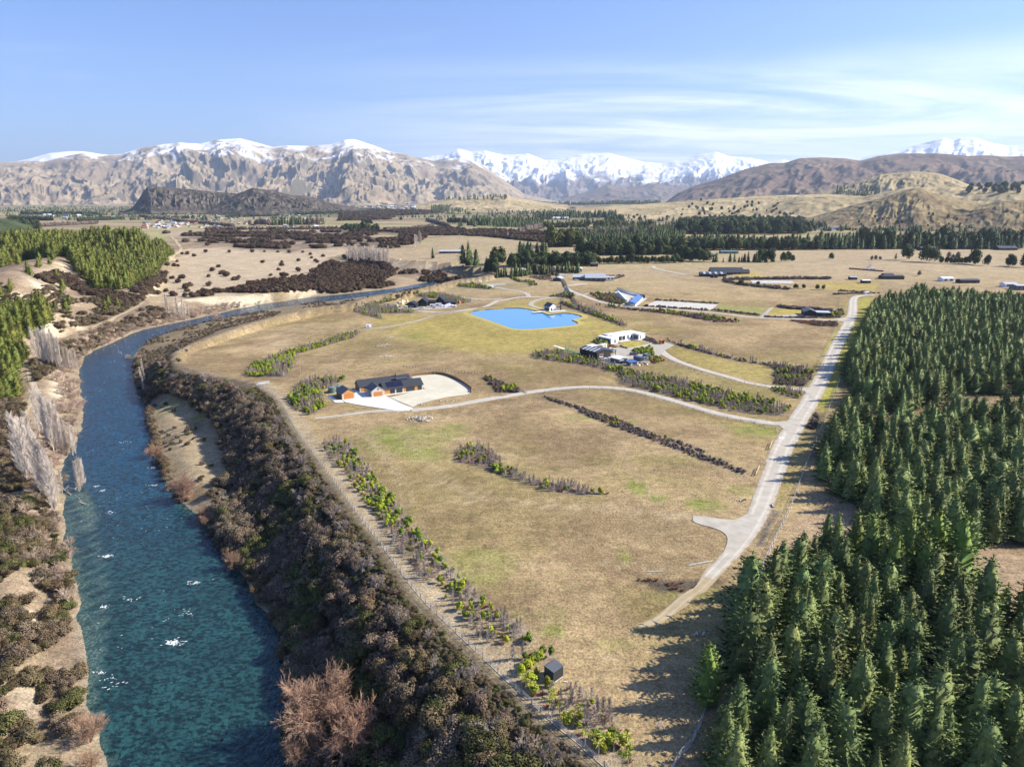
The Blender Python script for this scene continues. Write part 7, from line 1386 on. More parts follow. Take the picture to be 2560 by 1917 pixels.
a, b, z = G1('p', 1650, 360); cs = empty('corten_screen', (a, b, z), .6); tag(cs, 'rust brown open cabinet standing at the yard corner', 'screen'); wbox(cs, 'side', m_cedard, 0, .15, 0, 2, 0, 2.4); wbox(cs, 'side', m_cedard, 2.4, 2.55, 0, 2, 0, 2.4); wbox(cs, 'top', m_cedard, 0, 2.55, 0, 2, 2.403, 2.5); wbox(cs, 'shelf', m_frame, .16, 2.39, .1, 1.9, 1.1, 1.2)
# --- black barn
Bn, _ = frame_at('black_barn', 'p', (940,526), (1065,502), 'black barn with white stripes of skylight across its roof', 'barn', ang=math.radians(36)); gable(Bn, 0, 9.5, 0, 13.5, 3.6, 4.7, 'y', m_blk, m_roofd, .3)
for i in range(4): y = 2.4+i*2.7; q = MB(); q.quadbox([(-.3,y,3.75),(4.7,y,4.83),(4.7,y+.8,4.83),(-.3,y+.8,3.75),(-.3,y,3.79),(4.7,y,4.87),(4.7,y+.8,4.87),(-.3,y+.8,3.79)]).build('skylight', m_sky, Bn)
q = MB(); q.quadbox([(9.85,-.2,3.62),(13.6,-.2,3.2),(13.6,9.5,3.2),(9.85,9.5,3.62),(9.85,-.2,3.75),(13.6,-.2,3.33),(13.6,9.5,3.33),(9.85,9.5,3.75)]).build('lean_to_roof', m_roofd, Bn)
for y in (.2, 4.6, 9.2): wbox(Bn, 'post', m_frame, 13.2, 13.4, y, y+.2, -.2, 3.2)
wbox(Bn, 'roof_edge', m_sky, 4.2, 9.6, 9.0, 13.6, 4.75, 4.9); gdoor(Bn, 1.2, 4.6, 2.9, 0, m_brown, 'roller_door'); gdoor(Bn, 5.2, 8.6, 2.9, 0, m_frame, 'roller_door'); window(Bn, 5, 6.4, .2, 2.4, x=0, out=-1)
watertank('p', 985, 415, 1.8, 2.7, m_creamt, 'large cream water tank left of two behind the black barn', None); watertank('p', 1012, 408, 1.9, 2.9, m_creamt, 'large cream water tank right of two behind the black barn')
Gs, _ = frame_at('grey_shed', 'p', (1185,575), (1278,556), 'grey garage with a low white ribbed roof', 'shed', ang=math.radians(36)); gable(Gs, 0, 5.8, 0, 6.4, 2.3, 2.9, 'y', m_grey, m_wroof, .3); gdoor(Gs, .5, 3.0, 2.0, 0, m_steel, 'roller_door'); gdoor(Gs, 3.3, 5.4, 2.0, 0, m_frame, 'open_bay', 1)
Bs, _ = frame_at('blue_roof_shed', 'p', (1300,600), (1370,588), 'small grey shed with a bright blue flat roof', 'shed', ang=math.radians(20)); wbox(Bs, 'wall', m_grey, 0, 4.2, 0, 3.2, -.2, 1.9); q = MB(); q.quadbox([(-.3,-.3,1.93),(4.5,-.3,1.93),(4.5,3.6,2.15),(-.3,3.6,2.15),(-.3,-.3,2.03),(4.5,-.3,2.03),(4.5,3.6,2.25),(-.3,3.6,2.25)]).build('roof', m_blue, Bs); wbox(Bs, 'door', m_steel, .6, 1.6, -.05, -.004, 0, 1.7)
Ct, _ = frame_at('blue_container', 'p', (1420,550), (1445,545), 'upright blue roofed container at the right of the yard', 'container', ang=math.radians(36)); wbox(Ct, 'body', m_grey, 0, 2.2, 0, 5, 0, 2.2); wbox(Ct, 'roof', m_blue, -.06, 2.26, -.06, 5.06, 2.204, 2.32); gdoor(Ct, .1, 2.1, 2.0, 0, m_frame, 'door', 1)
def car(k, x, y, rz, m, lab, kind='car', L=4.4, W_=1.8, Hh=1.5):
    a, b, z = G1(k, x, y); c = empty('car' if kind == 'car' else kind, (a, b, z+.1), rz); tag(c, lab, 'car' if kind == 'car' else 'van')
    bd = MB(); hw = W_/2; prof = [(-L/2,.35),(L/2,.35),(L/2,.75),(L/2-.15,.88),(L*.22,.95),(-L/2+.1,.95),(-L/2,.8)]
    n = len(bd.v); mm_ = len(prof); bd.v += [(p,-hw,q) for p,q in prof]+[(p,hw,q) for p,q in prof]; bd.f.append(tuple(range(n,n+mm_))); bd.f.append(tuple(range(n+2*mm_-1,n+mm_-1,-1))); bd.f += [(n+i,n+mm_+i,n+mm_+(i+1)%mm_,n+(i+1)%mm_) for i in range(mm_)]; bd.build('body', m, c)
    t = .18; MB().quadbox([(-L/2+.15,-hw+.06,.953),(L*.22,-hw+.06,.953),(L*.22,hw-.06,.953),(-L/2+.15,hw-.06,.953),(-L/2+.45,-hw+t,Hh-.06),(L*.06,-hw+t,Hh-.06),(L*.06,hw-t,Hh-.06),(-L/2+.45,hw-t,Hh-.06)]).build('windows', m_glass, c); MB().box(-L/2+.42, L*.07, -hw+t-.03, hw-t+.03, Hh-.056, Hh).build('roof', m, c)
    for sx in (-L*.32, L*.32):
        for sy_ in (-hw, hw): w = MB().hcyl((sx, sy_-.1*np.sign(sy_)-.0, .32), (sx, sy_+.06*np.sign(sy_), .32), .33, 12).build('wheel', m_tyre, c); MB().hcyl((sx, sy_+.062*np.sign(sy_), .32), (sx, sy_+.08*np.sign(sy_), .32), .18, 8).build('rim', m_steel, w)
    return c
m_maroon = mat('maroon_paint', (.10,.035,.04), (.13,.05,.05), 2, .3); m_silver = mat('silver_paint', (.35,.37,.40), (.45,.47,.50), 2, .3, metal=.3); m_whitep = mat('white_paint', (.78,.78,.78), (.85,.85,.85), 2, .3); m_dkp = mat('dark_paint', (.02,.025,.04), (.03,.035,.05), 2, .3)
car('p', 1345, 478, .3, m_maroon, 'dark red car parked alone in the middle of the yard'); car('p', 1120, 440, .9, m_silver, 'silver vehicle beside the lean to of the black barn'); car('p', 1098, 428, .9, m_whitep, 'white vehicle beside the silver one'); car('p', 1500, 490, .4, m_silver, 'silver vehicle at the right edge of the yard'); car('p', 1470, 497, 1.2, m_dkp, 'dark vehicle beside the yard container'); car('p', 1470, 530, .3, m_silver, 'grey vehicle in front of the blue roofed container'); car('p', 1000, 530, .2, m_whitep, 'white vehicle at the foot of the black barn'); car('p', 1240, 570, .5, m_dkp, 'dark vehicle at the open bay of the grey shed')
car('c', 1215, 1120, 0, m_whitep, 'white car parked at the top of the main road'); car('q', 1712, 133, .1, m_whitep, 'white car beside the grey roofed house'); car('r', 1040, 575, .1, m_whitep, 'white car at the half built house')
# clutter of the yards: bales, pallets, crates
def clutter(k, pts, lab, name, mats_, s, cat, group, seed):
    r = random.Random(seed)
    for (x, y) in pts:
        a, b, z = G1(k, x, y); w, d, h = s*r.uniform(.7,1.4), s*r.uniform(.6,1.1), s*r.uniform(.35,.8); q = MB(); q.quadbox([(-w/2,-d/2,0),(w/2,-d/2,0),(w/2,d/2,0),(-w/2,d/2,0),(-w*.46,-d*.42,h),(w*.48,-d*.45,h*.9),(w*.44,d*.46,h),(-w*.48,d*.43,h*.95)]); q.box(-w*.3, w*.25, -d*.25, d*.3, h, h*1.25); o = q.build(name, mats_[r.randrange(len(mats_))]); o.location = (a, b, z); o.rotation_euler = (0,0,r.uniform(0,3)); tag(o, lab, cat, group)
clutter('p', [(1075,530),(1090,520),(1105,535),(1060,545),(1115,525),(1085,545)], 'stacked cream bundle between the barn and the grey shed', 'bundle', [m_pale, m_creamt], 1.8, 'bundle', 'bundles between the barn and shed', 1)
clutter('p', [(1400,592),(1420,580),(1440,588),(1465,575),(1490,582),(1510,572)], 'timber pallet stack along the lower edge of the yard', 'pallet_stack', [m_pale, m_timb], 1.6, 'pallets', 'pallets along the yard edge', 2)
clutter('r', [(330,440),(370,425),(420,440),(470,415),(520,400),(560,395),(610,385),(440,455),(500,450),(300,490),(330,520),(370,540),(420,560),(460,575)], 'pale timber stack left of the half built house', 'timber_stack', [m_pale], 2.6, 'timber stack', 'timber stacks by the half built house', 3)
clutter('r', [(1600,500),(1650,520),(1700,500),(1740,520),(1780,490),(1820,500),(1860,520),(1900,505),(1940,515),(1970,520),(1760,470),(1820,460),(1640,530),(1700,530)], 'white wrapped pack of building material', 'wrapped_pack', [m_whitep, m_wroof], 2.2, 'pack', 'white packs at the half built house', 4)
clutter('q', [(1880,130),(1900,120),(1925,125),(1945,130),(1960,125),(1850,130)], 'white object stored beside the far caravans', 'wrapped_pack', [m_whitep], 2.4, 'pack', 'white items beside the far caravans', 5)
clutter('r', [(1700,400),(1740,410)], 'red machine behind the half built house', 'machine', [m_red], 2.6, 'machine', 'red machines behind the half built house', 6)
mo = mat('orange_paint', (.55,.20,.06), (.62,.25,.08), 2, .5)
clutter('r', [(2080,425)], 'orange digger right of the half built house', 'machine', [mo], 2.6, 'machine', None, 7); clutter('r', [(1380,560)], 'red skip in front of the half built house', 'skip', [m_red], 2.0, 'skip', None, 8)
# lawn games strip and netted cage
st = GK('p', [(445,372),(482,372),(590,408),(575,415)]); pad('white_strip', 'long white mat laid on the lawn', st, m_wht, .06); st = GK('p', [(590,408),(720,450),(740,470),(690,462),(575,415)]); pad('green_strip', 'green artificial turf mat beside the netted cage', st, mat('green_turf', (.03,.22,.10), (.05,.28,.13), 2, .9), .07)
cg, L_ = frame_at('netted_cage', 'p', (588,415), (735,465), 'long netted sports cage standing on the green mat', 'cage'); L_ = min(L_, 18)
for i in range(5):
    x = L_*i/4
    for y in (0, 3.2): MB().cyl((x,y), .06, 0, 2.7, 8).build('post', m_tank, cg)
b = MB(); [b.beam((0,y,2.7),(L_,y,2.7),.06) for y in (0,3.2)]; [b.beam((L_*i/4,0,2.7),(L_*i/4,3.2,2.7),.06) for i in range(5)]; b.build('top_frame', m_tank, cg); b = MB()
for i in range(int(L_/.8)): b.beam((i*.8,0,0),(i*.8,0,2.7),.02); b.beam((i*.8,3.2,0),(i*.8,3.2,2.7),.02)
for j in range(4): b.beam((0,0,.3+.65*j),(L_,0,.3+.65*j),.02)
b.build('net', m_tank, cg)
# --- half built house of three black gables
Cb = empty('half_built_house', (*[float(t) for t in GK('r', [(590,560)])[0]], 0), math.radians(-6)); Cb.location.z = gz(Cb.location.x, Cb.location.y); tag(Cb, 'half built house with three black wrapped gables among materials', 'house'); m_wrap = mat('black_wrap', (.010,.014,.024), (.02,.026,.04), 1, .6)
gable(Cb, 0, 8.6, 0, 9, 2.8, 5.0, 'y', m_wrap, m_wrap, .3, 'front_wall', 'front_roof'); gable(Cb, 7.6, 15.0, 10, 19, 3.6, 6.6, 'y', m_wrap, m_wrap, .3, 'middle_wall', 'middle_roof'); gable(Cb, 20.0, 27.5, 19, 28, 3.6, 6.8, 'y', m_wrap, m_wrap, .3, 'rear_wall', 'rear_roof'); gable(Cb, 14.0, 21.0, 15, 21, 2.8, 4.4, 'x', m_blk, m_blk, .2, 'link_wall', 'link_roof'); gable(Cb, 27.8, 37, 18, 25, 2.8, 4.2, 'x', m_blk, m_roofd, .2, 'end_wall', 'end_roof')
gdoor(Cb, 1.8, 6.8, 2.2, 0, m_grey, 'doorway', 1); window(Cb, 9.6, 12.6, .2, 2.6, y=10); window(Cb, 22, 25, .2, 2.8, y=19)
for j, (x, y, lab) in enumerate([(1270,545,'white site caravan nearest the black gables'),(1430,520,'white site caravan right of the first'),(590,590,'small white cabin beside the front gable')]):
    a, b, z = G1('r', x, y); w = 4.6 if j < 2 else 1.6; c = empty('site_caravan', (a, b, z), .1); tag(c, lab, 'caravan'); wbox(c, 'body', m_whitep, 0, w, 0, 2.2, .35, 2.5); wbox(c, 'roof', m_wroof, -.05, w+.05, -.05, 2.25, 2.504, 2.62); window(c, .5, min(w-.4, 2.2), 1.2, 2.0, y=0); [MB().hcyl((w*.5,yy,.35),(w*.5,yy+.18,.35),.33,10).build('wheel', m_tyre, c) for yy in (-.1,2.1)]
a, b, z = G1('r', 120, 500); c = empty('portable_toilet', (a-1, b, z)); tag(c, 'pair of green portable cabins on the grass left of the site', 'cabin'); mg = mat('teal_plastic', (.03,.22,.18), (.05,.28,.23), 2, .5); wbox(c, 'body', mg, 0, 1.4, 0, 1.3, 0, 2.4); wbox(c, 'body', m_steel, 1.5, 2.9, 0, 1.3, 0, 2.3); wbox(c, 'roof', m_wht, -.05, 1.45, -.05, 1.35, 2.404, 2.5)
a, b, z = G1('r', 450, 650); c = empty('timber_crate', (a-2, b, z), -.1); tag(c, 'large pale timber clad box in the planting by the path', 'crate'); wbox(c, 'body', m_pale, 0, 4.8, 0, 3, 0, 2.2); wbox(c, 'lid', m_conc2, -.1, 4.9, -.1, 3.1, 2.204, 2.35); wbox(c, 'door', m_frame, .6, 2.4, -.05, -.004, 0, 1.8)
# small white trailers
def trailer(k, x, y, lab, w=3.4, rz=.4):
    a, b, z = G1(k, x, y); c = empty('trailer', (a, b, z), rz); tag(c, lab, 'trailer'); wbox(c, 'body', m_whitep, 0, w, 0, 1.9, .45, 2.2); wbox(c, 'roof', m_wroof, -.04, w+.04, -.04, 1.94, 2.204, 2.3); [MB().hcyl((w*.5,yy,.33),(w*.5,yy+.15,.33),.32,10).build('wheel', m_tyre, c) for yy in (-.1,1.85)]; MB().beam((w,.95,.5),(w+1.2,.95,.45),.08).build('drawbar', m_frame, c); window(c, .5, w*.5, 1.1, 1.8, y=0)
trailer('q', 50, 508, 'small white trailer at the end of the footpath'); trailer('q', 1020, 190, 'pale trailer on the bank by the empty pad', 4); trailer('q', 940, 150, 'tiny white trailer beyond the empty pad', 3); trailer('c', 1190, 1122, 'white trailer at the top corner of the main road', 4)
# --- pond pavilion and jetty
Pv, _ = frame_at('pond_pavilion', 'q', (1497,374), (1560,371), 'small white gabled pavilion standing beside the pond', 'pavilion', ang=math.radians(26)); gable(Pv, 0, 6.2, 0, 9.0, 3.0, 5.4, 'y', m_wht, m_roofd, .12, th=.12); window(Pv, .7, 7.4, .2, 2.5, x=0, out=-1, mull=3); window(Pv, 1.2, 2.1, .1, 2.3, y=0)
q = MB(); q.quadbox([(5.4,-1.8,2.75),(9.6,-1.8,2.75),(9.6,1.8,2.75),(5.4,1.8,2.75),(5.4,-1.8,2.85),(9.6,-1.8,2.85),(9.6,1.8,2.85),(5.4,1.8,2.85)]).build('awning', m_frame, Pv); wbox(Pv, 'chimney', m_frame, 9.2, 10.0, .2, 1.0, 0, 4.2); wbox(Pv, 'deck', m_conc2, -1.5, 12, -4.2, -.003, -.3, .25); [wbox(Pv, 'post', m_frame, x, x+.12, -1.7, -1.58, .25, 2.75) for x in (5.5, 9.4)]
jt = GK('q', [(1362,392),(1470,378)]); d = (jt[1]-jt[0])/np.hypot(*(jt[1]-jt[0])); nn_ = np.array([-d[1], d[0]]); j_ = empty('jetty', (float(jt[0,0]), float(jt[0,1]), pzz), math.atan2(d[1], d[0])); tag(j_, 'pale timber jetty reaching over the pond from the pavilion', 'jetty'); Lj = float(np.hypot(*(jt[1]-jt[0])))
for i in range(int(Lj/.5)): wbox(j_, 'plank', m_wroof, i*.5, i*.5+.46, -1.3, 1.3, .62, .72)
for i in range(4):
    for y in (-1.1, 1.1): MB().cyl((1+i*(Lj-2)/3, y), .1, -1.2, .61, 8).build('pile', m_frame, j_)
wbox(j_, 'bearer', m_frame, 0, Lj, -1.25, -1.1, .42, .617); wbox(j_, 'bearer', m_frame, 0, Lj, 1.1, 1.25, .42, .617)
# --- walled yard with blue solar roof
e1 = GK('g', [(1022,364),(1098,292),(1136,298),(1070,366)]); d = e1[1]-e1[0]; d[1] = max(d[1], 20); sr = empty('solar_building', (float(e1[0,0]), float(e1[0,1]), gz(*e1[0])), math.atan2(float(e1[1,1]-e1[0,1]), float(e1[1,0]-e1[0,0]))); tag(sr, 'long low building with a blue solar roof', 'building'); Ls = float(np.hypot(*(e1[1]-e1[0])))*.86
wbox(sr, 'wall', m_conc2, 0, Ls, -4.4, -.2, -.3, 1.9)
q = MB(); q.quadbox([(-.3,-5.0,1.93),(Ls+.3,-5.0,1.93),(Ls+.3,.3,3.3),(-.3,.3,3.3),(-.3,-5.0,2.1),(Ls+.3,-5.0,2.1),(Ls+.3,.3,3.5),(-.3,.3,3.5)]).build('roof', m_frame, sr)
npn = int(Ls/1.8)
for i in range(npn):
    for j in range(2): x0_ = Ls*i/npn+.05; x1_ = Ls*(i+1)/npn-.05; ya = -4.8+j*2.55; yb = ya+2.45; s_ = 1.385/5.3; zf = lambda y: 2.13+(y+5.0)*s_; MB().quadbox([(x0_,ya,zf(ya)),(x1_,ya,zf(ya)),(x1_,yb,zf(yb)),(x0_,yb,zf(yb)),(x0_,ya,zf(ya)+.05),(x1_,ya,zf(ya)+.05),(x1_,yb,zf(yb)+.05),(x0_,yb,zf(yb)+.05)]).build('solar_panel', m_pblue, sr)
def wall_run(name, lab, k, pts, h, t, m, cap=None):
    P = GK(k, pts); e = empty(name, (float(P[0,0]), float(P[0,1]), gz(*P[0]))); tag(e, lab, 'wall')
    for i in range(len(P)-1): a = P[i]-P[0]; b = P[i+1]-P[0]; MB().beam((a[0],a[1],h/2-.15),(b[0],b[1],gz(*P[i+1])-gz(*P[0])+h/2-.15), t, h+.3).build('wall', m, e); (MB().beam((a[0],a[1],h+.09),(b[0],b[1],gz(*P[i+1])-gz(*P[0])+h+.09), t*1.25, .16).build('coping', cap, e) if cap else None)
wall_run('yard_wall', 'long white wall with a dark coping behind the walled yard', 'g', [(925,238),(1100,290)], 2.2, .5, m_wht, m_brown); wall_run('yard_wall', 'diagonal white wall in the middle of the walled yard', 'g', [(930,262),(1000,335)], 2.0, .8, m_wht, m_wht)
a, b, z = G1('g', 1078, 305); c = empty('yard_kiosk', (a, b, z), .1); tag(c, 'small black kiosk inside the walled yard', 'kiosk'); wbox(c, 'wall', m_blk, 0, 7, 0, 5, 0, 2.6); wbox(c, 'roof', m_frame, -.3, 7.3, -.3, 5.3, 2.604, 2.8); window(c, 1, 4, .5, 2.2, y=0)
# --- far houses on the terrace
F1, _ = frame_at('grey_barn', 'g', (415,168), (452,173), 'small dark barn with a pale roof left of the grey house', 'barn', ang=math.radians(-18)); gable(F1, 0, 9, 0, 13, 2.9, 4.4, 'y', m_grey, m_steel, .3); gdoor(F1, 2, 7, 2.4, 0, m_frame, 'door', 2)
F2, _ = frame_at('grey_house', 'g', (640,164), (750,160), 'grey roofed house between the dark barn and the caravans', 'house', ang=math.radians(-4)); gable(F2, 4, 24, 0, 12, 3.0, 6.6, 'x', m_grey, m_steel, .4); gable(F2, -8, 3.8, 6, 16, 2.8, 5.0, 'x', m_grey, m_steel, .3, 'side_wall', 'side_roof'); [window(F2, x, x+3, .4, 2.4, y=0, mull=1) for x in (6,11,16,20)]
for j, (x, y) in enumerate([(775,160),(815,163)]):
    a, b, z = G1('g', x, y); c = empty('caravan', (a, b, z), -.08); tag(c, ['white caravan nearest the grey house','white caravan at the right end of the far house group'][j], 'caravan'); wbox(c, 'body', m_whitep, 0, 11, 0, 4, .4, 3.6); wbox(c, 'roof', m_wroof, -.1, 11.1, -.1, 4.1, 3.604, 3.8); [window(c, q_, q_+2, 1.4, 2.8, y=0) for q_ in (1,4.5,8)]
a, b, z = G1('g', 470, 140); c = empty('carport', (a, b, z)); tag(c, 'small white framed carport behind the dark barn', 'carport'); wbox(c, 'roof', m_steel, 0, 9, 0, 7, 2.8, 3.0); [wbox(c, 'post', m_steel, x, x+.25, y, y+.25, 0, 2.797) for x in (.1,8.6) for y in (.1,6.6)]
Gf, _ = frame_at('dark_farmhouse', 'c', (205,998), (350,998), 'broad dark roofed farmhouse on the far paddock', 'farmhouse', ang=math.radians(-3)); gable(Gf, 0, 34, 4, 18, 3.0, 7.2, 'x', m_brown, m_roofd, .6); gable(Gf, 32, 41, 6, 15, 2.8, 5.4, 'x', m_brown, m_roofd, .5, 'wing_wall', 'wing_roof'); gable(Gf, 12, 22, 0, 6, 2.8, 4.8, 'x', m_blk, m_roofd, .3, 'porch_wall', 'porch_roof'); [window(Gf, x, x+3, .3, 2.5, y=4) for x in (3,7,24,28)]
Gb, _ = frame_at('green_barn', 'c', (132,1008), (245,1010), 'long dark green barn in front of the farmhouse', 'barn', ang=math.radians(-2)); gable(Gb, 0, 27, 0, 9, 3.0, 4.6, 'x', mat('green_black', (.015,.03,.032), (.025,.045,.045), 2, .6), m_roofd, .3); [MB().quadbox([(x,-.3,3.02),(x+2.4,-.3,3.02),(x+2.4,4.4,4.72),(x,4.4,4.72),(x,-.3,3.08),(x+2.4,-.3,3.08),(x+2.4,4.4,4.78),(x,4.4,4.78)]).build('skylight', m_steel, Gb) for x in (3,9,15,21)]
watertank('c', 205, 1012, 1.9, 2.6, m_frame, 'left of two tanks before the green barn'); watertank('c', 232, 1014, 1.9, 2.6, m_frame, 'right of two tanks before the green barn')
Hc, _ = frame_at('black_cottage', 'h', (413,388), (500,394), 'black cottage with a low gable beside the upper drive', 'cottage', ang=math.radians(-14)); gable(Hc, 0, 8, 0, 14, 3.0, 4.6, 'y', m_blk, m_roofd, .3); wbox(Hc, 'wing_wall', m_blk, 8.2, 17, 0, 9, -.2, 2.9); wbox(Hc, 'wing_roof', m_steel, 8.0, 17.3, -.3, 9.3, 2.904, 3.1); window(Hc, 2, 5, .2, 2.4, y=0); window(Hc, 10, 14, .3, 2.2, y=0, mull=1); watertank('h', 528, 380, 1.4, 2.2, m_whitep, 'white tank beside the black cottage')
def simple_house(k, x, y, w, d, he, hr, rz, lab, wall, roof, cat='house', name='far_house', wins=2):
    a, b, z = G1(k, x, y); c = empty(name, (a, b, z), rz); tag(c, lab, cat); gable(c, -w/2, w/2, 0, d, he, hr, 'x', wall, roof, .4); [window(c, -w/2+w*(i+.3)/wins, -w/2+w*(i+.75)/wins, .6, he-.5, y=0) for i in range(wins)]; return c
simple_house('c', 1372, 1025, 22, 9, 2.8, 3.8, 0, 'long black shed beyond the top of the main road', m_blk, m_blk, 'shed', wins=4); simple_house('c', 1345, 1018, 10, 8, 3.2, 4.8, 0, 'dark shed at the left end of the long black one', m_blk, m_roofd, 'shed'); simple_house('c', 1725, 1038, 12, 8, 2.8, 4.2, .1, 'white shed beyond the spruce tops', m_whitep, m_wroof, 'shed'); simple_house('c', 1865, 1050, 19, 8, 2.8, 3.8, .05, 'long dark shed beyond the spruce tops', m_blk, m_roofd, 'shed', wins=3); simple_house('c', 2130, 1075, 12, 8, 2.8, 4, 0, 'pale shed above the plantation near the right edge', m_whitep, m_steel, 'shed'); simple_house('c', 2195, 1095, 9, 10, 4, 4.6, 0, 'blue grey shed at the right picture edge', m_grey, m_steel, 'shed')
simple_house('c', 1117, 1028, 7, 5, 2.6, 3.1, 0, 'tiny dark hut on the far paddock', m_blk, m_steel, 'hut', wins=1); simple_house('c', 1200, 1050, 8, 5, 2.6, 3.1, 0, 'tiny hut with a white roof on the yellow paddock', m_blk, m_wroof, 'hut', wins=1); simple_house('c', 2110, 838, 30, 14, 3.5, 6.5, 0, 'broad dark house in front of the shelter wall', m_blk, m_roofd, wins=4); simple_house('c', 1600, 840, 26, 12, 4, 6, 0, 'dark house behind the clump of trees', m_blk, m_roofd)
simple_house('b', 708, 858, 34, 10, 3, 5, 0, 'striped roof shed beyond the upper river', m_blk, m_steel, 'shed', wins=4); simple_house('b', 2150, 812, 20, 10, 4, 6.5, 0, 'brown house at the edge of the valley wood', m_brown, m_roofd); simple_house('b', 1190, 985, 14, 9, 3, 5, 0, 'pale roofed house among the belt conifers', m_blk, m_wroof); simple_house('b', 1350, 985, 16, 8, 3, 4, 0, 'blue black house among the belt conifers', m_blk, m_grey); simple_house('b', 1547, 978, 4, 4, 4, 4.8, 0, 'small white hut right of the belt conifers', m_whitep, m_wroof, 'hut', wins=1); simple_house('b', 1635, 943, 9, 5, 3.5, 4.4, 0, 'small dark hut under the spaced row', m_blk, m_grey, 'hut', wins=1)
simple_house('b', 1420, 640, 60, 20, 6, 9, 0, 'long white farm shed beyond the plantation', m_whitep, m_wroof, 'shed', wins=3); simple_house('b', 1920, 602, 60, 20, 8, 11, 0, 'long green shed on the tan slope', m_tank, m_tank, 'shed', wins=3); simple_house('c', 985, 705, 30, 14, 4, 6, 0, 'blue roofed house under the cone hill', m_whitep, m_blue); simple_house('c', 930, 705, 20, 12, 4, 6, 0, 'white house under the cone hill', m_whitep, m_grey); simple_house('c', 1440, 712, 26, 12, 4, 6, 0, 'grey house in the orchard row', m_grey, m_roofd); simple_house('c', 1730, 705, 26, 12, 4, 6, 0, 'white house below the eroded hill', m_whitep, m_wroof); simple_house('c', 215, 880, 12, 8, 3, 4.5, 0, 'teal roofed shed among the dark clumps', m_tank, m_tank, 'shed'); simple_house('c', 320, 860, 26, 12, 3, 4.5, 0, 'long teal roofed shed among the dark clumps', m_tank, m_tank, 'shed')
a, b, z = G1('c', 1215, 965); c = empty('farm_elevator', (a, b, z)); tag(c, 'tilted white machine on the open tan field', 'machine'); MB().beam((-3,0,1.0),(2,0,6.5),1.4,1.6).build('boom', m_whitep, c); MB().box(1.5,6,-1.5,1.5,.8,2.6).build('body', m_whitep, c); [MB().hcyl((x,-1.7,.7),(x,1.7,.7),.7,10).build('wheel', m_tyre, c) for x in (2.2,5.2)]
hd = GK('c', [(1088,958),(1308,976)]); rowm = MB(); tag(MB().beam((*hd[0],gz(*hd[0])+.7),(*hd[1],gz(*hd[1])+.7),1.5,1.6).build('silage_row', m_brown), 'long dark row of bales beside the white machine', 'bales')
# towers of the town: small houses, each its own
tg = np.random.default_rng(77); TW = [(['a',1000,2050,608,690],190,(7,12.5)),(['a',900,1400,640,700],50,(9,15)),(['b',300,700,540,578],70,(20,34)),(['a',150,800,600,640],18,(18,30)),(['b',20,300,552,566],20,(20,34))]
m_tw = [mat('town_pale', (.42,.40,.37), (.52,.50,.47), .1, .8), mat('town_cream', (.34,.30,.24), (.42,.38,.31), .1, .8)]; m_tr = [m_roofd, m_steel, m_grey, m_wroof, mat('terracotta', (.30,.14,.09), (.36,.18,.12), .1, .8)]
tmesh = []
for i in range(10):
    b = MB(); w, d, he, hr = 1, .7, .22, .40; b.xprism([(-d/2,-.1),(d/2,-.1),(d/2,he),(0,hr),(-d/2,he)], -w/2, w/2); r = MB()
    r.quadbox([(-.54,-.4,he-.03),(.54,-.4,he-.03),(.54,0,hr+.01),(-.54,0,hr+.01),(-.54,-.4,he+.0),(.54,-.4,he+.0),(.54,0,hr+.04),(-.54,0,hr+.04)]); r.quadbox([(-.54,.4,he-.03),(.54,.4,he-.03),(.54,0,hr+.01),(-.54,0,hr+.01),(-.54,.4,he+.0),(.54,.4,he+.0),(.54,0,hr+.04),(-.54,0,hr+.04)])
    tmesh.append((b.mesh('wall', m_tw[i % 2]), r.mesh('roof', m_tr[i % 5])))
for (k_, xa, xb, ya, yb), n, (s0, s1) in TW:
    X = tg.uniform(xa, xb, n); Y = tg.uniform(ya, yb, n)
    for x, y in zip(X, Y):
        a, b, z = G1(k_, x, y); s_ = tg.uniform(s0, s1); i = tg.integers(0, 10); rz = tg.choice([0, .4, 1.57, -.5])+tg.normal(0,.1); e = bpy.data.objects.new('town_house', None); e.location = (a, b, z-.2); e.rotation_euler = (0,0,rz); e.scale = (s_,)*3; link(e)
        loc_ = 'below the rocky hill' if k_ == 'a' and xa > 850 else 'on the flats far left' if k_ == 'a' else 'right of the rocky hill'
        tag(e, 'small distant town house '+loc_, 'house', 'town houses '+loc_); link(bpy.data.objects.new('wall', tmesh[i][0]), e); link(bpy.data.objects.new('roof', tmesh[i][1]), e)
# --- small black shed in the foreground
Sh = GK('l', [(650,914)])[0]; S = empty('garden_shed', (float(Sh[0]), float(Sh[1]), gz(*Sh)), math.radians(46)); tag(S, 'small black ribbed shed standing alone in the foreground', 'shed')
b = MB(); b.quadbox([(0,0,.12),(2.5,0,.12),(2.5,2.1,.12),(0,2.1,.12),(0,0,2.15),(2.5,0,2.15),(2.5,2.1,2.45),(0,2.1,2.45)]).build('wall', m_shed, S)
b = MB(); b.quadbox([(-.08,-.1,2.14),(2.58,-.1,2.14),(2.58,1.75,2.41),(-.08,1.75,2.41),(-.08,-.1,2.2),(2.58,-.1,2.2),(2.58,1.75,2.47),(-.08,1.75,2.47)]).build('roof', m_shedr, S); b = MB(); b.quadbox([(-.08,1.76,2.40),(2.58,1.76,2.40),(2.58,2.2,2.16),(-.08,2.2,2.16),(-.08,1.76,2.47),(2.58,1.76,2.47),(2.58,2.2,2.24),(-.08,2.2,2.24)]).build('roof_flashing', mat('grey_flashing', (.22,.22,.26), None, 2, .5), S)
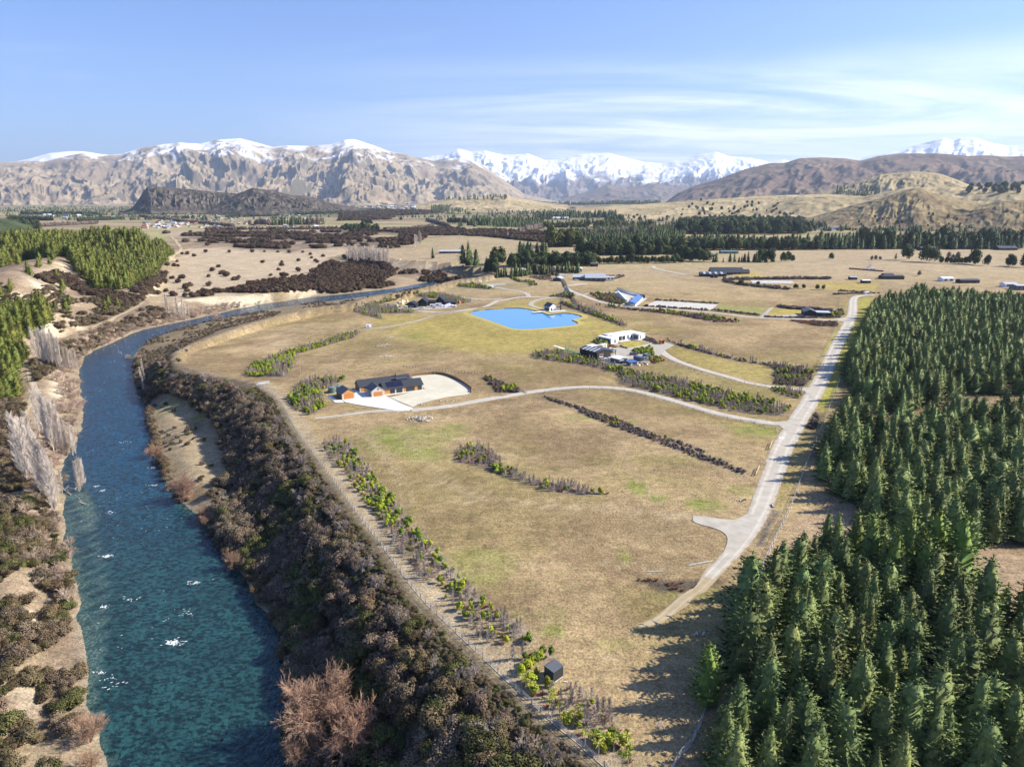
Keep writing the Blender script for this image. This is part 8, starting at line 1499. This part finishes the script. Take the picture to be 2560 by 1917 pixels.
b = MB(); [b.box(.08+i*.2, .12+i*.2, -.03, -.002, .15, 2.1) for i in range(12)]; tag(b.build('ribs', m_shed, S), kind='stuff'); b = MB(); [b.box(-.03, -.002, .08+i*.2, .12+i*.2, .15, 2.1) for i in range(10)]; tag(b.build('ribs', m_shed, S), kind='stuff')
wbox(S, 'base', m_conc2, -.06, 2.56, -.06, 2.16, -.15, .118); c = wbox(S, 'corner_trim', m_grey, 2.45, 2.54, -.05, .03, .1, 2.15)
a, b, z = G1('l', 740, 903); o = MB().hcyl((0,0,.12),(.7,-.15,.12),.11,10).build('white_pipe', m_whitep); o.location = (a, b, z); tag(o, 'short white pipe lying right of the black shed', 'pipe')
# pipes and debris on the near paddock
for j, (k_, p, q, lab, r_) in enumerate([('n',(1025,1145),(1188,1115),'long grey pipe lying in the paddock beside the road end',.14),('n',(742,1190),(850,1186),'curved grey pipe above the black mulch bed',.12),('n',(1395,700),(1422,688),'short dark pipe by the road edge',.2),('n',(1612,745),(1600,725),'pale concrete pipe end beside the road',.25),('i',(1545,320),(1580,358),'pale dead log on the right river bank',.12)]):
    A_ = GK(k_, [p, q]); za, zb = gz(*A_[0])+r_, gz(*A_[1])+r_; o = MB().hcyl((0,0,0), (float(A_[1,0]-A_[0,0]), float(A_[1,1]-A_[0,1]), zb-za), r_, 8).build('pipe' if j < 4 else 'log', m_steel if j in (0,1) else m_frame if j == 2 else m_apron); o.location = (float(A_[0,0]), float(A_[0,1]), za); tag(o, lab, 'pipe' if j < 4 else 'log')
sq = GK('n', [(1655,254),(1692,257),(1688,272),(1648,268)]); pad('concrete_slab', 'small square concrete slab beside the road', sq, m_conc2, .09)
# stock loading ramp at the paddock corner
a, b, z = G1('e', 1768, 728); c = empty('loading_ramp', (a, b, z), .35); tag(c, 'white timber loading ramp on the terrace edge', 'ramp')
for y in (0, 1.6):
    for h in (.5, .9, 1.3): MB().beam((0,y,h*.4),(5.5,y,h),.08,.16).build('rail', m_wht, c)
    for x in (0, 1.8, 3.6, 5.4): wbox(c, 'post', m_wht, x, x+.12, y-.06+.1, y+.14, -.2, .5+.9*x/5.4)
MB().quadbox([(0,.1,.05),(5.5,.1,.6),(5.5,1.5,.6),(0,1.5,.05),(0,.1,.12),(5.5,.1,.68),(5.5,1.5,.68),(0,1.5,.12)]).build('deck', m_apron, c)
a, b, z = G1('e', 1285, 490); c = empty('quad_bike', (a, b, z), .2); tag(c, 'tiny blue farm vehicle at the field corner', 'vehicle'); MB().box(-1,1,-.4,.4,.4,.8).build('body', m_blue, c); MB().box(-.5,.2,-.25,.25,.803,1.0).build('seat', m_frame, c); [MB().hcyl((x,y-.12,.3),(x,y+.12,.3),.3,10).build('wheel', m_tyre, c) for x in (-.7,.7) for y in (-.45,.45)]
# a-frame trestle in shade, dark blue tub
a, b, z = G1('l', 1595, 1320); c = empty('trestle', (a, b, z)); tag(c, 'white a frame trestle standing in the tree shadow', 'trestle'); [MB().beam((x,0,0),(x*.1+.6*(x>0)*.3,.1,1.3),.07).build('leg', m_wht, c) for x in (-.7,.7)]; MB().beam((-.35,.05,.6),(.45,.05,.6),.06).build('crossbar', m_wht, c)
# driftwood in the shallows
for j, (k_, p, q, lab) in enumerate([('e',(345,1220),(490,1190),'long pale driftwood log lying across the flooded poplars'),('e',(515,1445),(590,1380),'pale fallen log at the single flooded poplar'),('e',(545,1530),(590,1550),'small snag standing in the shallow water'),('e',(430,1440),(490,1485),'snag in the shallows below the poplars')]):
    A_ = UK(k_, [p, q], ZW); d = A_[1]-A_[0]; b = MB(); b.hcyl((0,0,.1),(float(d[0]),float(d[1]),.3),.16,7); r = random.Random(j)
    for i in range(6): t = r.random(); b.beam((float(d[0])*t,float(d[1])*t,.2),(float(d[0])*t+r.gauss(0,.9),float(d[1])*t+r.gauss(0,.6),.4+r.random()*1.3),.07)
    o = b.build('driftwood', m_apron); o.location = (float(A_[0,0]), float(A_[0,1]), ZW); tag(o, lab, 'log')
HAZE=3.3e-5
# ================================================================ HAZE
hb = MB(); hb.box(-31000, 31000, -1500, 39000, -25, 2600)
hm = bpy.data.materials.new('haze_air'); hm.use_nodes = True; hm.node_tree.nodes.clear()
ho = hm.node_tree.nodes.new('ShaderNodeOutputMaterial'); hv = hm.node_tree.nodes.new('ShaderNodeVolumePrincipled')
hv.inputs['Color'].default_value = (.62,.77,1.0,1); hv.inputs['Density'].default_value = HAZE; hv.inputs['Anisotropy'].default_value = .2
hm.node_tree.links.new(hv.outputs[0], ho.inputs['Volume'])
tag(hb.build('haze', hm), 'thin blue winter haze over the valley', kind='stuff')
